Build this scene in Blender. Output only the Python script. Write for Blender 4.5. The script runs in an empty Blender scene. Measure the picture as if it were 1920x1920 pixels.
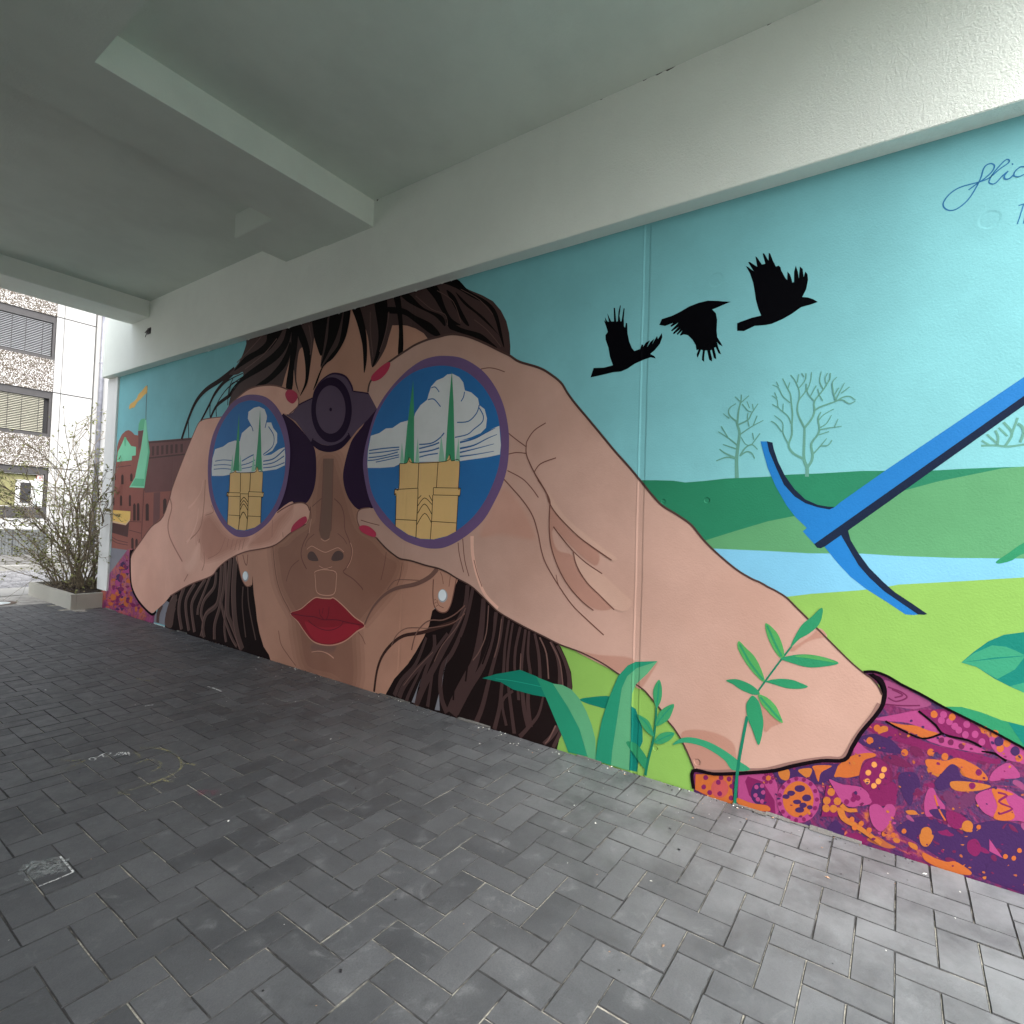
import bpy, bmesh, math, random
from mathutils import Vector, Matrix, noise
# ------------------------------------------------------------------ units
K = 4/3            # every length below is given in units of K metres
D = 2.61           # distance of the painted wall from the camera's own line
sc = bpy.context.scene
C = sc.collection
# ------------------------------------------------------------------ camera
cam = bpy.data.cameras.new('camera'); camo = bpy.data.objects.new('camera', cam); C.objects.link(camo)
RIGHT = Vector((0.57393, -0.81790, 0.04045)); DOWN = Vector((0.03872, -0.02224, -0.99900)); FWD = Vector((0.81799, 0.57492, 0.01890))
EYE = Vector((0, 0, 1.2))
m = Matrix((RIGHT, -DOWN, -FWD)).transposed().to_4x4(); m.translation = EYE*K
camo.matrix_world = m
cam.sensor_width = 36; cam.lens = 36*1034/1920; cam.clip_start = .05; cam.clip_end = 500
sc.camera = camo
# ------------------------------------------------------------------ sky, sun, exposure
w = bpy.data.worlds.new('World'); sc.world = w; w.use_nodes = True
nt = w.node_tree; nt.nodes.clear()
sky = nt.nodes.new('ShaderNodeTexSky'); sky.sky_type = 'NISHITA'; sky.sun_disc = False
SUN_EL, SUN_AZ = math.radians(50), math.radians(212)
sky.sun_elevation = SUN_EL; sky.sun_rotation = SUN_AZ
sky.air_density = 1.0; sky.dust_density = 4.0; sky.ozone_density = 1.0
hs = nt.nodes.new('ShaderNodeHueSaturation'); hs.inputs['Saturation'].default_value = .32
bg = nt.nodes.new('ShaderNodeBackground'); bg.inputs['Strength'].default_value = .15
ow = nt.nodes.new('ShaderNodeOutputWorld')
nt.links.new(sky.outputs[0], hs.inputs['Color']); nt.links.new(hs.outputs[0], bg.inputs['Color']); nt.links.new(bg.outputs[0], ow.inputs['Surface'])
sun = bpy.data.lights.new('sun', 'SUN'); sun.energy = .5; sun.angle = math.radians(80); sun.color = (1, .97, .93)
suno = bpy.data.objects.new('sun', sun); C.objects.link(suno)
sd = Vector((math.sin(SUN_AZ)*math.cos(SUN_EL), math.cos(SUN_AZ)*math.cos(SUN_EL), math.sin(SUN_EL)))
suno.rotation_euler = sd.to_track_quat('Z', 'Y').to_euler(); suno.location = (0, 0, 30)
sc.view_settings.view_transform = 'Standard'; sc.view_settings.look = 'None'; sc.view_settings.gamma = 1
sc.view_settings.use_curve_mapping = False
sc.view_settings.exposure = 2.05
sc.cycles.max_bounces = 12; sc.cycles.diffuse_bounces = 8; sc.cycles.caustics_reflective = False; sc.cycles.caustics_refractive = False
random.seed(7)
R = random.Random(11)
# ------------------------------------------------------------------ material helpers
def new_mat(name):
    m = bpy.data.materials.new(name); m.use_nodes = True
    return m, m.node_tree, m.node_tree.nodes['Principled BSDF']
def N(t, kind, **kw):
    n = t.nodes.new(kind)
    for k, v in kw.items():
        if k in n.inputs: n.inputs[k].default_value = v
        else: setattr(n, k, v)
    return n
def math_n(t, op, a, b=None, c=None):
    n = t.nodes.new('ShaderNodeMath'); n.operation = op
    for i, v in enumerate((a, b, c)):
        if v is None: continue
        if isinstance(v, (int, float)): n.inputs[i].default_value = v
        else: t.links.new(v, n.inputs[i])
    return n.outputs[0]
def maprange(t, v, a, b, c, d, smooth=True):
    n = t.nodes.new('ShaderNodeMapRange'); n.interpolation_type = 'SMOOTHSTEP' if smooth else 'LINEAR'
    t.links.new(v, n.inputs['Value'])
    for k, x in zip(('From Min', 'From Max', 'To Min', 'To Max'), (a, b, c, d)): n.inputs[k].default_value = x
    return n.outputs['Result']
def mix(t, f, a, b, mode='MIX'):
    n = t.nodes.new('ShaderNodeMix'); n.data_type = 'RGBA'; n.blend_type = mode
    for k, v in ((0, f), (6, a), (7, b)):
        if isinstance(v, (int, float)): n.inputs[k].default_value = v
        elif isinstance(v, tuple): n.inputs[k].default_value = (*v[:3], 1)
        else: t.links.new(v, n.inputs[k])
    return n.outputs[2]
def noise_t(t, scale, detail=4, rough=.55, vec=None, dist=0):
    n = N(t, 'ShaderNodeTexNoise', Scale=scale, Detail=detail, Roughness=rough, Distortion=dist)
    if vec is None:
        g = t.nodes.new('ShaderNodeNewGeometry'); vec = g.outputs['Position']
    t.links.new(vec, n.inputs['Vector']); return n.outputs['Fac']
def bump(t, b, h, strength=.3, dist=.01, normal=None):
    n = N(t, 'ShaderNodeBump', Strength=strength, Distance=dist); t.links.new(h, n.inputs['Height'])
    if normal is not None: t.links.new(normal, n.inputs['Normal'])
    t.links.new(n.outputs[0], b.inputs['Normal'])
    return n.outputs[0]
def stucco(name, col, grain, strength, dirt=.10):
    m, t, b = new_mat(name)
    big = noise_t(t, 1.1, 5, .6); fine = noise_t(t, grain, 3, .6, dist=.6); mid = noise_t(t, 7, 4)
    c = mix(t, maprange(t, big, .35, .7, 0, dirt), col, tuple(x*.55 for x in col))
    c = mix(t, maprange(t, mid, .4, .75, 0, .10), c, tuple(x*.8 for x in col))
    t.links.new(c, b.inputs['Base Color']); b.inputs['Roughness'].default_value = .9; b.inputs['Specular IOR Level'].default_value = .25
    h = math_n(t, 'ADD', fine, math_n(t, 'MULTIPLY', mid, .5))
    bump(t, b, h, strength, .012)
    return m
M = {}
M['stucco'] = stucco('white_stucco', (.81, .86, .80), 95, .55, .10)
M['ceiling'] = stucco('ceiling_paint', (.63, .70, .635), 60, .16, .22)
M['side_wall'] = stucco('side_wall_render', (.17, .175, .175), 55, .5, .15)
M['facade_white'] = stucco('facade_panel', (.42, .42, .41), 30, .1, .12)
M['insulation'] = stucco('insulation_render', (.74, .75, .73), 70, .3, .05)
M['concrete'] = stucco('planter_concrete', (.40, .39, .34), 60, .25, .35)
M['kerb'] = stucco('kerb_concrete', (.30, .295, .275), 50, .2, .3)
M['cement'] = stucco('cement_fillet', (.15, .147, .138), 60, .6, .4)
def plain(name, col, rough=.6, var=.1, scale=8, metal=0, bumpk=0):
    m, t, b = new_mat(name)
    f = noise_t(t, scale, 5)
    c = mix(t, maprange(t, f, .3, .7, 0, 1), tuple(x*(1-var) for x in col), tuple(min(1, x*(1+var)) for x in col))
    t.links.new(c, b.inputs['Base Color']); b.inputs['Roughness'].default_value = rough; b.inputs['Metallic'].default_value = metal
    if bumpk: bump(t, b, noise_t(t, scale*6, 3), bumpk, .01)
    return m
M['dark_metal'] = plain('dark_window_metal', (.045, .042, .042), .45)
M['blind'] = plain('blind_slat', (.36, .37, .38), .4, .06)
M['blind_warm'] = plain('blind_slat_cream', (.42, .41, .33), .4, .06)
M['zinc'] = plain('zinc_pipe', (.17, .175, .20), .4, .2, 5, .3)
M['ribbed'] = plain('ribbed_grey_panel', (.11, .118, .118), .6, .15, 4)
M['soil'] = plain('soil', (.06, .045, .035), .95, .4, 30, 0, .8)
M['bark'] = plain('twig_bark', (.17, .135, .088), .8, .3, 25)
M['leaf'] = plain('young_leaf', (.20, .21, .065), .6, .35, 12)
M['bud'] = plain('brown_bud', (.16, .13, .065), .7, .4, 14)
M['olive'] = plain('olive_wall_inside', (.20, .19, .085), .8, .1)
M['white_frame'] = plain('white_frame', (.50, .50, .49), .4, .05)
M['pale'] = plain('pale_panel', (.62, .68, .68), .5, .2, 6)
M['red'] = plain('red_sign_paint', (.35, .05, .05), .5)
M['black'] = plain('black_paint', (.015, .015, .018), .5)
M['dark_void'] = plain('dark_room', (.02, .02, .022), .8)
M['sand'] = plain('joint_sand', (.05, .048, .045), .95, .6, 40)
M['slab'] = plain('grey_slab', (.30, .29, .27), .8, .25, 6, 0, .3)
M['asphalt'] = plain('pavement_asphalt', (.13, .127, .12), .9, .2, 10, 0, .3)
M['sett'] = plain('granite_sett', (.17, .17, .175), .6, .3, 3, 0, .4)
M['ground'] = plain('yard_ground', (.22, .21, .20), .9, .2, 3)
M['chip'] = plain('white_chip', (.7, .7, .66), .7, .2)
M['litter'] = plain('dry_litter', (.35, .22, .14), .8, .4)
M['rust_metal'] = plain('rusty_metal', (.06, .05, .045), .6, .4, 60)
M['lid_rim'] = plain('rusty_rim', (.12, .085, .06), .7, .3, 30)
def glass():
    m, t, b = new_mat('window_glass')
    b.inputs['Base Color'].default_value = (.85, .9, .9, 1); b.inputs['Roughness'].default_value = .03; b.inputs['Transmission Weight'].default_value = 1; b.inputs['IOR'].default_value = 1.1
    return m
M['glass'] = glass()
def aggregate():
    m, t, b = new_mat('exposed_aggregate')
    g = t.nodes.new('ShaderNodeNewGeometry')
    v = N(t, 'ShaderNodeTexVoronoi', Scale=75); t.links.new(g.outputs['Position'], v.inputs['Vector'])
    sep = t.nodes.new('ShaderNodeSeparateColor'); t.links.new(v.outputs['Color'], sep.inputs[0])
    r = t.nodes.new('ShaderNodeValToRGB'); t.links.new(sep.outputs[0], r.inputs[0])
    for p, c in ((0, (.058, .045, .031)), (.35, (.070, .055, .039)), (.7, (.080, .064, .046)), (1, (.105, .088, .065))):
        e = r.color_ramp.elements.new(p); e.color = (*c, 1)
    r.color_ramp.elements.remove(r.color_ramp.elements[0]); r.color_ramp.elements.remove(r.color_ramp.elements[-1])
    t.links.new(r.outputs[0], b.inputs['Base Color']); b.inputs['Roughness'].default_value = .85
    bump(t, b, v.outputs['Distance'], .15, .01)
    return m
M['aggregate'] = aggregate()
def paver_mat():
    m, t, b = new_mat('grey_paver')
    g = t.nodes.new('ShaderNodeNewGeometry'); oi = t.nodes.new('ShaderNodeObjectInfo')
    rnd = math_n(t, 'FRACT', math_n(t, 'ADD', g.outputs['Random Per Island'], math_n(t, 'MULTIPLY', oi.outputs['Random'], 3.7)))
    base = mix(t, rnd, (.058, .0615, .067), (.098, .103, .110))
    big = noise_t(t, 1.3, 5, .6); mid = noise_t(t, 9, 6, .65); fine = noise_t(t, 160, 3, .7)
    base = mix(t, maprange(t, big, .45, .75, 0, .35), base, (.18, .185, .192))
    base = mix(t, maprange(t, mid, .54, .76, 0, .4), base, (.24, .246, .254))
    sm = noise_t(t, 4.2, 6, .7, dist=1.5); base = mix(t, maprange(t, sm, .58, .74, 0, .32), base, (.29, .296, .304))
    base = mix(t, maprange(t, mid, .42, .25, 0, .5), base, (.04, .041, .043))
    base = mix(t, maprange(t, fine, .35, .7, 0, .28), base, (.03, .03, .031))
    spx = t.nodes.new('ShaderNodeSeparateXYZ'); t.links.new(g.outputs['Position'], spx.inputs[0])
    painted_light = math_n(t, 'MULTIPLY', maprange(t, math_n(t, 'SUBTRACT', spx.outputs['X'], math_n(t, 'MULTIPLY', spx.outputs['Y'], .55)), .7*K, 2.5*K, 0, 1), maprange(t, noise_t(t, 3.1, 5, .65), .3, .7, .15, .75))  # daylight painted into the paver colour, paler towards the wall's yard end
    base = mix(t, painted_light, base, (.24, .25, .262))
    # pale specks of dropped paint
    v = N(t, 'ShaderNodeTexVoronoi', Scale=9, Randomness=1); t.links.new(g.outputs['Position'], v.inputs['Vector'])
    sep = t.nodes.new('ShaderNodeSeparateColor'); t.links.new(v.outputs['Color'], sep.inputs[0])
    spot = math_n(t, 'MULTIPLY', maprange(t, v.outputs['Distance'], .05, .02, 0, 1), maprange(t, sep.outputs[1], .92, .94, 0, .6))
    base = mix(t, spot, base, (.5, .5, .48))
    t.links.new(base, b.inputs['Base Color'])
    rr = maprange(t, mid, .3, .7, .42, .68); t.links.new(rr, b.inputs['Roughness']); b.inputs['Specular IOR Level'].default_value = .5
    bump(t, b, math_n(t, 'ADD', fine, math_n(t, 'MULTIPLY', mid, 1.5)), .28, .006)
    return m
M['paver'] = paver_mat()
M['arris'] = plain('paver_arris', (.042, .043, .045), .9, .4, 30)
def sand_mat():
    m, t, b = new_mat('joint_fill')
    f = noise_t(t, 2.3, 4, .7); g = noise_t(t, 60, 3)
    c = mix(t, maprange(t, f, .43, .55, 0, 1), (.035, .034, .033), (.42, .40, .34))
    c = mix(t, maprange(t, g, .3, .7, 0, .6), c, (.03, .03, .03))
    t.links.new(c, b.inputs['Base Color']); b.inputs['Roughness'].default_value = 1
    return m
M['joint'] = sand_mat()
# relief shared by all wall paint: panel joints, filled bolt holes, roller texture
def relief_group():
    g = bpy.data.node_groups.new('wall_relief', 'ShaderNodeTree')
    g.interface.new_socket('Normal', in_out='OUTPUT', socket_type='NodeSocketVector')
    g.interface.new_socket('Joint', in_out='OUTPUT', socket_type='NodeSocketFloat')
    t = g; out = t.nodes.new('NodeGroupOutput')
    geo = t.nodes.new('ShaderNodeNewGeometry'); sp = t.nodes.new('ShaderNodeSeparateXYZ'); t.links.new(geo.outputs['Position'], sp.inputs[0])
    y, z = sp.outputs['Y'], sp.outputs['Z']
    wob = math_n(t, 'MULTIPLY', math_n(t, 'SUBTRACT', noise_t(t, 2.0, 2), .5), .012)
    total = None; joint = None
    for y0, tilt, half, depth in ((1.036, .0115, .015, .38), (6.13, -.02, .012, .2), (2.70, .0, .010, .2)):
        c = math_n(t, 'ADD', math_n(t, 'MULTIPLY_ADD', z, tilt, y0*K), wob)
        d = math_n(t, 'ABSOLUTE', math_n(t, 'SUBTRACT', y, c))
        h = maprange(t, d, (half-.005)*K, (half+.004)*K, depth, 0)
        total = h if total is None else math_n(t, 'ADD', total, h)
        lip = maprange(t, math_n(t, 'ABSOLUTE', math_n(t, 'SUBTRACT', math_n(t, 'SUBTRACT', y, c), (half+.006)*K)), 0, .006*K, depth*.45, 0)
        total = math_n(t, 'SUBTRACT', total, lip)
        if joint is None: joint = h
    for cy, cz, r in ((1.399, 2.365, .032), (.724, 2.369, .036), (-.245, 2.376, .036), (6.40, 2.33, .036), (.939, 1.332, .012), (.731, 1.339, .014), (.935, .143, .012), (.735, .135, .016), (4.6, 2.3, .035), (3.2, 2.33, .034)):
        dy = math_n(t, 'SUBTRACT', y, cy*K); dz = math_n(t, 'SUBTRACT', z, cz*K)
        d = math_n(t, 'SQRT', math_n(t, 'ADD', math_n(t, 'MULTIPLY', dy, dy), math_n(t, 'MULTIPLY', dz, dz)))
        h = maprange(t, d, r*K*.72, r*K, .17 if r > .02 else 1.6, 0)
        total = math_n(t, 'ADD', total, h)
    total = math_n(t, 'MULTIPLY', total, -1)
    tex = math_n(t, 'MULTIPLY', noise_t(t, 90, 3), .16); und = math_n(t, 'MULTIPLY', noise_t(t, 3, 3), .5)
    total = math_n(t, 'ADD', total, math_n(t, 'ADD', tex, und))
    b = N(t, 'ShaderNodeBump', Strength=.55, Distance=.012); t.links.new(total, b.inputs['Height'])
    t.links.new(b.outputs[0], out.inputs['Normal']); t.links.new(joint, out.inputs['Joint'])
    return g
RELIEF = relief_group()
PAL = {}
def paint(name, col):
    m, t, b = new_mat('paint_'+name)
    f = noise_t(t, 2.2, 4); s = noise_t(t, 26, 3)
    c = mix(t, maprange(t, f, .3, .7, 0, 1), tuple(x*.95 for x in col), tuple(min(1, x*1.05) for x in col))
    c = mix(t, maprange(t, s, .35, .7, 0, .08), c, tuple(x*.8 for x in col))
    if name.startswith('skin'): c = mix(t, maprange(t, noise_t(t, .9, 3), .42, .68, 0, .5), c, (col[0]*.80, col[1]*.74, col[2]*.70))
    g = t.nodes.new('ShaderNodeGroup'); g.node_tree = RELIEF
    c = mix(t, math_n(t, 'MULTIPLY', g.outputs['Joint'], .12), c, tuple(x*.5 for x in col))
    t.links.new(c, b.inputs['Base Color']); t.links.new(g.outputs['Normal'], b.inputs['Normal'])
    b.inputs['Roughness'].default_value = .65; b.inputs['Specular IOR Level'].default_value = (.04 if max(col) < .05 else .22)
    return m
def paint_mottled(name, cols, scale):
    m, t, b = new_mat('paint_'+name)
    geo = t.nodes.new('ShaderNodeNewGeometry')
    wv = N(t, 'ShaderNodeTexNoise', Scale=scale*.8, Detail=3); t.links.new(geo.outputs['Position'], wv.inputs['Vector'])
    va = t.nodes.new('ShaderNodeVectorMath'); va.operation = 'MULTIPLY_ADD'; va.inputs[1].default_value = (.25, .25, .25)
    t.links.new(wv.outputs['Color'], va.inputs[0]); t.links.new(geo.outputs['Position'], va.inputs[2])
    f = noise_t(t, scale, 5, .62, va.outputs[0], 1.2)
    r = t.nodes.new('ShaderNodeValToRGB'); t.links.new(f, r.inputs[0])
    el = r.color_ramp.elements
    while len(el) < len(cols): el.new(.5)
    for e, (p, c) in zip(el, cols): e.position = p; e.color = (*c, 1)
    g = t.nodes.new('ShaderNodeGroup'); g.node_tree = RELIEF
    t.links.new(r.outputs[0], b.inputs['Base Color']); b.inputs['Roughness'].default_value = .5
    bump(t, b, noise_t(t, 40, 4, .6), .5, .01, g.outputs['Normal'])
    return m
PALETTE = """sky 0.181 0.463 0.498
hill_dark 0.015 0.179 0.092
hill_mid 0.088 0.280 0.125
water 0.174 0.447 0.627
meadow 0.216 0.406 0.084
brick 0.267 0.093 0.073
brick_dark 0.152 0.064 0.061
brick_deep 0.077 0.033 0.032
grey_ground 0.198 0.198 0.226
mint 0.226 0.641 0.400
mint_dark 0.125 0.472 0.262
pole 0.113 0.180 0.180
flag 0.677 0.423 0.121
window_dark 0.051 0.022 0.020
awning 0.820 0.545 0.162
cream 0.714 0.487 0.306
tree 0.105 0.276 0.221
crow 0.001 0.001 0.002
ink 0.013 0.126 0.291
axe_blue 0.010 0.159 0.449
axe_navy 0.011 0.019 0.043
teal 0.001 0.169 0.129
leaf_lt 0.031 0.262 0.143
leaf_mid 0.019 0.220 0.099
leaf_mid2 0.028 0.256 0.127
leaf_gr 0.093 0.331 0.167
leaf_gr2 0.036 0.266 0.110
leaf_gr3 0.066 0.292 0.080
leaf_dk 0.014 0.228 0.129
teal_dk 0.002 0.169 0.114
leaf_rib 0.013 0.288 0.192
stem 0.005 0.153 0.088
sleeve 0.104 0.015 0.088
sleeve_l 0.176 0.023 0.148
purple 0.042 0.013 0.076
magenta 0.164 0.009 0.074
magenta_dk 0.120 0.010 0.057
pink 0.318 0.046 0.163
pink_dull 0.247 0.052 0.143
orange 0.432 0.108 0.024
orange_lt 0.618 0.250 0.067
ochre 0.414 0.131 0.026
rust 0.331 0.087 0.033
coral 0.404 0.067 0.067
heart_dk 0.110 0.024 0.082
black_line 0.006 0.003 0.005
skin_face 0.458 0.241 0.169
skin_face_dk 0.286 0.138 0.095
nose_band 0.170 0.090 0.065
skin_hi 0.610 0.324 0.232
nostril 0.093 0.052 0.047
chin_dk 0.215 0.111 0.088
line 0.154 0.064 0.049
line_lt 0.378 0.176 0.130
lip 0.256 0.011 0.022
lip_lt 0.347 0.016 0.032
lip_line 0.114 0.007 0.019
pearl 0.723 0.787 0.820
pearl_rim 0.334 0.361 0.388
hair_black 0.013 0.008 0.008
hair_brown 0.078 0.042 0.035
hair_brown2 0.053 0.027 0.026
hair_light 0.152 0.083 0.071
curl 0.166 0.083 0.065
curl_dk 0.046 0.022 0.019
hair_top 0.050 0.024 0.022
hair_dk 0.029 0.019 0.018
hair_ink 0.005 0.004 0.004
hair_line 0.113 0.059 0.051
bino 0.078 0.045 0.086
bino_dark 0.027 0.012 0.037
bino_ink 0.018 0.008 0.027
ring 0.139 0.081 0.192
lens_blue 0.019 0.139 0.367
cloud 0.589 0.616 0.616
lens_line 0.026 0.110 0.287
spire 0.041 0.279 0.134
spire_lt 0.251 0.509 0.362
tower 0.674 0.439 0.178
tower_line 0.016 0.012 0.009
skin_l 0.682 0.388 0.301
skin_l_dk 0.508 0.253 0.188
skin_hi2 0.742 0.445 0.349
nail 0.425 0.025 0.070
skin_r 0.492 0.309 0.250
skin_r_warm 0.496 0.279 0.217
skin_r_sh 0.410 0.219 0.168
skin_r_hi 0.531 0.340 0.269
outline 0.068 0.033 0.028
cuff_sh 0.231 0.125 0.107
skin_face_dk~1 0.411 0.213 0.149
skin_face_dk~2 0.366 0.186 0.129
skin_face_dk~3 0.324 0.161 0.111
chin_dk~1 0.267 0.131 0.093
chin_dk~2 0.249 0.124 0.091
chin_dk~3 0.232 0.117 0.090
skin_l_dk~1 0.635 0.351 0.270
skin_l_dk~2 0.591 0.317 0.241
skin_l_dk~3 0.548 0.284 0.213
skin_hi2~1 0.697 0.401 0.312
skin_hi2~2 0.712 0.416 0.324
skin_hi2~3 0.727 0.430 0.336
skin_r_warm~1 0.493 0.303 0.243
skin_r_warm~2 0.494 0.295 0.234
skin_r_warm~3 0.495 0.287 0.226
skin_r_sh~1 0.471 0.285 0.228
skin_r_sh~2 0.450 0.262 0.207
skin_r_sh~3 0.429 0.240 0.187
skin_r_hi~1 0.501 0.317 0.255
skin_r_hi~2 0.511 0.325 0.259
skin_r_hi~3 0.521 0.333 0.264"""
for l in PALETTE.split('\n'):
    n, *c = l.split(); PAL[n] = tuple(float(x) for x in c)
PM = {n: paint(n, c) for n, c in PAL.items() if not n.startswith('sleeve')}
P_, O_, G_, K_ = PAL['purple'], PAL['orange'], PAL['magenta'], PAL['pink']
PM['sleeve'] = paint_mottled('sleeve', [(.28, P_), (.40, P_), (.47, G_), (.53, P_), (.60, G_), (.66, O_), (.74, K_)], 3.2)
PM['sleeve_l'] = paint_mottled('sleeve_left', [(.30, P_), (.42, G_), (.48, K_), (.52, G_), (.57, O_), (.63, K_), (.70, O_)], 4.5)
# ------------------------------------------------------------------ object helpers
def link(name, me, mats=(), parent=None):
    for m_ in mats: me.materials.append(m_)
    o = bpy.data.objects.new(name, me); C.objects.link(o)
    if parent: o.parent = parent
    return o
def tag(o, label, cat, group=None):
    o['label'] = label; o['category'] = cat
    if group: o['group'] = group
    return o
def thing(name, label, cat, loc=(0, 0, 0), group=None):
    o = bpy.data.objects.new(name, None); C.objects.link(o); o.location = Vector(loc)*K; o.empty_display_size = .2
    return tag(o, label, cat, group)
class MB:
    """collects shapes (world units of K) into one mesh; origin is taken off again when it hangs under a thing"""
    def __init__(s): s.v = []; s.f = []; s.mi = []
    def add(s, vs, fs, mi=0):
        b = len(s.v); s.v += [tuple(v) for v in vs]; s.f += [tuple(i+b for i in f) for f in fs]; s.mi += [mi]*len(fs)
    def box(s, x0, x1, y0, y1, z0, z1, mi=0):
        s.add([(x0, y0, z0), (x1, y0, z0), (x1, y1, z0), (x0, y1, z0), (x0, y0, z1), (x1, y0, z1), (x1, y1, z1), (x0, y1, z1)],
              [(0, 3, 2, 1), (4, 5, 6, 7), (0, 1, 5, 4), (1, 2, 6, 5), (2, 3, 7, 6), (3, 0, 4, 7)], mi)
    def tube(s, pts, r0, r1, n=5, mi=0):
        b = len(s.v); L = len(pts)
        for i, p in enumerate(pts):
            d = (Vector(pts[min(i+1, L-1)])-Vector(pts[max(i-1, 0)])).normalized()
            a = d.orthogonal().normalized(); c = d.cross(a); r = r0+(r1-r0)*i/(L-1)
            for j in range(n):
                q = Vector(p)+a*(r*math.cos(j*6.2832/n))+c*(r*math.sin(j*6.2832/n)); s.v.append(tuple(q))
        for i in range(L-1):
            for j in range(n):
                s.f.append((b+i*n+j, b+i*n+(j+1) % n, b+(i+1)*n+(j+1) % n, b+(i+1)*n+j)); s.mi.append(mi)
        s.f.append(tuple(b+j for j in range(n))[::-1]); s.mi.append(mi); s.f.append(tuple(b+(L-1)*n+j for j in range(n))); s.mi.append(mi)
    def build(s, name, mats, parent=None, bevel=0, smooth=False):
        me = bpy.data.meshes.new(name)
        off = parent_loc(parent)
        me.from_pydata([tuple(Vector(v)*K-off) for v in s.v], [], s.f); me.polygons.foreach_set('material_index', s.mi)
        if bevel:
            bm = bmesh.new(); bm.from_mesh(me); bmesh.ops.bevel(bm, geom=bm.edges[:], offset=bevel*K, segments=2, affect='EDGES', clamp_overlap=True); bm.to_mesh(me); bm.free()
        if smooth: me.polygons.foreach_set('use_smooth', [True]*len(me.polygons))
        me.update()
        return link(name, me, mats if isinstance(mats, (list, tuple)) else [mats], parent)
def parent_loc(p):
    v = Vector((0, 0, 0))
    while p is not None: v += p.location; p = p.parent
    return v
def bx(name, mat, parent, *c, bevel=0):
    b = MB(); b.box(*c); return b.build(name, mat, parent, bevel)
def struct(o): o['kind'] = 'structure'; return o
def stuff(o): o['kind'] = 'stuff'; return o
# ------------------------------------------------------------------ the gateway building
Y0, Y1 = -2.4, 7.745               # near and far end of the painted wall
YC = -.75                           # the ceiling ends here, the wall runs on into the yard
XL = -.8
gate = thing('gateway_building', 'white rendered building carried over the paved passage on deep beams', 'building', (D, 3, 0))
bx('wall', M['stucco'], gate, D+.0005, 5.5, Y0, Y1, -.05, 2.735)
bx('wall_beam', M['stucco'], gate, 2.515, 5.5, YC-.1, 7.83, 2.73, 4.6, bevel=.003)
bx('opposite_wall', M['side_wall'], gate, XL-.4, XL, YC-.1, 4.3, -.05, 3.4)
bx('pillar', M['stucco'], gate, -4.6, -4.2, 6.61, 7.03, -.05, 3.4)
bx('return_wall', M['side_wall'], gate, -4.6, XL-.4, 3.9, 4.3, -.05, 3.4)
bx('ceiling', M['ceiling'], gate, -4.6, 2.5148, YC, 6.6, 3.405, 3.6)
bx('cross_beam', M['ceiling'], gate, -4.59, 2.5146, 3.048, 3.575, 3.22, 3.41)
bx('haunch', M['ceiling'], gate, 2.088, 2.5142, 3.574, 4.09, 3.223, 3.408, bevel=.004)
bx('lowered_slab', M['ceiling'], gate, XL-.38, .885, YC+.01, 3.048, 3.22, 3.409)
bx('end_beam', M['stucco'], gate, -4.6, 2.5144, 6.6, 7.04, 3.23, 4.6, bevel=.006)
bx('upper_storeys', M['stucco'], gate, -4.6, 5.4, YC+.003, 6.602, 3.601, 4.55)
b = MB(); b.box(2.588, 5.4, 7.565, 7.862, .205, 2.7295); b.build('insulation_edge', M['insulation'], gate, .004)
# cement fillet where wall and paving meet, broken along its length
b = MB()
yy = -1.1
while yy < 7.5:
    L_ = R.uniform(.05, .16); k = noise.noise(Vector((yy*1.7, 3, 0)))
    if (-.6 < yy < 1.25 and k > .02) or k > .22:
        hgt = R.uniform(.002, .009); dep = R.uniform(.014, .032)
        b.add([(D-.004, yy, hgt), (D-.004, yy+L_, hgt*R.uniform(.7, 1.2)), (D-dep, yy+L_, .0015), (D-dep*R.uniform(.7, 1.2), yy, .0015), (D-.004, yy, -.01), (D-.004, yy+L_, -.01)],
              [(0, 1, 2, 3), (0, 3, 4), (1, 5, 2)])
    yy += L_*.93
stuff(b.build('cement_fillet', M['cement'], gate))
# ragged plaster crumbs along the top of the painted wall under the beam
b = MB(); yy = 2.2
while yy < 5.6:
    a = R.uniform(.004, .016); l = R.uniform(.02, .07)
    b.add([(2.592, yy, 2.7305), (2.592, yy+l, 2.7305), (2.594, yy+l*.6, 2.7305-a), (2.60, yy, 2.731), (2.60, yy+l, 2.731)], [(0, 1, 2), (0, 2, 3), (1, 4, 2)])
    yy += R.uniform(.05, .28)
stuff(b.build('plaster_crumbs', M['stucco'], gate))
b = MB()
for y_, l_, h_ in ((.98, .04, .005), (.92, .05, .007), (1.06, .025, .003), (3.005, .02, .012), (1.3, .015, .003), (.5, .02, .003)):
    b.add([(2.5143, y_, 3.404), (2.5143, y_+l_, 3.4045), (2.5143, y_+l_*.8, 3.404-h_), (2.5143, y_+l_*.3, 3.404-h_*.6)], [(0, 1, 2, 3)])
stuff(b.build('crack', M['rust_metal'], gate))
# torn-out fitting in the beam
fit = thing('wall_fitting', 'small torn dark metal fitting stuck in a hole high on the white beam', 'fitting', (2.515, 6.586, 3.07))
b = MB(); b.box(2.511, 2.5149, 6.545, 6.625, 3.05, 3.115); b.build('backing', M['black'], fit)
b = MB(); b.add([(2.51, 6.56, 3.11), (2.51, 6.61, 3.112), (2.485, 6.625, 3.06), (2.478, 6.575, 3.045)], [(0, 1, 2, 3), (3, 2, 1, 0)]); b.tube([(2.508, 6.54, 3.06), (2.49, 6.56, 3.08), (2.497, 6.63, 3.02)], .004, .003); b.build('flap', M['rust_metal'], fit)
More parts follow.
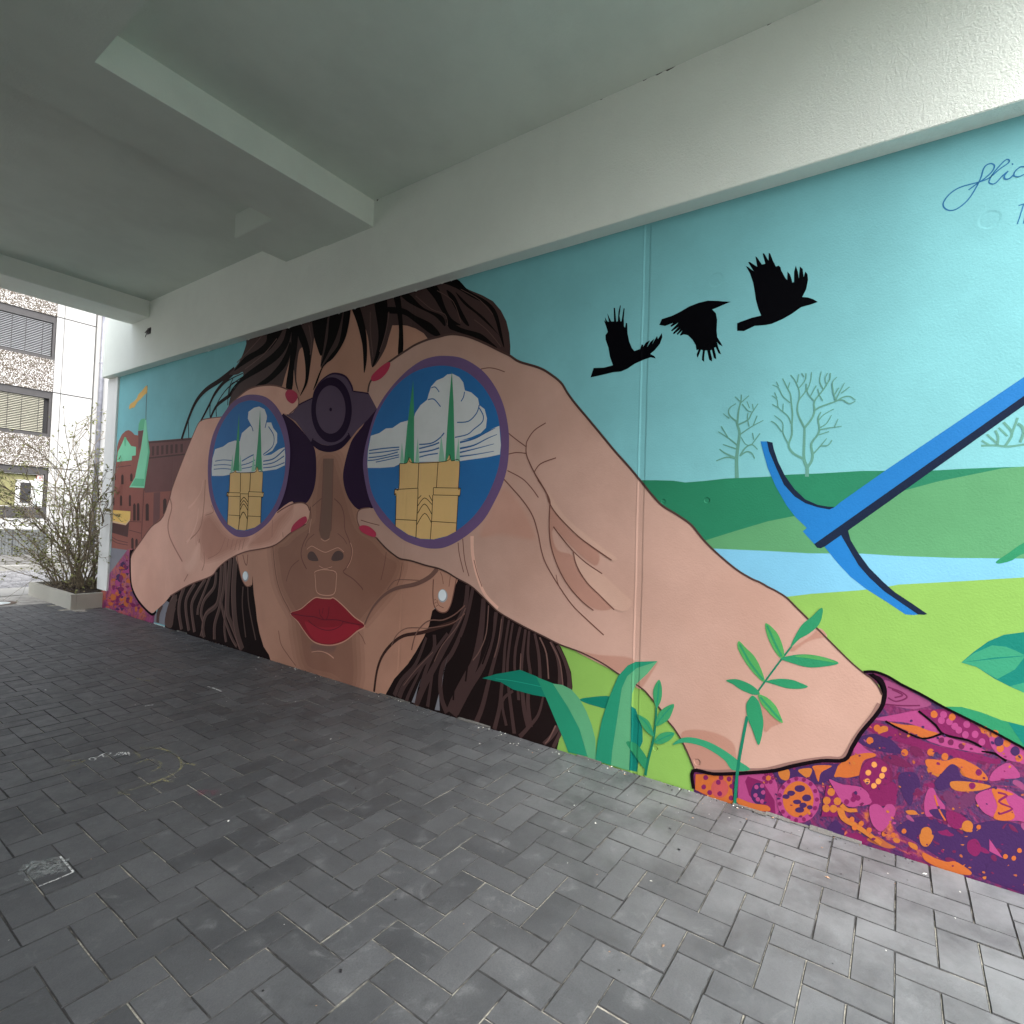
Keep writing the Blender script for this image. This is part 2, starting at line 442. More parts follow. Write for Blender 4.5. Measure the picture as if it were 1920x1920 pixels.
# ------------------------------------------------------------------ the mural
mural = thing('mural', 'large colourful mural of a brown haired woman looking through purple binoculars, on the passage wall', 'mural', (D, 3, 0))
MURAL = """hill#1|hill_dark|1|p|0.0,0.0|1063,1436 980,1435 894,1432 836,1423 749,1429 654,1439 474,1445 390,1453 270,1456 129,1463 50,1462 -101,1460 -202,1465 -276,1467 -354,1468 -574,1469 -850,1472 -852,1296 -357,1253 465,1140 1049,1066
hill#2|hill_mid|2|p|0.0,0.0|-850,1488 -574,1478 -354,1469 -294,1463 -202,1440 -117,1419 -8,1383 60,1358 172,1327 365,1276 469,1250 589,1207 728,1155 764,1135 737,1062 464,1082 121,1107 -359,1127 -853,1157
river|water|3|p|0.0,0.0|726,1117 586,1119 465,1121 310,1121 121,1132 -9,1131 -170,1135 -359,1146 -853,1165 -854,1058 -361,1062 117,958 458,886 623,854
meadow|meadow|4|p|0.0,0.0|-853,1141 -360,1081 -210,1055 -3,1021 31,1010 118,987 291,954 386,931 459,913 931,816 1607,675 1581,474 1555,-72 735,-64 119,-63 -380,-65 -865,-70
town|brick|1|p|0.0,0.0|7538,1902 7497,1971 7422,2037 7315,2074 7231,2078 7148,2054 7065,2013 6976,2002 6982,2053 6841,2050 6685,1921 5698,1896 5647,1410 6239,1093 6625,881 6941,695 7084,708 7548,707 7561,1148 7553,1667
town|grey_ground|2|p|0.0,0.0|7549,714 7085,714 6994,699 7454,407 7577,396
town|brick_dark|2|p|0.0,0.0|6712,1922 5699,1907 5644,1893 6063,1381 6717,1362 6755,1406 6667,1775
town|brick_deep|3|p|0.0,0.0|6701,1919 5699,1904 5710,1884 6689,1898
town|brick_deep|3|p|0.0,0.0|6670,1746 5820,1756 5832,1741 6675,1729
town|brick_deep|4|p|0.0,0.0|6609,1862 6551,1862 6542,1762 6597,1761
town|brick_deep|4|p|0.0,0.0|6497,1861 6440,1861 6431,1763 6485,1762
town|brick_deep|4|p|0.0,0.0|6387,1860 6331,1861 6323,1765 6375,1764
town|brick_deep|4|p|0.0,0.0|6279,1859 6224,1860 6217,1766 6268,1765
town|brick_deep|4|p|0.0,0.0|6173,1859 6120,1859 6113,1768 6163,1767
town|brick_deep|4|p|0.0,0.0|6070,1858 6018,1858 6011,1769 6060,1768
town|brick_deep|4|p|0.0,0.0|5954,1856 5903,1856 5897,1770 5945,1769
town|mint|2|p|0.0,0.0|7525,1721 7510,1838 7408,1927 7342,1993 7304,1991 7146,1892 7012,1875 7007,1780 7106,1776 7107,1728
town|mint_dark|3|s|0.0,0.0|7352,1986 7324,2003 7285,1983 7293,1906 7322,1901
town|mint_dark|2|p|0.0,0.0|6979,2053 6974,2130 6925,2179 6833,2182 6806,2148 6842,2059
town|brick_dark|3|p|0.0,0.0|6971,2048 6841,2053 6882,1887 6944,1830
town|mint|4|p|0.0,0.0|6804,2221 6751,2056 6654,1803 6740,1413 7133,1422 6994,1533 6879,1857
town|mint_dark|5|p|0.0,0.0|6773,2101 6654,1803 6740,1413 6749,1574 6697,1805
town|mint_dark|6|p|0.0,0.0|7088,1438 6989,1521 6755,1512 6752,1431
town|pole|5|l|17.2,17.0|6803,2546 6804,2354 6794,2162
town|flag|6|s|0.0,0.0|6827,2544 6797,2523 6800,2464 6856,2448 6907,2426 6980,2400 7047,2376 7112,2329 7183,2328 7236,2317 7257,2342 7226,2378 7128,2399 7054,2430 7023,2465 6940,2494 6891,2518
town|brick_dark|3|p|0.0,0.0|6505,1363 6354,1370 6331,1090 6479,1015
town|window_dark|2|p|0.0,0.0|7361,1458 7374,1551 7359,1568 7343,1572 7325,1567 7306,1550 7294,1458
town|window_dark|7|p|0.0,0.0|7116,1490 7125,1559 7111,1576 7095,1580 7079,1575 7061,1558 7052,1489
town|window_dark|2|p|0.0,0.0|7363,1211 7376,1308 7363,1325 7348,1330 7333,1325 7316,1309 7303,1212
town|window_dark|2|p|0.0,0.0|7120,1210 7134,1317 7121,1334 7108,1339 7093,1334 7076,1318 7063,1211
town|window_dark|2|p|0.0,0.0|6986,1049 7007,1221 6992,1238 6975,1243 6957,1238 6938,1222 6916,1051
town|window_dark|3|p|0.0,0.0|6889,1052 6910,1227 6895,1244 6879,1248 6861,1244 6842,1228 6820,1054
town|window_dark|2|p|0.0,0.0|6667,1059 6687,1226 6669,1242 6650,1247 6630,1243 6608,1227 6588,1061
town|window_dark|2|p|0.0,0.0|6260,1141 6277,1284 6259,1299 6239,1304 6219,1300 6198,1285 6182,1143
town|window_dark|2|p|0.0,0.0|6994,729 7008,838 6995,855 6979,860 6963,857 6945,841 6932,733
town|window_dark|2|p|0.0,0.0|6889,750 6899,832 6886,849 6871,854 6855,850 6838,835 6827,754
town|window_dark|2|p|0.0,0.0|7555,1510 7561,1551 7555,1568 7548,1572 7540,1567 7530,1550 7524,1509
town|window_dark|2|p|0.0,0.0|7562,1211 7572,1283 7564,1301 7555,1305 7545,1301 7533,1284 7523,1212
town|brick_deep|2|l|6.9,6.6|7525,1658 7118,1671
town|brick_deep|4|l|6.0,5.8|7091,1038 6771,1041
town|brick_deep|2|l|6.6,6.4|7085,941 6763,918
town|brick_deep|5|l|13.4,13.4|6749,1406 6749,860
town|brick_deep|2|l|9.4,6.6|7551,843 7393,812 7096,798
town|brick_deep|2|l|9.5,6.3|7555,812 7389,779 7092,771
town|awning|2|p|0.0,0.0|7562,1156 7069,1151 7066,1069 7177,1008 7545,1031
town|cream|5|p|0.0,0.0|7545,1031 7177,1008 7069,1066 7074,1045 7175,992 7547,1011
town|brick_deep|6|p|0.0,0.0|7550,1005 7174,987 7083,1035 7104,860 7550,890
town|grey_ground|1|p|0.0,0.0|6407,8 6226,184 5947,338 5853,269 6026,13
bare_tree#1|tree|2|l|17.1,7.9|603,1441 607,1523 603,1583 598,1643 608,1680 613,1698
bare_tree#1|tree|3|l|9.3,4.6|609,1686 605,1746 596,1794 596,1818
bare_tree#1|tree|4|l|7.3,4.4|613,1698 644,1728 646,1759 617,1779
bare_tree#1|tree|5|l|5.1,3.4|644,1713 672,1738
bare_tree#1|tree|4|l|4.4,4.5|595,1782 622,1810
bare_tree#1|tree|5|l|5.0,5.0|595,1782 563,1810
bare_tree#1|tree|4|l|8.1,4.2|609,1680 564,1701 549,1730 524,1770
bare_tree#1|tree|6|l|4.4,4.6|590,1775 566,1743 550,1736
bare_tree#1|tree|1|l|4.4,4.4|571,1785 559,1753
bare_tree#1|tree|5|l|4.4,4.4|547,1771 543,1746
bare_tree#1|tree|3|l|6.8,3.6|596,1637 547,1670 500,1694
bare_tree#1|tree|5|l|5.0,5.1|558,1670 566,1707 565,1731
bare_tree#1|tree|4|l|4.7,4.7|541,1675 526,1717
bare_tree#1|tree|3|l|7.4,4.1|606,1589 642,1621 691,1656
bare_tree#1|tree|4|l|5.1,5.2|648,1628 679,1680
bare_tree#1|tree|3|l|7.1,4.2|606,1571 669,1596
bare_tree#1|tree|3|l|9.4,4.7|607,1529 657,1555 683,1575
bare_tree#1|tree|4|l|8.4,5.0|610,1529 651,1536 696,1521
bare_tree#1|tree|3|l|8.4,3.9|593,1540 572,1575 544,1589 520,1566
bare_tree#1|tree|4|l|5.3,5.3|547,1586 512,1637
bare_tree#1|tree|5|l|4.4,4.4|537,1610 543,1641
bare_tree#1|tree|4|l|7.3,4.9|593,1540 566,1558 543,1550 531,1526
bare_tree#1|tree|4|l|3.9,4.1|590,1624 572,1593 549,1585
bare_tree#2|tree|2|l|15.0,8.1|323,1443 323,1480 336,1520 337,1599 337,1650
bare_tree#2|tree|3|l|11.7,5.2|323,1480 308,1507 304,1535 310,1581 287,1619 282,1646 288,1686 278,1713
bare_tree#2|tree|3|l|8.0,4.7|337,1650 361,1703 367,1738 361,1772 339,1804 335,1837
bare_tree#2|tree|4|l|9.4,3.9|337,1650 311,1688 302,1721 303,1760 270,1808 249,1850 249,1872
bare_tree#2|tree|5|l|8.0,3.5|302,1721 277,1736 225,1753 202,1766 178,1769 156,1751
bare_tree#2|tree|6|l|6.2,3.3|225,1756 201,1756 177,1739 156,1747
bare_tree#2|tree|7|l|5.6,3.8|225,1753 235,1793 239,1832 224,1853
bare_tree#2|tree|8|l|5.2,3.1|225,1759 212,1790 196,1826
bare_tree#2|tree|9|l|4.4,4.4|207,1784 178,1807
bare_tree#2|tree|8|l|4.3,4.2|230,1781 216,1808
bare_tree#2|tree|3|l|9.7,4.6|339,1520 377,1544 396,1579 385,1624 386,1670 385,1716 391,1763 395,1798 411,1834 428,1871
bare_tree#2|tree|4|l|5.6,3.2|397,1585 419,1632 423,1679 456,1712
bare_tree#2|tree|5|l|4.2,4.4|424,1638 449,1675 470,1688
bare_tree#2|tree|4|l|5.1,3.2|389,1671 403,1706 440,1744 447,1780 469,1801
bare_tree#2|tree|5|l|3.8,3.8|440,1744 466,1762
bare_tree#2|tree|5|l|3.7,3.7|423,1725 422,1761
bare_tree#2|tree|5|l|3.6,3.6|447,1786 458,1814
bare_tree#2|tree|4|l|4.7,3.3|395,1762 426,1795 443,1832 467,1847
bare_tree#2|tree|4|l|4.4,4.4|406,1822 399,1851
bare_tree#2|tree|5|l|3.6,3.6|443,1838 452,1860
bare_tree#2|tree|4|l|5.6,3.5|361,1772 362,1812 381,1860 397,1883
bare_tree#2|tree|5|l|5.1,4.7|362,1823 340,1855 338,1883
bare_tree#2|tree|5|l|4.3,4.3|370,1847 365,1882
bare_tree#2|tree|6|l|3.9,3.9|345,1867 354,1885
bare_tree#2|tree|4|l|5.4,3.6|334,1803 320,1847 317,1885
bare_tree#2|tree|5|l|4.9,3.5|303,1760 329,1797 337,1838
bare_tree#2|tree|6|l|4.4,4.4|318,1784 298,1826
bare_tree#2|tree|5|l|3.9,3.9|286,1787 292,1811
bare_tree#2|tree|6|l|3.9,3.8|287,1788 272,1759
bare_tree#2|tree|5|l|4.8,3.6|272,1808 286,1843 281,1883
bare_tree#2|tree|5|l|3.8,4.2|260,1823 266,1852 258,1874
bare_tree#2|tree|5|l|4.0,4.0|249,1844 247,1873
bare_tree#2|tree|4|l|5.1,3.2|282,1646 256,1664 239,1697
bare_tree#2|tree|5|l|5.7,3.3|282,1638 246,1644 202,1648
bare_tree#2|tree|6|l|3.6,3.6|227,1648 215,1679
bare_tree#2|tree|4|l|5.0,3.4|288,1675 267,1701 231,1722
bare_tree#2|tree|4|l|4.5,4.5|287,1616 247,1629
bare_tree#2|tree|4|l|6.5,3.7|304,1535 278,1568 254,1601
bare_tree#2|tree|5|l|5.1,4.8|278,1571 249,1572 235,1592
bare_tree#3|tree|1|l|7.8,7.4|-237,1547 -274,1547 -310,1541 -352,1546 -414,1552
bare_tree#3|tree|2|l|6.3,6.2|-238,1566 -262,1547
bare_tree#3|tree|2|l|6.8,6.7|-252,1588 -282,1552
bare_tree#3|tree|3|l|6.6,6.6|-275,1601 -283,1576 -282,1549
bare_tree#3|tree|2|l|8.0,7.8|-303,1544 -320,1588 -296,1629
bare_tree#3|tree|1|l|6.5,6.5|-308,1578 -284,1610
bare_tree#3|tree|3|l|6.9,6.9|-320,1588 -334,1642
bare_tree#3|tree|4|l|7.5,8.6|-342,1554 -350,1586 -346,1610 -334,1621
bare_tree#3|tree|5|l|8.1,6.4|-350,1586 -375,1608 -382,1654
crow#1|crow|1|p|0.0,0.0|1359,1986 1343,2035 1283,2029 1232,2035 1251,2083 1261,2130 1279,2175 1281,2200 1268,2215 1281,2252 1294,2283 1284,2270 1287,2296 1274,2272 1264,2267 1275,2315 1251,2267 1235,2264 1240,2336 1232,2335 1222,2261 1214,2261 1212,2310 1204,2344 1200,2339 1205,2288 1199,2258 1193,2258 1184,2323 1178,2321 1181,2269 1178,2228 1172,2221 1168,2245 1161,2242 1157,2190 1147,2147 1131,2110 1116,2092 1086,2098 1079,2119 1070,2118 1071,2106 1057,2126 1035,2134 1046,2114 1051,2100 1033,2126 1013,2139 1024,2113 1000,2150 995,2133 976,2161 973,2139 984,2108 1011,2079 1032,2065 1011,2052 1002,2038 1030,2048 1068,2040 1113,2026 1149,2007 1185,1996 1229,1998 1297,1991
crow#2|crow|1|p|0.0,0.0|991,2203 979,2230 929,2237 890,2249 846,2267 802,2276 759,2278 710,2267 692,2261 655,2252 691,2243 721,2235 737,2232 720,2211 713,2179 714,2129 710,2097 694,2070 684,2050 700,2061 711,2075 703,2046 690,2015 702,2021 716,2052 723,2049 714,2017 711,1994 722,2002 733,2042 740,2039 730,2000 730,1986 743,1996 754,2042 764,2043 767,2012 766,1989 777,2000 774,2045 783,2050 793,2022 799,2014 802,2029 794,2052 804,2050 808,2075 824,2103 847,2129 867,2136 883,2132 886,2137 874,2156 898,2138 902,2144 884,2165 916,2144 921,2151 894,2177 926,2160 930,2166 904,2190 895,2198 929,2183 935,2188 921,2201 961,2193
crow#3|crow|1|p|0.0,0.0|623,2112 624,2147 612,2151 562,2161 523,2164 535,2195 547,2239 554,2283 561,2320 576,2366 594,2402 586,2398 561,2372 585,2418 578,2418 546,2388 555,2438 547,2430 527,2394 513,2394 525,2443 519,2442 500,2405 500,2440 494,2435 481,2398 469,2371 458,2373 450,2363 447,2349 430,2312 422,2301 422,2338 412,2324 404,2298 402,2286 395,2286 396,2331 390,2357 381,2327 377,2297 374,2349 363,2336 358,2299 353,2322 344,2309 341,2284 347,2245 361,2214 340,2208 319,2196 302,2181 329,2175 364,2171 399,2149 436,2132 478,2119 505,2118 549,2122 571,2114 594,2106
signature|ink|1|l|4.6,4.6|-209,2525 -158,2523 -127,2506 -110,2480 -113,2459 -131,2443 -154,2445 -182,2468 -202,2502 -217,2538 -224,2569 -233,2582 -246,2583 -255,2571 -249,2553 -229,2534 -209,2522 -183,2505
signature|ink|2|l|4.3,4.1|-209,2525 -239,2530 -268,2553 -292,2568 -295,2578 -287,2583 -273,2571 -251,2543 -241,2520 -245,2509 -259,2506 -278,2527 -293,2539
signature|ink|3|l|4.6,4.7|-293,2539 -283,2525 -286,2512 -298,2511 -310,2523
signature|ink|1|s|0.0,0.0|-307,2560 -306,2558 -304,2557 -303,2559 -302,2561 -303,2564 -304,2564 -306,2562
signature|ink|4|l|4.2,3.0|-339,2539 -326,2543 -312,2532 -309,2517 -322,2509 -336,2513 -349,2523 -340,2539 -351,2513 -357,2501
signature|ink|1|l|3.7,3.7|-323,2404 -338,2406 -351,2407
signature|ink|2|l|3.3,3.4|-337,2406 -328,2366 -321,2338
signature|ink|1|l|3.0,3.0|-347,2389 -342,2362 -337,2335
pickaxe|axe_blue|3|p|0.0,0.0|509,1602 493,1543 476,1483 441,1401 397,1321 360,1270 317,1227 332,1212 287,1160 -349,1716 -739,2055 -738,2105 -348,1785 41,1470 200,1335 218,1316 237,1307 281,1316 326,1332 367,1360 410,1412 444,1487 472,1558 482,1600
pickaxe|axe_navy|4|p|0.0,0.0|-739,2057 -349,1718 288,1161 277,1146 264,1145 248,1154 187,1204 169,1222 -350,1685 -739,2032
pickaxe|axe_navy|4|p|0.0,0.0|483,1601 460,1594 454,1564 434,1506 406,1447 368,1390 326,1347 281,1325 242,1318 218,1317 237,1306 281,1315 326,1331 367,1359 410,1410 444,1486 473,1557
pickaxe|axe_blue|5|p|0.0,0.0|250,1152 188,1207 167,1157 128,1085 92,1040 42,992 -14,952 -67,914 -51,910 -27,909 29,947 100,992 156,1037 203,1090
pickaxe|axe_navy|6|p|0.0,0.0|193,1203 188,1210 169,1222 159,1184 131,1133 93,1077 44,1024 9,991 -55,947 -94,919 -84,915 -66,914 -13,951 43,991 92,1039 129,1084 168,1156
leaf#1|teal|5|p|0.0,0.0|-196,756 -229,799 -269,844 -311,874 -363,891 -457,914 -551,910 -583,811 -523,699 -460,677 -367,682 -332,695 -289,715 -238,748
leaf#1|leaf_lt|6|p|0.0,0.0|-196,756 -229,794 -280,832 -316,833 -344,823 -368,811 -288,790
leaf#1|leaf_lt|7|p|0.0,0.0|-196,756 -288,785 -368,809 -342,758 -296,715 -238,748
leaf#1|leaf_lt|6|p|0.0,0.0|-329,697 -370,719 -427,724 -369,681
leaf#2|leaf_mid|5|p|0.0,0.0|-146,585 -200,596 -255,589 -310,574 -369,569 -494,573 -556,546 -496,463 -370,492 -293,520 -200,560
leaf#2|teal|6|p|0.0,0.0|-327,572 -369,567 -494,571 -495,503 -370,501 -345,541
leaf#3|leaf_mid|4|s|0.0,0.0|-285,1130 -317,1162 -358,1202 -419,1237 -467,1257 -452,1193 -359,1164 -328,1138 -296,1124
sleeve#1|sleeve|6|p|0.0,0.0|753,92 658,107 517,154 412,193 336,237 239,283 165,307 143,339 87,458 42,562 39,615 101,665 66,674 23,664 -20,642 -82,617 -146,586 -219,557 -293,527 -370,492 -589,392 -811,312 -814,-41 -594,-14 -378,-74 -231,-72 -116,-62 -35,-54 93,-42 93,-32 217,-30 400,-28 572,-46 664,-41 746,-19
sleeve#1|purple|7|s|0.0,0.0|109,411 35,438 -17,403 -30,381 25,371 86,376 113,389
sleeve#1|purple|7|s|0.0,0.0|-15,94 -92,165 -189,164 -226,177 -298,220 -375,228 -500,197 -786,183 -788,6 -502,2 -379,0 -302,4 -241,12 -154,31 -74,65
sleeve#1|magenta|8|s|0.0,0.0|62,475 18,475 -65,451 -145,437 -258,438 -312,425 -266,412 -184,408 -66,416 35,430 87,448
sleeve#1|ochre|7|s|0.0,0.0|-397,242 -395,240 -390,240 -387,240 -387,242 -391,243 -395,243
sleeve#1|orange|7|s|0.0,0.0|-472,331 -471,331 -470,330 -467,331 -468,333 -469,334 -471,334 -473,333
sleeve#1|ochre|7|s|0.0,0.0|-140,325 -123,329 -110,330 -105,346 -115,355 -127,361 -141,346
sleeve#1|magenta|7|s|0.0,0.0|-263,349 -262,345 -256,339 -251,340 -255,346 -260,350
sleeve#1|pink_dull|7|s|0.0,0.0|-482,404 -481,403 -479,404 -478,407 -479,409 -481,408 -482,406
sleeve#1|magenta_dk|7|s|0.0,0.0|-451,317 -448,314 -442,321 -442,328 -443,335 -449,330 -454,321
sleeve#1|ochre|7|s|0.0,0.0|-160,355 -158,352 -154,353 -152,355 -152,358 -154,360 -157,361 -159,358
sleeve#1|magenta_dk|8|s|0.0,0.0|-488,152 -484,145 -476,148 -469,150 -468,157 -470,165 -480,163 -490,160
sleeve#1|pink_dull|7|s|0.0,0.0|-144,236 -143,233 -138,234 -136,236 -132,238 -135,241 -140,242 -143,238
sleeve#1|magenta_dk|8|s|0.0,0.0|-298,34 -296,33 -294,34 -291,37 -294,40 -296,39 -300,38
sleeve#1|magenta|7|s|0.0,0.0|-122,561 -122,560 -119,562 -118,563 -117,565 -120,564 -123,563
sleeve#1|purple|7|s|0.0,0.0|106,344 111,347 116,350 117,356 112,353 109,350
sleeve#1|magenta_dk|8|s|0.0,0.0|-176,164 -170,161 -157,160 -155,173 -167,175 -177,174
sleeve#1|ochre|7|s|0.0,0.0|56,196 67,188 76,190 80,197 74,206 62,207
sleeve#1|magenta|7|s|0.0,0.0|-180,553 -180,551 -179,550 -177,550 -176,550 -176,551 -178,552 -179,553
sleeve#1|magenta|7|s|0.0,0.0|-451,369 -450,367 -445,367 -442,368 -441,370 -443,372 -446,372 -450,371
sleeve#1|purple|7|s|0.0,0.0|-23,352 -21,349 -18,352 -17,354 -18,356 -23,355
sleeve#1|magenta_dk|7|s|0.0,0.0|132,24 133,23 137,24 138,26 138,28 135,27 133,26
sleeve#1|pink|7|s|0.0,0.0|31,56 34,52 40,54 42,59 37,63 31,60
sleeve#1|purple|7|s|0.0,0.0|230,68 230,65 233,60 237,58 240,58 240,61 237,64 233,68
sleeve#1|purple|8|s|0.0,0.0|-32,343 -15,338 -3,353 3,369 -11,374 -22,360
sleeve#1|purple|8|s|0.0,0.0|-285,337 -277,337 -270,339 -266,346 -265,351 -268,355 -275,350 -284,345
sleeve#1|pink|7|s|0.0,0.0|-297,380 -294,379 -291,381 -289,385 -291,387 -294,388 -297,384
sleeve#1|magenta_dk|8|s|0.0,0.0|-265,17 -264,15 -260,16 -257,19 -261,21 -265,20
sleeve#1|ochre|8|s|0.0,0.0|-150,27 -147,26 -143,27 -139,30 -140,31 -141,33 -145,31 -148,30
sleeve#1|magenta|7|s|0.0,0.0|86,276 87,274 89,272 93,269 96,269 94,273 91,275 88,276
sleeve#1|magenta|9|s|0.0,0.0|-172,422 -169,421 -167,424 -168,426 -170,428 -172,425
sleeve#1|pink_dull|8|s|0.0,0.0|-71,139 -60,138 -47,145 -46,155 -55,157 -65,149
sleeve#1|purple|8|s|0.0,0.0|-453,14 -450,10 -445,10 -443,13 -447,15 -451,16
sleeve#1|orange|7|s|0.0,0.0|-197,344 -196,342 -193,345 -191,348 -191,351 -192,353 -196,350 -197,346
sleeve#1|magenta|7|s|0.0,0.0|342,44 346,39 359,40 362,45 359,50 344,48
sleeve#1|pink|7|s|0.0,0.0|470,58 471,56 473,56 476,57 475,59 473,61 470,60
sleeve#1|purple|8|s|0.0,0.0|-458,68 -456,67 -454,67 -453,68 -452,71 -455,71 -458,70
sleeve#1|ochre|7|s|0.0,0.0|-482,303 -479,301 -475,299 -474,303 -473,306 -475,309 -478,310 -481,307
sleeve#1|magenta_dk|7|s|0.0,0.0|72,166 79,156 98,154 117,158 109,168 105,175 92,182 75,177
sleeve#1|magenta_dk|8|s|0.0,0.0|-306,85 -299,79 -290,88 -293,98 -300,101 -304,94
sleeve#1|orange|7|s|0.0,0.0|121,244 122,241 126,246 128,249 128,251 127,254 123,250 120,246
sleeve#1|magenta_dk|8|s|0.0,0.0|-332,223 -327,212 -322,200 -318,200 -320,206 -325,216
sleeve#1|magenta_dk|7|s|0.0,0.0|-395,375 -394,373 -391,373 -389,374 -390,375 -392,376 -395,376
sleeve#1|orange|8|s|0.0,0.0|-443,137 -441,136 -438,137 -436,139 -438,139 -443,140
sleeve#1|pink|7|s|0.0,0.0|-280,245 -278,243 -273,246 -269,250 -271,253 -276,251 -280,249
sleeve#1|pink|7|s|0.0,0.0|178,95 180,93 184,97 185,100 183,103 179,98
sleeve#1|coral|7|s|0.0,0.0|-328,347 -327,345 -324,346 -322,347 -323,348 -325,349 -327,348
sleeve#1|magenta_dk|7|s|0.0,0.0|30,308 36,307 45,307 52,318 49,327 42,333 32,325 28,315
sleeve#1|pink|7|s|0.0,0.0|-15,112 -13,109 -9,107 -4,109 -5,114 -8,117 -13,117 -16,115
sleeve#1|coral|7|s|0.0,0.0|214,242 218,241 223,244 223,246 222,247 217,245
sleeve#1|magenta|1|s|0.0,0.0|-291,402 -290,402 -289,403 -288,404 -287,406 -288,405 -290,404 -291,403
sleeve#1|magenta_dk|7|s|0.0,0.0|-453,411 -452,411 -450,414 -449,416 -451,415 -453,413
sleeve#1|magenta_dk|7|s|0.0,0.0|192,65 198,62 212,76 213,85 204,83 195,73
sleeve#1|magenta_dk|7|s|0.0,0.0|-96,251 -89,241 -73,238 -70,252 -79,265 -90,258
sleeve#1|coral|7|s|0.0,0.0|224,179 226,175 231,175 234,177 234,180 230,181 227,180
sleeve#1|pink|7|s|0.0,0.0|-361,470 -357,467 -355,474 -354,479 -358,478 -362,475
sleeve#1|orange|8|s|0.0,0.0|-399,47 -399,44 -398,40 -395,38 -393,36 -393,38 -394,43 -397,47
sleeve#1|pink|9|s|0.0,0.0|-454,14 -453,11 -451,11 -449,12 -449,14 -450,16 -452,16 -453,16
sleeve#1|coral|7|s|0.0,0.0|-81,200 -80,200 -78,201 -78,202 -79,203 -80,202
sleeve#1|magenta_dk|7|s|0.0,0.0|-407,312 -406,310 -401,312 -401,315 -400,317 -404,317 -405,315
sleeve#1|magenta_dk|7|s|0.0,0.0|-169,464 -164,460 -153,464 -146,473 -148,479 -159,476 -168,470
sleeve#1|magenta_dk|7|s|0.0,0.0|149,24 153,15 160,23 164,30 160,37 152,38 146,31
sleeve#1|pink|7|s|0.0,0.0|28,44 31,44 33,46 35,48 32,48 29,47
sleeve#1|pink_dull|8|s|0.0,0.0|-398,225 -392,214 -375,213 -367,223 -368,235 -382,239 -399,239
sleeve#1|magenta|8|s|0.0,0.0|-388,158 -386,157 -383,158 -382,159 -380,161 -382,162 -385,162 -389,160
sleeve#1|pink_dull|7|s|0.0,0.0|233,157 237,155 244,159 250,167 248,172 244,176 237,168 229,161
sleeve#1|magenta_dk|7|s|0.0,0.0|54,70 57,69 60,72 64,75 62,78 58,76 54,74
sleeve#1|pink_dull|7|s|0.0,0.0|-31,403 -30,401 -28,400 -26,402 -24,404 -26,405 -29,405 -31,405
sleeve#1|magenta|8|s|0.0,0.0|-182,25 -178,22 -174,22 -172,25 -174,27 -176,29 -180,28
sleeve#1|magenta_dk|7|s|0.0,0.0|19,223 26,221 36,220 40,226 41,230 32,230 23,228
sleeve#1|coral|1|s|0.0,0.0|-30,382 -29,382 -28,384 -26,385 -26,386 -27,387 -29,385 -31,383
sleeve#1|pink_dull|8|s|0.0,0.0|88,395 89,392 93,396 96,400 96,404 92,402 89,401 87,396
sleeve#1|purple|8|s|0.0,0.0|-494,406 -494,399 -482,405 -473,411 -470,419 -476,421 -487,420 -495,411
sleeve#1|ochre|1|s|0.0,0.0|-100,90 -99,89 -96,89 -95,90 -97,91 -98,90
sleeve#1|magenta_dk|7|s|0.0,0.0|433,43 436,38 448,39 450,45 448,48 442,49 431,48
sleeve#1|ochre|8|s|0.0,0.0|-255,176 -254,173 -253,170 -251,167 -250,167 -249,167 -252,171 -254,175
sleeve#1|magenta|8|s|0.0,0.0|-452,116 -450,115 -448,115 -446,117 -448,118 -451,118
sleeve#1|ochre|7|s|0.0,0.0|410,73 411,71 414,73 416,74 416,76 415,77 412,76 410,75
sleeve#1|magenta_dk|8|s|0.0,0.0|-137,72 -136,71 -134,71 -133,72 -133,75 -135,75 -137,74
sleeve#1|magenta_dk|7|s|0.0,0.0|-168,535 -167,534 -163,535 -161,537 -161,538 -164,538 -167,536
sleeve#1|magenta_dk|7|s|0.0,0.0|-71,60 -73,49 -64,31 -52,16 -53,33 -61,57
sleeve#1|ochre|7|s|0.0,0.0|-27,45 -21,41 -13,41 -6,48 -10,55 -19,60 -29,54
sleeve#1|magenta_dk|9|s|0.0,0.0|-146,80 -142,79 -134,81 -129,85 -128,90 -137,88 -146,85
sleeve#1|orange|8|s|0.0,0.0|-161,66 -160,65 -158,65 -157,66 -156,67 -158,68 -159,68 -161,68
sleeve#1|orange|8|s|0.0,0.0|-338,81 -339,80 -337,78 -336,77 -335,76 -334,77 -336,79 -337,82
sleeve#1|orange|7|s|0.0,0.0|28,266 32,267 35,270 37,274 35,275 32,274 28,270
sleeve#1|purple|8|s|0.0,0.0|112,245 126,243 136,247 144,254 143,264 129,267 119,256
sleeve#1|pink_dull|7|s|0.0,0.0|-105,473 -105,471 -102,472 -101,473 -101,474 -101,476 -104,476 -105,475
sleeve#1|pink|7|s|0.0,0.0|-123,552 -120,552 -117,551 -115,552 -117,553 -118,554 -122,554
sleeve#1|magenta_dk|9|s|0.0,0.0|-43,443 -34,439 -19,443 -15,454 -13,465 -28,464 -42,455
sleeve#1|ochre|7|s|0.0,0.0|161,301 163,300 167,303 169,308 167,310 163,308 161,303
sleeve#1|pink_dull|7|s|0.0,0.0|-52,268 -52,267 -50,268 -50,269 -49,270 -50,270 -52,270 -52,269
sleeve#1|magenta|7|s|0.0,0.0|105,76 106,74 108,71 112,68 113,70 112,72 110,76 106,78
sleeve#1|orange|7|s|0.0,0.0|173,202 175,201 178,201 179,203 178,204 177,204 174,204
sleeve#1|coral|7|s|0.0,0.0|15,492 17,491 21,492 21,496 22,500 19,500 16,499 15,495
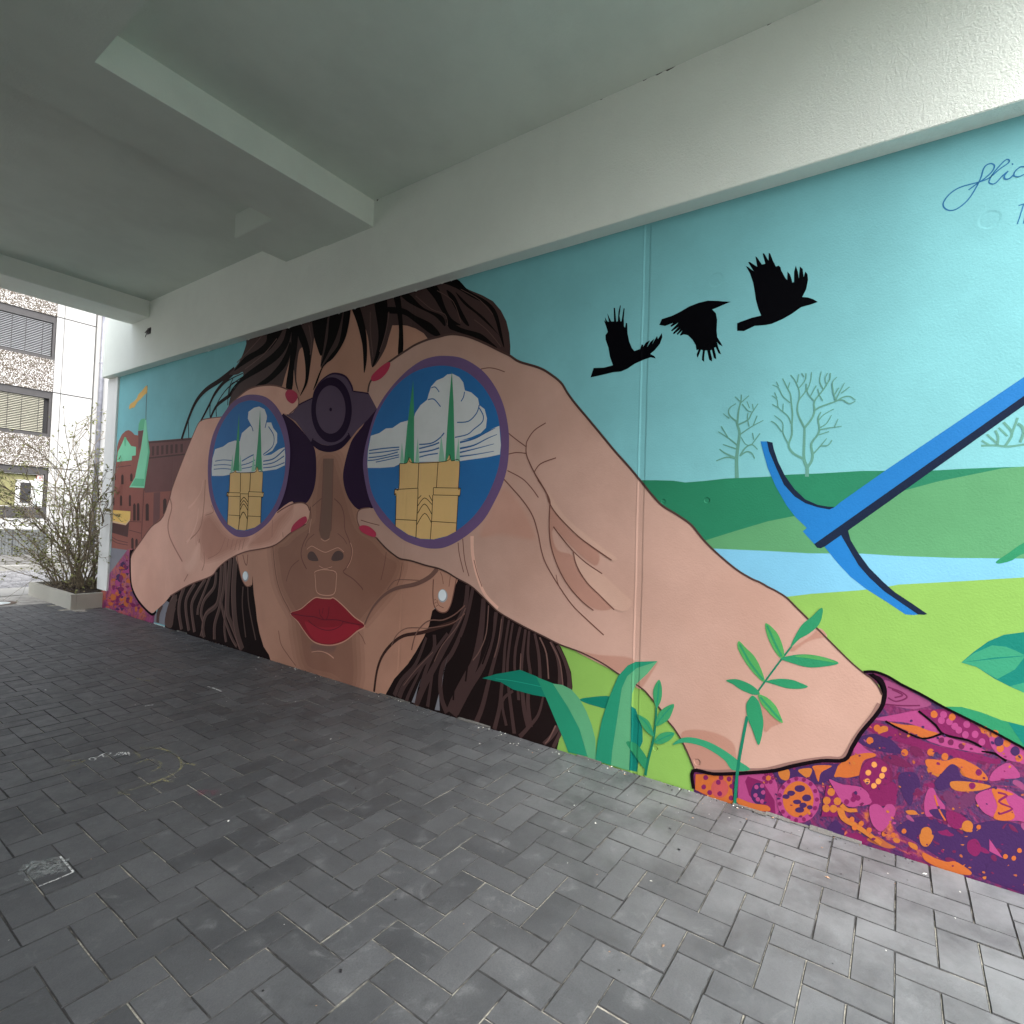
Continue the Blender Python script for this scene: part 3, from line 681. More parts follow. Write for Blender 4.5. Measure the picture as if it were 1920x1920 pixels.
sleeve#1|pink_dull|7|s|0.0,0.0|-325,305 -318,300 -309,307 -298,323 -309,330 -321,328 -328,314
sleeve#1|purple|8|s|0.0,0.0|-358,105 -349,106 -341,109 -336,118 -341,123 -349,126 -355,115
sleeve#1|magenta|7|s|0.0,0.0|83,64 88,62 95,61 101,63 97,65 94,68 87,66
sleeve#1|magenta_dk|7|s|0.0,0.0|331,201 347,188 367,185 381,196 372,208 360,222 336,218
sleeve#1|magenta_dk|9|s|0.0,0.0|-302,84 -301,84 -300,84 -299,85 -298,85 -299,86 -301,86 -303,85
sleeve#1|coral|7|s|0.0,0.0|86,219 88,218 91,218 93,221 91,224 88,223 85,222
sleeve#1|purple|8|s|0.0,0.0|-495,104 -495,103 -493,104 -491,105 -492,107 -493,108 -495,108 -496,106
sleeve#1|pink_dull|9|s|0.0,0.0|-206,192 -208,175 -188,159 -169,156 -176,181 -195,194
sleeve#1|magenta|7|s|0.0,0.0|75,32 77,26 77,21 81,18 85,16 86,20 83,26 79,29
sleeve#1|magenta|7|s|0.0,0.0|151,197 153,196 155,198 157,200 156,202 154,203 152,201 150,199
sleeve#1|purple|8|s|0.0,0.0|-495,166 -492,165 -489,165 -488,168 -489,169 -491,171 -492,168
sleeve#1|magenta|8|s|0.0,0.0|90,64 92,56 106,56 113,60 110,66 103,73 91,71
sleeve#1|pink|7|s|0.0,0.0|-233,537 -229,538 -226,538 -224,541 -224,544 -228,542 -230,540
sleeve#1|purple|9|s|0.0,0.0|-474,411 -466,407 -455,399 -447,411 -445,424 -453,435 -465,428 -477,424
sleeve#1|purple|7|s|0.0,0.0|402,16 408,10 414,14 415,18 411,23 403,23
sleeve#1|magenta|1|s|0.0,0.0|-140,526 -138,525 -135,525 -134,526 -132,527 -135,528 -139,528
sleeve#1|purple|7|s|0.0,0.0|-96,398 -94,398 -91,399 -91,402 -93,403 -95,400
sleeve#1|magenta|8|s|0.0,0.0|-473,201 -471,199 -468,198 -466,200 -466,202 -467,205 -470,206 -471,203
sleeve#1|purple|7|s|0.0,0.0|226,41 227,38 233,39 238,41 237,44 235,47 230,46 226,44
sleeve#1|purple|7|s|0.0,0.0|-158,372 -157,371 -156,371 -154,372 -154,373 -156,373 -158,373
sleeve#1|ochre|7|s|0.0,0.0|-240,358 -228,352 -210,349 -200,365 -211,374 -222,375 -241,374
sleeve#1|purple|7|s|0.0,0.0|-1,336 2,334 6,335 9,339 8,341 7,343 3,342 -1,340
sleeve#1|pink_dull|7|s|0.0,0.0|-126,516 -125,516 -124,517 -123,518 -124,519 -125,519 -126,519 -127,517
sleeve#1|orange|8|s|0.0,0.0|-236,352 -234,352 -233,351 -231,351 -231,352 -232,353 -234,353 -235,353
sleeve#1|pink_dull|7|s|0.0,0.0|-379,354 -370,349 -357,355 -343,364 -347,377 -364,375 -374,365
sleeve#1|purple|7|s|0.0,0.0|-184,327 -181,326 -180,329 -179,331 -181,333 -183,330
sleeve#1|purple|7|s|0.0,0.0|115,17 118,17 122,19 126,22 126,24 123,24 119,24 117,21
sleeve#1|orange|10|s|0.0,0.0|-23,453 -23,451 -20,451 -17,451 -18,453 -18,454 -21,454 -22,454
sleeve#1|magenta|9|s|0.0,0.0|-152,160 -148,159 -143,162 -139,167 -145,166 -149,165
sleeve#1|magenta_dk|9|s|0.0,0.0|-44,330 -36,332 -28,338 -29,344 -34,347 -44,339
sleeve#1|pink_dull|7|s|0.0,0.0|232,195 234,193 238,196 244,200 241,203 238,203 235,201 232,198
sleeve#1|magenta_dk|7|s|0.0,0.0|-161,515 -154,509 -144,515 -141,525 -149,528 -158,524
sleeve#1|magenta|9|s|0.0,0.0|-160,58 -155,56 -151,60 -152,63 -154,66 -158,63
sleeve#1|orange|7|s|0.0,0.0|-139,552 -138,551 -136,551 -135,553 -135,555 -137,556 -140,554
sleeve#1|pink|7|s|0.0,0.0|278,145 279,144 281,145 282,146 283,148 281,148 279,148 278,146
sleeve#1|purple|9|s|0.0,0.0|-137,447 -132,444 -126,448 -123,454 -126,461 -132,458 -138,454
sleeve#1|magenta_dk|7|s|0.0,0.0|-372,318 -367,304 -355,287 -344,279 -350,294 -362,310
sleeve#1|magenta|8|s|0.0,0.0|-105,85 -101,83 -97,83 -95,86 -93,90 -96,93 -101,93 -104,89
sleeve#1|coral|7|s|0.0,0.0|18,167 22,167 27,167 26,171 24,172 20,171
sleeve#1|magenta|8|s|0.0,0.0|-86,81 -84,80 -81,81 -80,84 -82,86 -84,87 -86,84
sleeve#1|pink|7|s|0.0,0.0|-312,457 -310,456 -305,461 -306,464 -308,466 -312,460
sleeve#1|ochre|9|s|0.0,0.0|-81,170 -64,162 -51,160 -44,169 -55,176 -70,180
sleeve#1|magenta_dk|1|s|0.0,0.0|-458,155 -457,155 -456,155 -456,156 -455,156 -456,157 -457,156 -458,156
sleeve#1|orange|7|s|0.0,0.0|-401,280 -399,278 -396,277 -396,280 -397,282 -400,281
sleeve#1|pink_dull|7|s|0.0,0.0|190,279 194,279 197,280 199,282 198,283 195,284 191,281
sleeve#1|coral|7|s|0.0,0.0|-119,509 -117,509 -113,510 -112,513 -115,513 -118,511
sleeve#1|magenta|7|s|0.0,0.0|-103,282 -101,281 -97,282 -97,285 -99,287 -103,285
sleeve#1|coral|7|s|0.0,0.0|-486,377 -483,377 -480,380 -478,384 -479,386 -482,385 -484,381
sleeve#1|ochre|7|s|0.0,0.0|-468,222 -464,219 -459,223 -456,229 -457,235 -461,235 -465,233 -466,228
sleeve#1|magenta_dk|9|s|0.0,0.0|-275,350 -271,347 -266,351 -266,357 -270,360 -274,356
sleeve#1|magenta_dk|9|s|0.0,0.0|-286,449 -282,444 -278,441 -274,439 -277,443 -282,449
sleeve#1|purple|8|s|0.0,0.0|62,193 61,191 63,188 65,186 65,189 64,192
sleeve#1|magenta_dk|1|s|0.0,0.0|-405,228 -404,227 -403,227 -401,228 -401,229 -403,229 -404,229
sleeve#1|magenta|7|s|0.0,0.0|-65,388 -63,385 -58,385 -56,387 -56,390 -57,393 -60,393 -63,391
sleeve#1|magenta|8|s|0.0,0.0|-188,130 -175,121 -164,120 -151,119 -141,127 -156,135 -167,143 -176,136
sleeve#1|orange|8|s|0.0,0.0|-222,38 -219,33 -216,28 -214,28 -214,30 -218,36
sleeve#1|magenta_dk|7|s|0.0,0.0|290,104 296,103 308,108 313,115 312,119 302,116 294,110
sleeve#1|pink_dull|8|s|0.0,0.0|53,368 58,366 62,365 66,367 63,369 61,371 57,370
sleeve#1|magenta|8|s|0.0,0.0|-287,103 -274,97 -256,103 -253,113 -263,116 -277,113
sleeve#1|ochre|7|s|0.0,0.0|96,35 99,34 102,35 104,37 103,40 100,41 97,38
sleeve#1|pink|7|s|0.0,0.0|-225,459 -222,456 -218,462 -220,466 -223,466 -225,463
sleeve#1|purple|7|s|0.0,0.0|-340,345 -338,344 -336,346 -335,348 -335,351 -338,350 -340,347
sleeve#1|magenta_dk|7|s|0.0,0.0|-198,259 -196,255 -191,254 -187,255 -187,259 -189,261 -192,265 -195,261
sleeve#1|magenta_dk|8|s|0.0,0.0|-458,319 -445,312 -434,325 -433,337 -441,344 -451,333
sleeve#1|purple|7|s|0.0,0.0|-231,523 -230,522 -228,523 -226,524 -228,525 -231,524
sleeve#1|pink_dull|7|s|0.0,0.0|-396,351 -393,351 -391,352 -392,354 -393,356 -395,353
sleeve#1|magenta_dk|8|s|0.0,0.0|-354,293 -353,287 -347,288 -344,293 -340,297 -345,300 -351,302 -356,298
sleeve#1|coral|7|s|0.0,0.0|-379,442 -376,440 -373,444 -373,447 -375,448 -378,446
sleeve#1|orange|7|s|0.0,0.0|87,247 90,246 93,248 95,252 94,255 89,255 88,251
sleeve#1|magenta_dk|7|s|0.0,0.0|-171,248 -166,242 -157,244 -150,246 -145,253 -151,260 -161,258 -170,256
sleeve#1|ochre|10|s|0.0,0.0|-239,164 -232,156 -214,156 -198,159 -191,168 -202,175 -218,173 -229,171
sleeve#1|purple|10|s|0.0,0.0|-311,80 -311,67 -299,48 -281,40 -280,52 -282,62 -290,74 -301,79
sleeve#1|orange|7|s|0.0,0.0|-100,181 -97,177 -92,174 -91,176 -92,179 -97,182
sleeve#1|magenta_dk|7|s|0.0,0.0|-155,296 -154,295 -152,296 -151,298 -151,300 -152,302 -155,300 -157,298
sleeve#1|purple|7|s|0.0,0.0|165,242 170,240 174,242 177,246 172,248 167,246
sleeve#1|magenta|7|s|0.0,0.0|-292,282 -284,279 -269,289 -268,301 -279,301 -289,291
sleeve#1|magenta_dk|9|s|0.0,0.0|-161,25 -155,16 -136,16 -131,24 -142,30 -155,31
sleeve#1|purple|7|s|0.0,0.0|192,113 193,109 195,105 199,102 201,103 199,109 195,112
sleeve#1|magenta|7|s|0.0,0.0|-112,234 -110,234 -108,235 -106,238 -107,241 -111,239 -112,236
sleeve#1|purple|7|s|0.0,0.0|417,122 417,118 423,119 428,121 427,125 425,128 419,128 417,124
sleeve#1|magenta_dk|7|s|0.0,0.0|-26,302 -29,295 -18,281 -10,278 1,275 -9,292 -21,310
sleeve#1|purple|8|s|0.0,0.0|-326,47 -325,47 -323,47 -322,48 -322,49 -326,49
sleeve#1|magenta|8|s|0.0,0.0|-60,383 -59,382 -57,381 -56,382 -57,384 -60,384
sleeve#1|ochre|7|s|0.0,0.0|237,109 242,106 246,110 248,114 247,119 244,120 239,119 239,114
sleeve#1|magenta_dk|9|s|0.0,0.0|-194,31 -186,25 -170,27 -164,36 -168,42 -178,46 -194,41
sleeve#1|orange|7|s|0.0,0.0|-436,369 -435,368 -434,368 -433,369 -433,370 -433,371 -434,371 -436,370
sleeve#1|magenta_dk|7|s|0.0,0.0|-300,492 -297,490 -293,493 -289,497 -290,500 -293,502 -296,500 -300,497
sleeve#1|magenta_dk|8|s|0.0,0.0|-126,168 -124,163 -116,164 -112,167 -116,172 -124,172
sleeve#1|purple|7|s|0.0,0.0|123,142 127,142 130,142 134,144 133,147 130,148 127,148 125,145
sleeve#1|ochre|10|s|0.0,0.0|-50,458 -53,456 -49,450 -46,447 -43,448 -42,453 -47,458
sleeve#1|ochre|9|s|0.0,0.0|20,470 19,455 34,445 47,436 52,444 62,454 43,465 32,471
sleeve#1|magenta|8|s|0.0,0.0|-127,283 -124,277 -115,276 -109,281 -100,289 -112,293 -121,299 -131,292
sleeve#1|pink|7|s|0.0,0.0|168,156 171,154 175,153 178,154 178,157 174,158 170,157
sleeve#1|magenta_dk|8|s|0.0,0.0|-440,56 -438,57 -437,57 -436,58 -436,59 -438,59 -439,58
sleeve#1|magenta_dk|8|s|0.0,0.0|-319,120 -314,112 -305,113 -302,120 -307,127 -315,125
sleeve#1|magenta_dk|8|s|0.0,0.0|-245,382 -243,381 -236,380 -227,383 -225,387 -232,388 -238,387 -244,385
sleeve#1|purple|8|s|0.0,0.0|-500,79 -500,77 -497,77 -495,78 -495,80 -495,82 -498,82 -500,81
sleeve#1|purple|7|s|0.0,0.0|-393,406 -393,399 -389,384 -380,375 -376,375 -377,382 -379,393 -388,403
sleeve#1|orange|9|s|0.0,0.0|70,454 73,453 78,455 77,458 75,459 72,457
sleeve#1|magenta|9|s|0.0,0.0|-309,428 -307,422 -297,423 -294,429 -293,435 -301,436 -310,434
sleeve#1|magenta_dk|8|s|0.0,0.0|67,89 70,79 73,73 79,64 80,69 78,76 73,86
sleeve#1|magenta_dk|11|s|0.0,0.0|-213,147 -211,141 -203,145 -195,149 -199,154 -206,155 -213,152
sleeve#1|ochre|7|s|0.0,0.0|370,162 368,153 387,154 406,157 402,166 395,172 381,174 364,170
sleeve#1|pink|10|s|0.0,0.0|-458,423 -456,422 -455,422 -454,424 -454,425 -455,427 -456,426 -458,425
sleeve#1|purple|8|s|0.0,0.0|-33,291 -32,289 -28,290 -23,291 -24,293 -28,293 -34,293
sleeve#1|orange|8|s|0.0,0.0|161,26 163,25 165,26 167,27 167,29 166,30 164,29 161,28
sleeve#1|pink|10|s|0.0,0.0|-477,408 -475,406 -469,407 -466,409 -469,411 -474,409
sleeve#1|pink|8|s|0.0,0.0|-299,110 -298,109 -295,110 -292,114 -293,115 -295,115 -297,114 -299,112
sleeve#1|orange|8|s|0.0,0.0|-403,147 -399,146 -396,149 -395,152 -397,153 -401,151
sleeve#1|magenta_dk|8|s|0.0,0.0|-149,230 -141,222 -132,221 -127,226 -121,231 -129,237 -136,239 -144,238
sleeve#1|ochre|7|s|0.0,0.0|-308,398 -307,396 -305,397 -304,398 -304,400 -306,401 -307,399
sleeve#1|pink_dull|8|s|0.0,0.0|344,194 343,192 346,189 349,186 351,188 350,191 349,194 346,196
sleeve#1|ochre|8|s|0.0,0.0|-176,254 -169,253 -164,252 -157,255 -157,259 -162,260 -167,261 -174,258
sleeve#1|pink|7|s|0.0,0.0|-319,281 -318,280 -315,282 -311,284 -311,287 -314,289 -317,287 -320,284
sleeve#1|magenta|8|s|0.0,0.0|-322,145 -320,143 -317,143 -316,145 -318,146 -321,147
sleeve#1|magenta_dk|7|s|0.0,0.0|302,56 306,56 311,58 310,60 309,62 305,60
sleeve#1|magenta|1|s|0.0,0.0|-409,328 -408,328 -407,328 -406,328 -405,329 -406,329 -407,329 -408,329
sleeve#1|magenta_dk|9|s|0.0,0.0|-96,390 -83,387 -68,382 -54,396 -53,411 -65,419 -82,415 -91,403
sleeve#1|magenta_dk|7|s|0.0,0.0|-255,478 -253,475 -251,473 -248,470 -248,471 -250,474 -252,476
sleeve#1|pink_dull|7|s|0.0,0.0|245,205 250,203 254,204 255,206 253,209 249,207
sleeve#1|pink|9|s|0.0,0.0|-117,278 -115,277 -112,277 -110,279 -111,280 -113,280 -115,279
sleeve#1|pink|7|s|0.0,0.0|53,152 58,150 63,152 63,157 59,160 55,156
sleeve#1|coral|7|s|0.0,0.0|-93,309 -91,311 -89,312 -88,314 -88,316 -89,315 -91,315 -93,311
sleeve#1|magenta_dk|7|s|0.0,0.0|-223,289 -219,288 -214,288 -211,289 -212,291 -215,292 -220,291
sleeve#1|purple|8|s|0.0,0.0|-394,31 -386,23 -369,24 -360,27 -358,32 -370,36 -383,35
sleeve#1|pink_dull|7|s|0.0,0.0|-423,386 -421,385 -419,387 -420,390 -422,392 -423,388
sleeve#1|pink|7|s|0.0,0.0|-60,517 -59,515 -57,517 -54,519 -55,522 -58,521 -60,519
sleeve#1|magenta_dk|9|s|0.0,0.0|-450,92 -444,73 -436,55 -424,53 -417,58 -425,76 -439,95
sleeve#1|magenta_dk|7|s|0.0,0.0|-44,254 -41,253 -37,256 -34,260 -36,262 -38,265 -42,262 -43,258
sleeve#1|purple|8|s|0.0,0.0|-210,78 -208,78 -205,78 -202,79 -204,81 -204,84 -207,83 -209,81
sleeve#1|orange|9|s|0.0,0.0|-384,28 -381,26 -377,27 -376,29 -379,32 -383,31
sleeve#1|magenta_dk|7|s|0.0,0.0|89,93 99,89 113,96 122,110 107,111 93,103
sleeve#1|magenta_dk|8|s|0.0,0.0|-154,359 -151,360 -148,363 -147,365 -149,366 -152,362
sleeve#1|ochre|8|s|0.0,0.0|-82,37 -68,37 -58,44 -54,56 -65,59 -81,54
sleeve#1|magenta_dk|9|s|0.0,0.0|-271,411 -268,406 -257,406 -247,412 -250,419 -262,417 -274,418
sleeve#1|magenta|7|s|0.0,0.0|-25,147 -20,148 -15,151 -14,156 -18,157 -22,152
sleeve#1|pink_dull|7|s|0.0,0.0|78,265 80,262 85,264 88,268 85,270 82,270 77,269
sleeve#1|orange|7|s|0.0,0.0|-147,387 -146,385 -144,387 -143,390 -144,392 -146,390 -147,388
sleeve#1|magenta_dk|8|s|0.0,0.0|-360,200 -352,200 -343,203 -337,212 -335,220 -342,221 -350,216 -355,210
sleeve#1|pink_dull|7|s|0.0,0.0|35,644 10,644 -45,622 -113,590 -79,564 -47,554 8,555 37,563 30,606
sleeve#1|magenta_dk|8|l|5.3,5.3|22,623 -21,612 -38,595 -5,573 21,582
sleeve#1|magenta_dk|9|l|5.3,4.8|9,616 -25,602 0,587
sleeve#1|magenta_dk|8|l|5.2,5.0|29,555 -22,561 -79,574
sleeve#1|pink|8|s|0.0,0.0|62,491 -6,524 -75,554 -104,535 -136,503 -148,486 -105,485 -44,500 27,491
sleeve#1|orange|9|s|0.0,0.0|25,489 -23,490 -68,496 -105,488 -136,483 -98,456 -57,466 -15,478
sleeve#1|magenta|9|s|0.0,0.0|-79,553 -119,568 -158,576 -219,552 -275,509 -294,467 -243,472 -183,485 -148,491 -120,529
sleeve#1|pink|10|s|0.0,0.0|-153,537 -151,526 -144,521 -136,523 -133,532 -136,542 -143,547 -150,545
sleeve#1|pink|11|s|0.0,0.0|-176,537 -174,527 -167,522 -160,524 -157,532 -159,542 -166,548 -173,546
sleeve#1|pink|12|s|0.0,0.0|-192,524 -189,514 -182,508 -175,511 -172,519 -175,529 -182,535 -189,533
sleeve#1|pink|13|s|0.0,0.0|-203,514 -201,504 -194,498 -187,500 -184,509 -187,519 -193,524 -200,522
sleeve#1|pink|14|s|0.0,0.0|-222,502 -220,492 -213,486 -206,488 -203,497 -206,507 -212,512 -219,510
sleeve#1|pink|10|s|0.0,0.0|-249,509 -246,499 -240,494 -233,496 -230,504 -232,514 -239,520 -246,518
sleeve#1|pink|10|s|0.0,0.0|-268,487 -265,477 -259,472 -252,474 -249,482 -252,492 -258,498 -265,496
sleeve#1|pink|10|s|0.0,0.0|-225,539 -223,529 -216,524 -209,526 -206,535 -209,545 -215,550 -222,548
sleeve#1|pink|11|s|0.0,0.0|-159,558 -156,548 -149,543 -142,545 -139,554 -141,564 -148,569 -156,567
sleeve#1|orange|10|s|0.0,0.0|-132,553 -129,543 -122,538 -114,540 -111,549 -114,559 -121,565 -128,562
sleeve#1|orange|12|s|0.0,0.0|-184,556 -181,546 -174,540 -167,543 -164,551 -167,561 -174,567 -181,564
sleeve#1|pink|10|s|0.0,0.0|-98,454 -141,477 -191,473 -258,462 -265,445 -203,442 -145,442
sleeve#1|magenta_dk|11|s|0.0,0.0|-153,463 -151,455 -145,450 -139,452 -136,459 -139,467 -145,472 -151,471
sleeve#1|magenta_dk|11|s|0.0,0.0|-180,463 -178,454 -172,450 -166,451 -163,459 -166,467 -172,472 -178,470
sleeve#1|magenta_dk|11|s|0.0,0.0|-211,456 -208,448 -203,443 -197,445 -194,452 -196,461 -202,465 -208,464
sleeve#1|black_line|15|l|8.1,7.8|-75,553 -124,515 -152,485 -221,481 -258,467
sleeve#1|black_line|16|l|7.5,6.5|27,491 -24,470 -90,454 -144,485
sleeve#1|black_line|11|l|4.8,12.4|-258,451 -294,453 -326,437
sleeve#1|pink|12|s|0.0,0.0|-279,505 -314,519 -370,492 -431,458 -527,425 -528,390 -432,414 -371,437 -323,442 -290,466
sleeve#1|orange|13|s|0.0,0.0|-318,478 -315,467 -308,461 -301,464 -298,473 -301,483 -308,489 -315,487
sleeve#1|orange|13|s|0.0,0.0|-367,458 -364,448 -357,442 -351,444 -348,452 -350,463 -357,469 -364,467
sleeve#1|orange|14|s|0.0,0.0|-335,500 -332,490 -325,484 -318,486 -315,495 -318,505 -325,511 -332,509
sleeve#1|orange|13|s|0.0,0.0|-303,525 -300,515 -293,509 -286,511 -283,520 -286,531 -293,536 -300,534
sleeve#1|orange|10|s|0.0,0.0|-274,532 -271,522 -264,516 -257,518 -254,527 -256,538 -264,543 -271,541
sleeve#1|purple|15|s|0.0,0.0|-316,501 -313,489 -304,482 -296,484 -292,495 -295,508 -304,515 -312,512
sleeve#1|purple|14|s|0.0,0.0|-359,479 -356,467 -347,460 -339,463 -335,473 -339,486 -347,493 -355,490
sleeve#1|orange|10|s|0.0,0.0|41,459 44,449 52,443 60,445 64,454 61,465 53,471 45,468
sleeve#1|orange|9|s|0.0,0.0|64,406 67,395 75,389 83,391 87,400 83,411 76,417 67,415
sleeve#1|orange|8|s|0.0,0.0|-47,389 -44,379 -36,373 -29,375 -25,384 -28,394 -36,400 -43,398
sleeve#1|orange|9|s|0.0,0.0|-125,413 -122,402 -115,396 -107,398 -104,407 -107,417 -114,423 -121,421
sleeve#1|orange|9|s|0.0,0.0|-166,407 -164,397 -157,391 -149,393 -146,402 -149,412 -156,418 -163,416
sleeve#1|purple|9|s|0.0,0.0|-19,297 -68,321 -87,277 -70,257 -59,194 -33,226
sleeve#1|pink|8|s|0.0,0.0|129,338 117,386 85,365 63,356 102,329
sleeve#1|orange|9|s|0.0,0.0|192,229 187,263 147,317 103,345 63,358 56,347 93,321 105,276 105,261 145,238 172,233
sleeve#1|magenta_dk|10|s|0.0,0.0|33,348 -9,370 -55,348 -60,339 -10,330
sleeve#1|magenta_dk|11|s|0.0,0.0|-1,286 3,256 14,229 30,208 51,196 71,195 90,206 102,226 107,254 103,284 92,312 75,333 54,344 33,344 16,333 4,312
sleeve#1|magenta|12|s|0.0,0.0|7,285 10,259 20,234 35,214 54,204 73,203 89,213 100,231 105,256 102,284 91,309 76,328 57,339 38,339 22,328 12,310
sleeve#1|orange_lt|13|s|0.0,0.0|50,317 52,308 59,303 65,305 68,312 66,321 59,326 53,324
sleeve#1|orange_lt|13|s|0.0,0.0|18,307 21,299 27,294 34,295 36,302 34,311 28,316 21,315
sleeve#1|orange_lt|13|s|0.0,0.0|68,281 71,272 77,267 84,268 87,275 84,284 78,289 71,288
sleeve#1|orange_lt|14|s|0.0,0.0|24,282 27,273 33,268 39,269 42,276 40,285 33,290 27,289
sleeve#1|orange_lt|13|s|0.0,0.0|71,246 74,237 80,232 86,234 89,241 87,250 80,255 74,253
sleeve#1|orange_lt|15|s|0.0,0.0|35,257 38,248 44,243 50,244 53,252 51,260 45,266 38,264
sleeve#1|orange_lt|16|s|0.0,0.0|49,236 51,227 58,222 64,223 67,230 65,239 58,244 52,243
sleeve#1|orange_lt|13|s|0.0,0.0|15,239 17,230 23,225 30,226 33,233 30,242 24,247 18,246
sleeve#1|magenta|17|s|0.0,0.0|99,179 -3,267 -13,189 20,168 71,154
sleeve#1|pink|18|s|0.0,0.0|162,201 126,212 99,205 63,170 106,140 152,141
sleeve#1|pink|18|s|0.0,0.0|71,146 54,165 37,165 26,158 16,175 -1,181 -12,168 -10,143 6,107 30,67 52,76 66,102
sleeve#1|heart_dk|9|s|0.0,0.0|-153,263 -164,284 -181,279 -195,261 -213,289 -235,301 -246,288 -240,262 -210,229 -196,213 -169,230
sleeve#1|orange|10|s|0.0,0.0|-99,375 -119,385 -158,390 -192,410 -230,402 -259,386 -278,359 -260,349 -216,349 -200,374 -177,382 -163,349 -132,335 -108,348
sleeve#1|purple|11|s|0.0,0.0|-128,302 -147,340 -173,381 -193,377 -205,342 -245,340 -220,326 -186,308 -141,277
sleeve#1|ochre|12|s|0.0,0.0|-175,319 -223,334 -275,339 -284,333 -253,311 -205,293 -179,296
sleeve#1|magenta|13|s|0.0,0.0|-244,325 -241,316 -235,310 -229,312 -226,320 -228,329 -235,334 -241,333
sleeve#1|magenta|11|s|0.0,0.0|-261,377 -258,368 -252,363 -246,365 -243,372 -246,382 -252,387 -258,385
sleeve#1|pink|11|s|0.0,0.0|-282,354 -295,397 -333,431 -362,393 -324,373
sleeve#1|pink|13|s|0.0,0.0|-246,293 -289,330 -331,338 -373,319 -466,295 -467,229 -374,242 -333,232 -280,233 -254,257
sleeve#1|orange|14|s|0.0,0.0|-289,330 -346,328 -325,308 -350,256 -333,232 -295,228 -304,274
sleeve#1|magenta|15|l|6.8,5.6|-304,320 -328,318 -308,289 -343,277 -312,248
sleeve#1|pink|10|s|0.0,0.0|-99,217 -109,269 -125,279 -137,254 -161,222 -146,198 -108,170
sleeve#1|purple|11|s|0.0,0.0|-115,197 -161,213 -160,178 -131,176
sleeve#1|orange|12|l|5.4,5.7|-129,256 -142,211 -162,174
sleeve#1|magenta|13|s|0.0,0.0|-165,209 -203,212 -226,191 -197,155 -170,167
sleeve#1|magenta|9|s|0.0,0.0|-227,120 -249,138 -264,110 -250,77 -228,87
sleeve#1|pink|9|p|0.0,0.0|-285,151 -322,98 -286,109
sleeve#1|ochre|9|s|0.0,0.0|-124,116 -120,99 -108,89 -97,91 -91,105 -96,122 -108,132 -119,130
sleeve#1|ochre|14|s|0.0,0.0|-240,181 -236,164 -225,155 -214,157 -209,170 -213,186 -224,196 -235,194
sleeve#1|orange|19|s|0.0,0.0|14,63 16,56 22,51 27,52 29,58 27,66 22,70 17,69
sleeve#1|orange|8|s|0.0,0.0|-15,69 -13,61 -8,57 -3,57 0,63 -2,71 -8,76 -13,75
sleeve#1|orange|8|s|0.0,0.0|-48,95 -46,88 -41,83 -35,84 -33,90 -35,97 -40,102 -45,101
sleeve#1|orange|10|s|0.0,0.0|-335,109 -333,102 -329,98 -324,98 -322,104 -324,111 -328,115 -333,114
sleeve#1|orange|9|s|0.0,0.0|-356,111 -354,104 -350,100 -346,101 -344,106 -346,113 -350,117 -354,117
sleeve#1|orange|8|s|0.0,0.0|-370,142 -369,136 -364,132 -360,133 -358,138 -360,145 -364,149 -368,148
sleeve#1|orange|9|s|0.0,0.0|-262,185 -260,178 -256,174 -251,175 -249,180 -251,187 -256,191 -260,190
sleeve#1|ochre|10|s|0.0,0.0|-89,100 -129,109 -114,64 -94,62
sleeve#1|orange|10|s|0.0,0.0|-100,35 -134,28 -169,27 -192,38 -222,28 -239,16 -230,3 -185,-5 -135,-1 -103,11
sleeve#1|rust|8|s|0.0,0.0|77,20 43,43 8,30 -17,24 8,10 51,12
sleeve#1|purple|9|s|0.0,0.0|213,6 186,56 158,39 153,4 185,-9
sleeve#1|magenta|10|s|0.0,0.0|153,1 131,25 95,30 77,10 112,-11
sleeve#1|orange|7|p|0.0,0.0|741,77 578,129 582,79 571,-10 666,-6 741,7
sleeve#1|coral|8|s|0.0,0.0|595,58 601,32 619,11 643,3 662,12 670,35 664,61 645,82 622,89 603,80
sleeve#1|magenta|8|s|0.0,0.0|684,78 687,70 695,64 702,65 706,72 703,81 695,87 688,85
sleeve#1|magenta|8|s|0.0,0.0|692,34 695,25 702,20 710,20 713,28 710,36 703,42 695,41
sleeve#1|magenta|9|s|0.0,0.0|665,17 667,8 675,3 682,4 686,11 683,20 675,25 668,24
sleeve#1|magenta|8|s|0.0,0.0|584,102 586,94 593,88 601,89 604,96 601,105 594,110 587,109
sleeve#1|magenta|9|s|0.0,0.0|618,98 621,89 628,84 635,85 638,92 636,101 628,106 621,105
sleeve#1|magenta|9|s|0.0,0.0|572,74 574,65 581,60 588,61 592,68 589,76 582,82 575,81
sleeve#1|magenta|8|s|0.0,0.0|573,22 575,14 582,8 590,9 593,16 590,25 583,30 576,29
sleeve#1|magenta|10|s|0.0,0.0|629,74 631,65 639,60 646,61 649,68 646,77 639,82 632,81
sleeve#1|magenta|9|s|0.0,0.0|621,26 624,17 631,12 639,13 642,20 639,28 632,34 625,33
sleeve#1|pink|8|p|0.0,0.0|555,125 490,153 422,182 400,135 382,45 401,-3 491,4 554,-5
sleeve#1|magenta|9|p|0.0,0.0|517,134 457,129 408,65 401,-1 454,5 509,55 527,108
sleeve#1|purple|10|s|0.0,0.0|444,83 447,59 457,39 471,28 486,30 497,43 502,65 498,89 488,109 474,119 459,117 449,104
sleeve#1|pink|11|s|0.0,0.0|472,101 474,94 480,89 486,90 489,96 487,104 481,108 475,107
sleeve#1|pink|12|s|0.0,0.0|450,113 452,105 458,101 464,102 467,107 464,115 459,120 452,119
sleeve#1|pink|11|s|0.0,0.0|445,87 447,79 453,75 459,76 462,82 459,89 453,94 447,93
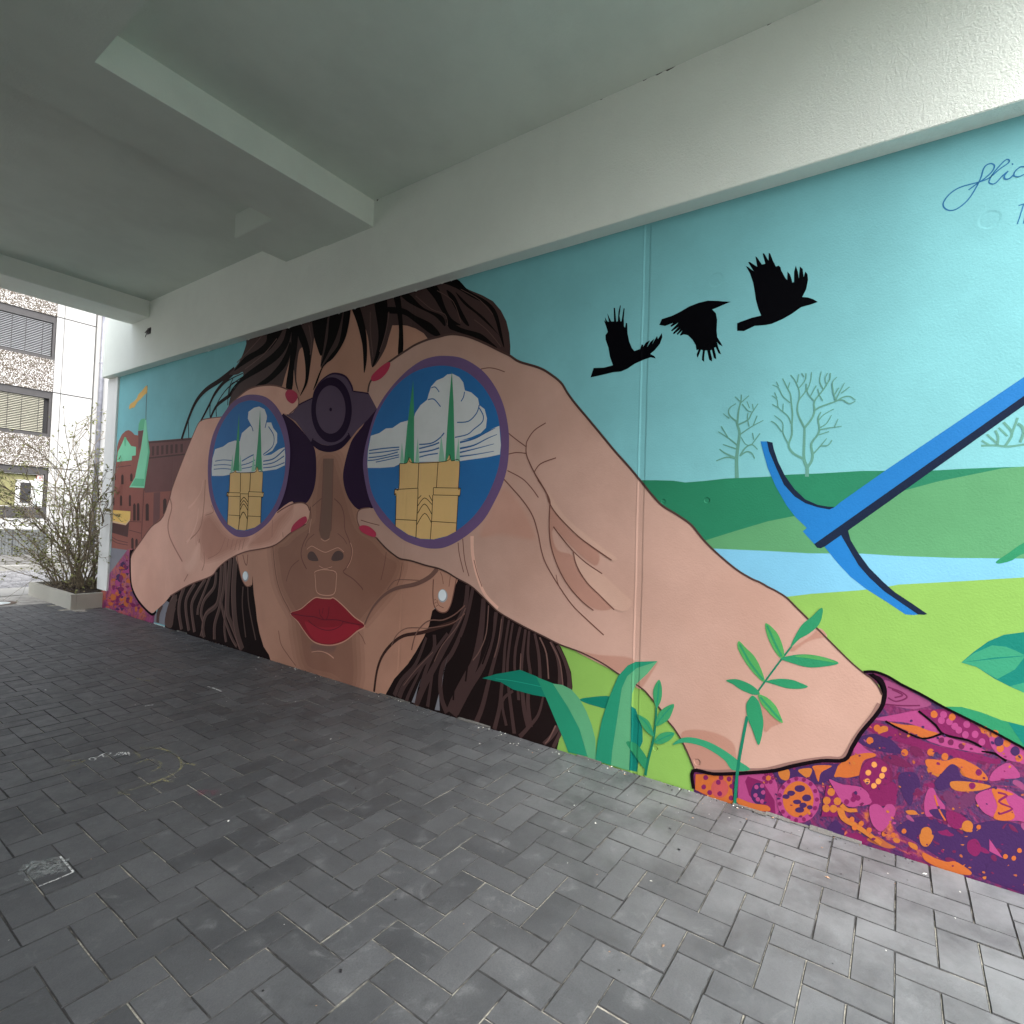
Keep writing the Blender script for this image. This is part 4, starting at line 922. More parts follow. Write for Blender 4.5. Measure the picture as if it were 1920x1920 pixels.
sleeve#1|pink|11|s|0.0,0.0|475,65 477,58 483,53 489,54 492,60 489,67 483,72 477,71
sleeve#1|pink|12|s|0.0,0.0|465,51 467,43 473,39 479,40 482,46 480,53 474,58 468,57
sleeve#1|pink|13|s|0.0,0.0|448,48 450,40 456,36 462,37 465,42 462,50 457,55 451,54
sleeve#1|orange|14|s|0.0,0.0|558,28 497,25 433,34 427,13 486,0 551,4
sleeve#1|magenta|9|s|0.0,0.0|410,159 412,151 419,147 424,150 424,158 419,165 413,165
sleeve#1|magenta|10|s|0.0,0.0|417,140 420,132 427,128 432,131 432,139 427,146 421,146
sleeve#1|magenta|11|s|0.0,0.0|434,135 437,127 443,123 449,126 449,134 444,141 437,141
sleeve#1|magenta|12|s|0.0,0.0|443,149 446,141 452,137 458,140 458,148 453,155 446,155
sleeve#1|magenta|13|s|0.0,0.0|435,168 438,160 444,156 450,160 450,167 445,174 438,174
sleeve#1|magenta|14|s|0.0,0.0|418,173 421,165 428,161 433,165 433,172 428,179 422,179
sleeve#1|orange|15|s|0.0,0.0|424,154 427,146 434,140 441,141 444,149 441,157 434,163 427,161
sleeve#1|purple|15|p|0.0,0.0|416,179 336,223 220,273 178,284 195,223 237,184 334,168 389,142
sleeve#1|ochre|16|s|0.0,0.0|396,192 356,209 357,167 385,163
sleeve#1|ochre|16|s|0.0,0.0|321,219 272,239 283,197 305,202
sleeve#1|orange|17|s|0.0,0.0|267,251 201,270 238,232 247,192 262,231
sleeve#1|pink|17|s|0.0,0.0|240,121 244,88 256,56 276,28 301,9 328,-1 355,2 377,16 392,40 398,71 394,105 380,138 359,166 334,185 306,193 280,189 259,175 245,151
sleeve#1|orange|18|s|0.0,0.0|262,117 265,88 277,60 295,38 316,25 338,23 358,33 371,53 376,80 373,110 361,138 342,160 320,173 298,173 280,163 267,143
sleeve#1|purple|19|s|0.0,0.0|294,150 300,139 313,130 327,130 333,138 328,150 314,158 300,159
sleeve#1|purple|19|s|0.0,0.0|330,120 335,111 345,104 356,104 360,110 356,120 346,126 335,126
sleeve#1|purple|19|s|0.0,0.0|271,119 275,108 287,100 299,100 304,109 299,120 288,128 276,128
sleeve#1|purple|19|s|0.0,0.0|307,91 311,83 322,77 332,76 337,82 333,90 322,96 312,97
sleeve#1|purple|20|s|0.0,0.0|286,84 290,76 299,69 309,69 313,76 309,85 300,91 290,91
sleeve#1|purple|21|s|0.0,0.0|295,63 299,53 311,46 323,45 328,52 323,61 312,68 300,69
sleeve#1|purple|20|s|0.0,0.0|350,100 354,91 363,86 373,86 377,91 373,100 364,105 354,105
sleeve#1|purple|21|s|0.0,0.0|265,83 268,76 275,71 282,72 285,77 282,84 275,88 268,88
sleeve#1|magenta|18|s|0.0,0.0|243,122 246,114 252,110 257,113 257,121 252,127 246,127
sleeve#1|magenta|22|s|0.0,0.0|248,86 251,78 257,74 262,77 262,85 257,91 251,92
sleeve#1|magenta|19|s|0.0,0.0|264,52 266,44 272,41 277,44 278,51 273,58 267,58
sleeve#1|magenta|19|s|0.0,0.0|288,26 290,19 296,15 301,18 302,25 297,32 291,32
sleeve#1|magenta|19|s|0.0,0.0|316,13 318,5 325,2 330,5 330,12 325,19 319,19
sleeve#1|magenta|19|s|0.0,0.0|344,15 346,7 353,3 358,6 358,14 353,20 347,21
sleeve#1|magenta|19|s|0.0,0.0|366,31 369,24 375,20 380,23 381,31 376,37 369,37
sleeve#1|magenta|19|s|0.0,0.0|379,60 382,52 388,49 393,52 394,59 388,66 382,66
sleeve#1|magenta|21|s|0.0,0.0|380,96 383,88 389,85 394,88 395,96 389,102 383,102
sleeve#1|magenta|19|s|0.0,0.0|369,133 371,125 378,121 383,125 383,132 378,139 372,139
sleeve#1|magenta|19|s|0.0,0.0|348,163 350,156 357,152 362,155 362,163 357,169 351,169
sleeve#1|magenta|19|s|0.0,0.0|320,183 323,175 329,171 334,175 335,182 330,188 323,189
sleeve#1|magenta|19|s|0.0,0.0|292,187 294,180 301,176 306,179 306,187 301,193 295,193
sleeve#1|magenta|18|s|0.0,0.0|267,177 270,169 276,166 281,169 281,177 276,183 270,183
sleeve#1|magenta|19|s|0.0,0.0|250,154 252,146 258,143 263,146 264,153 259,159 253,160
sleeve#1|pink|19|s|0.0,0.0|209,214 162,207 99,215 72,182 124,129 170,141 194,186
sleeve#1|magenta|20|s|0.0,0.0|112,183 114,174 121,169 127,170 130,177 127,186 121,191 115,190
sleeve#1|magenta|21|s|0.0,0.0|101,173 103,165 109,160 116,161 118,168 116,176 110,181 103,180
sleeve#1|magenta|22|s|0.0,0.0|116,163 118,155 125,149 131,151 134,157 131,166 125,171 119,170
sleeve#1|magenta|20|s|0.0,0.0|138,146 141,137 147,132 153,133 156,140 154,148 147,154 141,152
sleeve#1|magenta|20|p|0.0,0.0|218,190 194,181 165,142 178,75 233,56
sleeve#1|ochre|21|s|0.0,0.0|188,170 191,157 200,150 210,152 214,161 210,174 201,181 192,179
sleeve#1|ochre|21|s|0.0,0.0|202,130 206,118 215,111 224,112 229,122 225,134 216,142 206,140
sleeve#1|ochre|21|s|0.0,0.0|165,139 169,127 178,120 187,121 191,131 188,143 179,151 169,149
sleeve#1|ochre|22|s|0.0,0.0|204,99 207,87 217,79 226,81 230,91 227,103 217,111 208,109
sleeve#1|ochre|23|s|0.0,0.0|178,106 182,94 191,86 200,88 204,98 201,110 192,117 182,116
sleeve#1|ochre|24|l|26.7,16.6|169,114 155,77 118,63 78,46 29,22
sleeve#1|ochre|25|l|19.5,12.4|165,126 142,113 111,123
sleeve#1|rust|10|s|0.0,0.0|133,292 135,290 140,289 143,290 141,292 135,293
sleeve#1|rust|8|s|0.0,0.0|-227,140 -224,136 -220,135 -217,135 -219,138 -224,139
sleeve#1|magenta|9|s|0.0,0.0|-37,380 -32,379 -28,382 -26,384 -29,385 -35,383
sleeve#1|magenta|1|s|0.0,0.0|-16,334 -14,334 -12,335 -11,337 -13,338 -14,335
sleeve#1|rust|10|s|0.0,0.0|118,335 121,335 123,338 122,342 119,342 117,339
sleeve#1|ochre|10|s|0.0,0.0|-85,167 -83,167 -81,169 -80,170 -82,171 -85,170
sleeve#1|magenta_dk|11|s|0.0,0.0|12,359 15,359 17,362 18,364 16,364 13,361
sleeve#1|rust|17|s|0.0,0.0|-58,471 -53,467 -48,463 -45,464 -47,469 -52,470
sleeve#1|magenta_dk|9|s|0.0,0.0|-12,432 -10,431 -7,432 -7,434 -9,436 -12,435
sleeve#1|purple|10|s|0.0,0.0|63,390 66,388 71,388 73,392 68,396 65,394
sleeve#1|magenta_dk|14|s|0.0,0.0|-183,166 -180,164 -179,166 -179,169 -182,170 -183,169
sleeve#1|magenta_dk|20|s|0.0,0.0|88,156 91,151 97,144 104,147 100,153 94,158
sleeve#1|magenta|8|s|0.0,0.0|-240,62 -240,60 -237,58 -234,58 -236,60 -239,63
sleeve#1|magenta_dk|16|s|0.0,0.0|286,249 287,246 294,242 296,247 293,252 287,254
sleeve#1|rust|8|s|0.0,0.0|-34,119 -31,117 -28,117 -27,119 -29,120 -31,119
sleeve#1|magenta|7|s|0.0,0.0|-366,417 -364,417 -362,420 -363,423 -365,423 -366,420
sleeve#1|rust|7|s|0.0,0.0|-374,335 -371,330 -367,328 -365,329 -365,332 -370,336
sleeve#1|magenta|16|s|0.0,0.0|332,219 335,215 340,217 342,220 340,224 332,222
sleeve#1|purple|9|s|0.0,0.0|-275,22 -271,21 -267,23 -267,29 -271,31 -275,27
sleeve#1|ochre|10|s|0.0,0.0|-279,14 -278,8 -273,6 -269,10 -272,15 -279,18
sleeve#1|purple|9|s|0.0,0.0|3,435 7,429 14,426 19,430 15,435 7,437
sleeve#1|ochre|19|s|0.0,0.0|6,149 10,145 15,145 17,151 13,154 8,153
sleeve#1|magenta|10|s|0.0,0.0|149,33 155,29 160,29 162,32 159,36 153,35
sleeve#1|magenta_dk|11|s|0.0,0.0|-119,2 -117,1 -115,1 -114,3 -116,4 -118,3
sleeve#1|magenta|8|s|0.0,0.0|23,388 28,385 34,385 37,386 33,389 28,389
sleeve#1|ochre|8|s|0.0,0.0|-217,106 -214,102 -211,102 -206,102 -210,105 -215,107
sleeve#1|purple|11|s|0.0,0.0|-179,410 -176,406 -172,405 -169,407 -171,414 -177,413
sleeve#1|ochre|16|s|0.0,0.0|228,186 231,185 234,188 234,191 231,193 227,189
sleeve#1|rust|8|s|0.0,0.0|-360,53 -358,49 -354,49 -350,51 -354,55 -358,56
sleeve#1|magenta_dk|12|s|0.0,0.0|-254,370 -253,370 -251,371 -251,374 -253,374 -254,372
sleeve#1|purple|9|s|0.0,0.0|-58,510 -56,508 -50,506 -49,511 -53,515 -57,515
sleeve#1|purple|8|s|0.0,0.0|-416,40 -416,38 -412,36 -408,36 -411,40 -415,43
sleeve#1|purple|22|s|0.0,0.0|112,185 118,181 123,187 121,192 116,196 112,191
sleeve#1|rust|13|s|0.0,0.0|-321,459 -319,457 -316,457 -314,460 -317,462 -320,461
sleeve#1|purple|17|s|0.0,0.0|-137,464 -134,463 -131,468 -133,472 -136,472 -138,468
sleeve#1|rust|20|s|0.0,0.0|12,66 15,63 18,60 22,61 19,64 16,66
sleeve#1|ochre|9|s|0.0,0.0|-391,20 -388,16 -384,15 -380,16 -384,20 -388,23
sleeve#1|magenta|9|s|0.0,0.0|-62,431 -59,428 -55,430 -53,433 -56,436 -61,435
sleeve#1|magenta_dk|10|s|0.0,0.0|-205,249 -202,246 -199,244 -197,247 -199,251 -203,252
sleeve#1|magenta_dk|10|s|0.0,0.0|-72,240 -70,236 -65,236 -64,239 -66,245 -72,246
sleeve#1|magenta_dk|10|s|0.0,0.0|-127,416 -124,412 -121,411 -120,414 -121,416 -124,418
sleeve#1|ochre|7|s|0.0,0.0|274,261 277,258 279,258 282,260 280,262 277,263
sleeve#1|purple|18|s|0.0,0.0|38,225 42,224 44,227 44,231 42,232 39,228
sleeve#1|rust|9|s|0.0,0.0|-417,45 -411,39 -407,42 -406,46 -410,50 -415,50
sleeve#1|ochre|12|s|0.0,0.0|-338,420 -336,416 -332,413 -331,418 -332,422 -336,423
sleeve#1|purple|16|s|0.0,0.0|-156,476 -153,476 -150,480 -151,484 -154,485 -157,481
sleeve#1|magenta_dk|14|s|0.0,0.0|-189,190 -186,189 -185,192 -186,196 -188,196 -190,193
sleeve#1|magenta_dk|11|s|0.0,0.0|36,471 39,467 42,465 45,468 42,472 38,473
sleeve#1|magenta_dk|25|s|0.0,0.0|47,34 53,26 57,24 62,27 59,33 54,36
sleeve#1|magenta_dk|11|s|0.0,0.0|-34,334 -33,335 -31,338 -30,340 -32,340 -35,337
sleeve#1|magenta_dk|8|s|0.0,0.0|-354,12 -351,11 -349,10 -348,12 -350,14 -353,14
sleeve#1|magenta|11|s|0.0,0.0|-143,371 -137,369 -132,370 -133,377 -136,379 -141,377
sleeve#1|ochre|14|s|0.0,0.0|-254,256 -252,253 -249,256 -247,259 -251,261 -254,259
sleeve#1|magenta_dk|19|s|0.0,0.0|338,66 341,64 346,63 348,66 345,68 341,68
sleeve#1|magenta_dk|15|s|0.0,0.0|-346,262 -344,262 -342,263 -341,265 -343,266 -345,264
sleeve#1|ochre|9|s|0.0,0.0|-7,447 -7,445 -5,444 -4,444 -4,446 -6,447
sleeve#1|rust|7|s|0.0,0.0|-67,353 -63,352 -60,359 -61,364 -66,364 -69,359
sleeve#1|purple|14|s|0.0,0.0|-279,271 -276,269 -273,270 -274,273 -275,274 -277,273
sleeve#1|magenta_dk|20|s|0.0,0.0|275,197 280,194 285,193 289,197 282,201 277,199
sleeve#1|magenta_dk|21|s|0.0,0.0|11,66 16,63 19,64 23,66 18,69 14,68
sleeve#1|purple|18|s|0.0,0.0|-19,221 -17,219 -15,219 -12,220 -15,222 -18,223
sleeve#1|purple|15|s|0.0,0.0|437,47 441,42 447,37 451,40 448,46 442,49
sleeve#1|purple|22|s|0.0,0.0|398,90 401,90 405,92 405,96 402,96 398,93
sleeve#1|purple|11|s|0.0,0.0|-137,412 -136,410 -130,408 -126,410 -130,415 -135,415
sleeve#1|magenta_dk|11|s|0.0,0.0|-235,453 -232,449 -226,449 -226,453 -228,456 -231,457
sleeve#1|ochre|10|s|0.0,0.0|126,263 128,261 132,261 134,263 131,267 128,266
sleeve#1|purple|15|s|0.0,0.0|-362,455 -359,456 -355,460 -355,464 -359,464 -362,459
sleeve#1|rust|14|s|0.0,0.0|73,247 77,245 82,245 83,248 79,250 74,251
sleeve#1|purple|22|s|0.0,0.0|195,145 196,142 202,141 205,140 202,143 197,145
sleeve#1|ochre|19|s|0.0,0.0|-1,116 1,113 5,111 7,112 5,116 2,116
sleeve#1|ochre|15|s|0.0,0.0|87,247 88,244 92,241 94,243 93,246 89,248
sleeve#1|magenta_dk|10|s|0.0,0.0|-153,514 -152,512 -150,511 -150,513 -150,515 -152,515
sleeve#1|purple|8|s|0.0,0.0|-364,83 -360,80 -355,81 -355,88 -360,92 -364,88
sleeve#1|ochre|1|s|0.0,0.0|425,19 426,19 428,20 429,21 428,22 424,22
sleeve#1|magenta_dk|7|s|0.0,0.0|-423,338 -422,336 -417,336 -417,342 -420,344 -424,343
sleeve#1|magenta_dk|10|s|0.0,0.0|-256,122 -253,122 -250,124 -249,127 -252,127 -255,125
sleeve#1|ochre|10|s|0.0,0.0|-187,222 -185,220 -180,221 -180,224 -183,228 -187,225
sleeve#1|rust|8|s|0.0,0.0|-213,60 -210,58 -205,61 -205,66 -209,69 -213,65
sleeve#1|ochre|10|s|0.0,0.0|123,297 128,296 130,302 131,307 126,308 121,303
sleeve#1|magenta_dk|11|s|0.0,0.0|-113,66 -110,65 -108,67 -108,70 -111,71 -113,69
sleeve#1|purple|14|s|0.0,0.0|-226,208 -221,204 -217,208 -217,212 -221,216 -224,212
sleeve#1|ochre|19|s|0.0,0.0|-9,129 -6,127 0,129 2,133 -2,135 -7,132
sleeve#1|rust|1|s|0.0,0.0|-401,90 -401,89 -399,89 -398,89 -399,91 -401,91
sleeve#1|magenta_dk|18|s|0.0,0.0|-2,196 0,196 2,197 1,199 0,199 -1,198
sleeve#1|magenta_dk|14|s|0.0,0.0|-381,228 -378,228 -376,231 -376,235 -379,236 -381,232
sleeve#1|magenta|8|s|0.0,0.0|-426,218 -424,216 -420,213 -418,215 -419,218 -424,219
sleeve#1|magenta|12|s|0.0,0.0|-323,372 -318,366 -314,367 -310,369 -314,372 -319,374
sleeve#1|rust|25|s|0.0,0.0|107,66 110,65 111,68 110,71 107,71 106,69
sleeve#1|rust|13|s|0.0,0.0|-227,294 -224,294 -219,296 -219,300 -221,301 -226,297
sleeve#1|ochre|20|s|0.0,0.0|271,56 274,50 281,49 282,55 279,60 273,62
sleeve#1|magenta_dk|15|s|0.0,0.0|-386,236 -385,233 -382,231 -380,233 -382,236 -385,238
sleeve#1|rust|8|s|0.0,0.0|-404,102 -402,99 -399,99 -398,101 -399,105 -402,104
sleeve#1|ochre|13|s|0.0,0.0|448,129 449,124 453,124 455,127 453,131 450,131
sleeve#1|rust|12|s|0.0,0.0|-213,462 -210,460 -205,462 -204,467 -208,469 -214,467
sleeve#1|magenta|11|s|0.0,0.0|-208,381 -205,378 -202,378 -202,380 -203,381 -206,382
sleeve#1|magenta_dk|25|s|0.0,0.0|66,47 66,45 70,43 70,43 70,44 67,47
sleeve#1|rust|10|s|0.0,0.0|-204,234 -202,232 -200,233 -199,234 -201,236 -203,235
sleeve#1|purple|20|s|0.0,0.0|99,209 98,208 102,206 103,207 102,209 99,210
sleeve#1|magenta_dk|11|s|0.0,0.0|-119,333 -118,330 -112,328 -110,330 -112,334 -118,337
sleeve#1|rust|10|s|0.0,0.0|413,161 414,159 417,159 419,159 416,161 414,162
sleeve#1|magenta_dk|16|s|0.0,0.0|-312,245 -308,245 -306,250 -307,254 -310,254 -312,249
sleeve#1|purple|22|s|0.0,0.0|384,81 388,76 396,73 398,75 398,78 391,83
sleeve#1|magenta_dk|8|s|0.0,0.0|-93,302 -90,302 -87,307 -87,310 -89,309 -92,305
sleeve#1|magenta|8|s|0.0,0.0|-379,376 -377,376 -374,379 -375,382 -377,383 -380,380
sleeve#1|magenta_dk|11|s|0.0,0.0|-86,90 -85,90 -82,90 -81,91 -84,93 -86,92
sleeve#1|purple|12|s|0.0,0.0|5,351 8,350 13,354 13,359 8,360 5,355
sleeve#1|rust|11|s|0.0,0.0|-190,402 -188,402 -186,406 -187,410 -189,409 -191,405
sleeve#1|ochre|1|s|0.0,0.0|-275,413 -273,411 -270,410 -268,411 -270,413 -273,413
sleeve#1|magenta_dk|10|s|0.0,0.0|-264,182 -263,182 -261,183 -261,185 -263,185 -264,184
sleeve#1|purple|11|s|0.0,0.0|138,296 141,295 143,297 143,300 141,300 138,298
sleeve#1|magenta|14|s|0.0,0.0|-280,321 -279,320 -277,323 -277,326 -279,326 -281,324
sleeve#1|purple|15|s|0.0,0.0|-223,150 -222,150 -220,153 -220,155 -222,155 -224,152
sleeve#1|ochre|12|s|0.0,0.0|-121,77 -120,74 -115,70 -112,70 -115,75 -119,77
sleeve#1|magenta|11|s|0.0,0.0|-252,509 -251,509 -250,509 -249,510 -250,511 -252,510
sleeve#1|rust|1|s|0.0,0.0|-145,237 -144,235 -141,234 -141,235 -141,236 -143,237
sleeve#1|purple|15|s|0.0,0.0|17,273 19,271 22,272 24,274 21,276 19,275
sleeve#1|magenta_dk|10|s|0.0,0.0|-73,381 -72,378 -70,378 -68,379 -70,382 -72,383
sleeve#1|magenta_dk|11|s|0.0,0.0|-270,357 -267,355 -263,357 -263,361 -266,363 -270,362
sleeve#1|rust|10|s|0.0,0.0|-123,397 -119,396 -115,400 -115,403 -117,402 -122,401
sleeve#1|purple|17|s|0.0,0.0|-69,451 -67,450 -66,448 -65,449 -65,451 -67,452
sleeve#1|magenta_dk|7|s|0.0,0.0|-66,15 -66,12 -63,11 -60,11 -62,15 -64,16
sleeve#1|purple|10|s|0.0,0.0|148,308 151,307 152,310 152,313 150,313 148,310
sleeve#1|magenta|11|s|0.0,0.0|-267,521 -265,520 -264,522 -264,524 -266,525 -267,523
sleeve#1|magenta|8|s|0.0,0.0|-150,46 -149,46 -144,48 -143,50 -146,51 -150,50
sleeve#1|purple|13|s|0.0,0.0|-144,210 -141,209 -138,214 -139,219 -143,220 -146,215
sleeve#1|purple|15|s|0.0,0.0|-328,335 -326,334 -325,336 -324,338 -327,338 -328,337
sleeve#1|magenta|12|s|0.0,0.0|-322,397 -321,396 -319,399 -319,401 -321,402 -323,399
sleeve#1|purple|1|s|0.0,0.0|-356,414 -355,412 -353,411 -352,411 -353,413 -355,414
sleeve#1|purple|1|s|0.0,0.0|-307,254 -306,253 -303,252 -302,253 -303,254 -306,254
sleeve#1|purple|18|s|0.0,0.0|265,233 269,233 273,237 274,240 270,242 266,237
sleeve#1|magenta_dk|10|s|0.0,0.0|-295,149 -293,146 -292,145 -291,147 -291,149 -293,149
sleeve#1|purple|9|s|0.0,0.0|-230,42 -229,39 -224,34 -223,38 -224,42 -227,44
sleeve#1|purple|8|s|0.0,0.0|-431,24 -429,23 -427,23 -427,24 -428,25 -429,25
sleeve#1|magenta_dk|9|s|0.0,0.0|-261,428 -260,426 -255,429 -256,433 -258,434 -262,432
sleeve#1|magenta_dk|18|s|0.0,0.0|17,252 20,248 25,246 27,248 25,251 21,254
sleeve#1|ochre|8|s|0.0,0.0|41,382 42,380 45,382 46,384 44,385 41,385
sleeve#1|purple|17|s|0.0,0.0|-73,463 -72,461 -69,462 -67,463 -70,465 -72,465
sleeve#1|magenta|8|s|0.0,0.0|-132,120 -130,119 -129,119 -129,122 -130,123 -131,122
sleeve#1|magenta_dk|9|s|0.0,0.0|56,375 58,372 62,373 65,375 63,377 58,376
sleeve#1|magenta_dk|8|s|0.0,0.0|-380,351 -377,350 -375,353 -375,357 -378,359 -381,355
sleeve#1|magenta_dk|25|s|0.0,0.0|73,54 75,52 78,52 78,54 77,55 75,55
sleeve#1|magenta|8|s|0.0,0.0|-116,139 -114,138 -111,142 -110,144 -113,144 -116,142
sleeve#1|magenta_dk|7|s|0.0,0.0|379,10 382,8 384,8 385,10 383,12 380,11
sleeve#1|ochre|22|s|0.0,0.0|201,189 201,186 206,184 209,185 207,189 201,190
sleeve#1|rust|11|s|0.0,0.0|-238,34 -237,30 -233,29 -229,29 -232,34 -237,35
sleeve#1|purple|9|s|0.0,0.0|-234,431 -233,430 -232,430 -232,432 -233,434 -234,432
sleeve#1|magenta_dk|8|s|0.0,0.0|-194,72 -192,67 -188,67 -184,69 -187,76 -194,76
sleeve#1|magenta_dk|10|s|0.0,0.0|103,336 107,332 110,331 112,333 110,338 107,339
sleeve#1|purple|21|s|0.0,0.0|222,144 225,143 229,144 233,146 228,149 222,147
sleeve#1|rust|10|s|0.0,0.0|-46,493 -45,491 -43,490 -42,490 -42,492 -44,494
sleeve#1|magenta_dk|10|s|0.0,0.0|-56,421 -55,419 -53,420 -52,421 -53,423 -55,422
sleeve#1|purple|15|s|0.0,0.0|-301,331 -297,330 -294,334 -294,338 -299,340 -302,337
sleeve#1|magenta|1|s|0.0,0.0|17,18 19,18 20,19 20,20 19,21 17,20
sleeve#1|ochre|10|s|0.0,0.0|-28,254 -25,251 -21,254 -20,256 -22,258 -27,256
sleeve#1|purple|11|s|0.0,0.0|458,64 460,62 463,63 463,66 460,68 458,66
sleeve#1|rust|10|s|0.0,0.0|-276,28 -272,26 -268,27 -268,31 -271,33 -275,33
sleeve#1|purple|15|s|0.0,0.0|75,240 78,236 84,234 86,236 84,239 78,242
sleeve#1|magenta_dk|7|s|0.0,0.0|-424,402 -424,401 -421,401 -421,402 -422,403 -424,405
sleeve#1|magenta|8|s|0.0,0.0|-417,180 -416,178 -414,177 -413,178 -414,179 -416,181
sleeve#1|magenta|10|s|0.0,0.0|-56,304 -53,303 -50,305 -50,308 -52,309 -54,306
sleeve#1|purple|8|s|0.0,0.0|-62,99 -59,98 -57,98 -57,101 -58,102 -60,101
sleeve#1|purple|10|s|0.0,0.0|-92,492 -89,491 -85,495 -86,499 -90,501 -94,498
sleeve#1|magenta_dk|12|s|0.0,0.0|-333,367 -330,365 -326,365 -326,369 -328,370 -332,370
sleeve#1|magenta|13|s|0.0,0.0|-325,448 -323,447 -319,448 -317,450 -321,453 -325,452
sleeve#1|ochre|17|s|0.0,0.0|-99,465 -98,463 -94,463 -91,466 -93,467 -98,467
sleeve#1|magenta_dk|20|s|0.0,0.0|301,32 305,28 311,27 315,30 310,35 303,37
sleeve#1|magenta_dk|11|s|0.0,0.0|-189,19 -187,16 -184,16 -183,19 -186,22 -189,22
sleeve#1|magenta_dk|18|s|0.0,0.0|-24,227 -22,227 -21,229 -21,230 -22,230 -24,229
sleeve#1|rust|16|s|0.0,0.0|-360,452 -357,449 -353,450 -349,451 -352,455 -358,454
sleeve#1|purple|16|s|0.0,0.0|-292,486 -286,485 -283,489 -284,494 -287,495 -291,492
sleeve#1|orange|25|s|0.0,0.0|119,84 121,75 127,70 134,71 136,78 134,86 128,92 121,91
sleeve#1|orange|26|s|0.0,0.0|87,79 90,70 96,65 102,66 105,73 102,81 96,87 90,86
sleeve#1|orange|26|s|0.0,0.0|61,62 63,54 69,49 75,50 78,56 76,65 69,70 63,69
sleeve#1|orange|25|s|0.0,0.0|109,56 111,47 118,42 124,43 127,50 124,58 118,64 112,63
sleeve#1|black_line|8|s|0.0,0.0|88,660 53,659 34,641 29,611 42,552 46,561 43,603 59,637
sleeve#2|sleeve_l|3|p|0.0,0.0|7577,396 7086,723 6999,739 6904,730 6935,644 6853,269 6671,173 6401,93 6324,105 6363,-97 7194,-129 7723,-139 7768,188 7576,215
sleeve#2|orange|4|s|0.0,0.0|7156,243 7172,226 7206,217 7226,228 7236,241 7213,252 7183,254
sleeve#2|pink|4|s|0.0,0.0|6636,79 6643,67 6667,67 6693,67 6697,75 6669,88 6644,85
sleeve#2|orange|4|s|0.0,0.0|7311,52 7318,42 7340,36 7357,43 7365,50 7343,60 7317,60
sleeve#2|purple|4|s|0.0,0.0|7106,73 7123,41 7160,22 7203,50 7210,76 7170,97 7122,110
sleeve#2|magenta|5|s|0.0,0.0|7175,210 7220,171 7286,147 7322,180 7354,209 7294,248 7225,236
sleeve#2|coral|6|s|0.0,0.0|7328,181 7325,163 7371,160 7407,163 7412,183 7372,202 7344,197
sleeve#2|coral|5|s|0.0,0.0|7098,121 7109,117 7121,112 7136,114 7135,118 7123,123 7105,125
sleeve#2|orange|6|s|0.0,0.0|6980,126 7003,98 7061,84 7098,100 7120,125 7072,150 7012,144
sleeve#2|orange|4|s|0.0,0.0|6882,197 6909,178 6946,160 6986,171 6976,195 6951,218 6906,211
sleeve#2|orange|5|s|0.0,0.0|6620,95 6639,77 6672,55 6703,68 6704,96 6682,125 6644,112
sleeve#2|orange|4|s|0.0,0.0|7295,409 7302,391 7338,382 7355,397 7366,411 7345,422 7316,419
sleeve#2|magenta|5|s|0.0,0.0|7175,394 7175,374 7237,369 7297,374 7280,393 7238,407 7177,411
sleeve#2|purple|6|s|0.0,0.0|7281,353 7286,331 7334,330 7363,332 7388,355 7337,374 7284,365
sleeve#2|orange|4|s|0.0,0.0|7127,469 7152,454 7189,451 7221,452 7225,472 7193,480 7148,482
sleeve#2|magenta|5|s|0.0,0.0|7177,494 7182,479 7242,473 7300,476 7273,491 7248,507 7205,500
sleeve#2|purple|4|s|0.0,0.0|7498,36 7499,29 7518,27 7525,29 7531,35 7520,39 7501,43
sleeve#2|pink|5|s|0.0,0.0|7065,52 7065,48 7084,42 7104,44 7107,50 7087,57 7072,58
sleeve#2|magenta|4|s|0.0,0.0|7385,118 7389,107 7414,106 7427,107 7437,118 7417,129 7389,130
sleeve#2|magenta|7|s|0.0,0.0|6886,148 6890,126 6923,121 6950,130 6950,149 6929,162 6893,165
sleeve#2|purple|5|s|0.0,0.0|7044,518 7059,506 7090,489 7138,500 7135,519 7098,539 7051,533
sleeve#2|pink|6|s|0.0,0.0|7105,235 7123,208 7180,197 7217,214 7225,235 7188,249 7122,258
sleeve#2|magenta|4|s|0.0,0.0|7031,385 7035,370 7057,357 7070,370 7083,390 7061,403 7035,405
sleeve#2|orange|4|s|0.0,0.0|7619,112 7627,99 7647,97 7663,101 7665,113 7649,119 7633,120
sleeve#2|orange|4|s|0.0,0.0|7159,326 7161,318 7184,313 7194,317 7200,326 7185,332 7166,332
sleeve#2|magenta|4|s|0.0,0.0|7064,598 7070,590 7101,588 7130,589 7119,597 7104,602 7072,604
sleeve#2|purple|7|s|0.0,0.0|7443,168 7458,156 7482,150 7492,156 7504,168 7485,173 7466,172
sleeve#2|pink|7|s|0.0,0.0|7237,333 7253,301 7318,284 7354,301 7387,335 7322,361 7251,357
sleeve#2|purple|6|s|0.0,0.0|7094,530 7140,480 7207,489 7256,494 7260,536 7220,571 7164,571
sleeve#2|purple|6|s|0.0,0.0|7202,408 7205,398 7235,392 7259,395 7263,409 7236,419 7204,416
sleeve#2|magenta|5|s|0.0,0.0|7499,105 7519,94 7570,84 7602,86 7603,100 7574,111 7505,113
sleeve#2|magenta|5|s|0.0,0.0|7189,97 7244,83 7298,68 7334,74 7366,82 7296,96 7227,104
sleeve#2|magenta|7|s|0.0,0.0|7220,179 7241,161 7278,153 7325,158 7306,182 7282,192 7237,197
sleeve#2|orange|6|s|0.0,0.0|6993,496 7012,481 7046,479 7074,482 7078,494 7047,507 7018,504
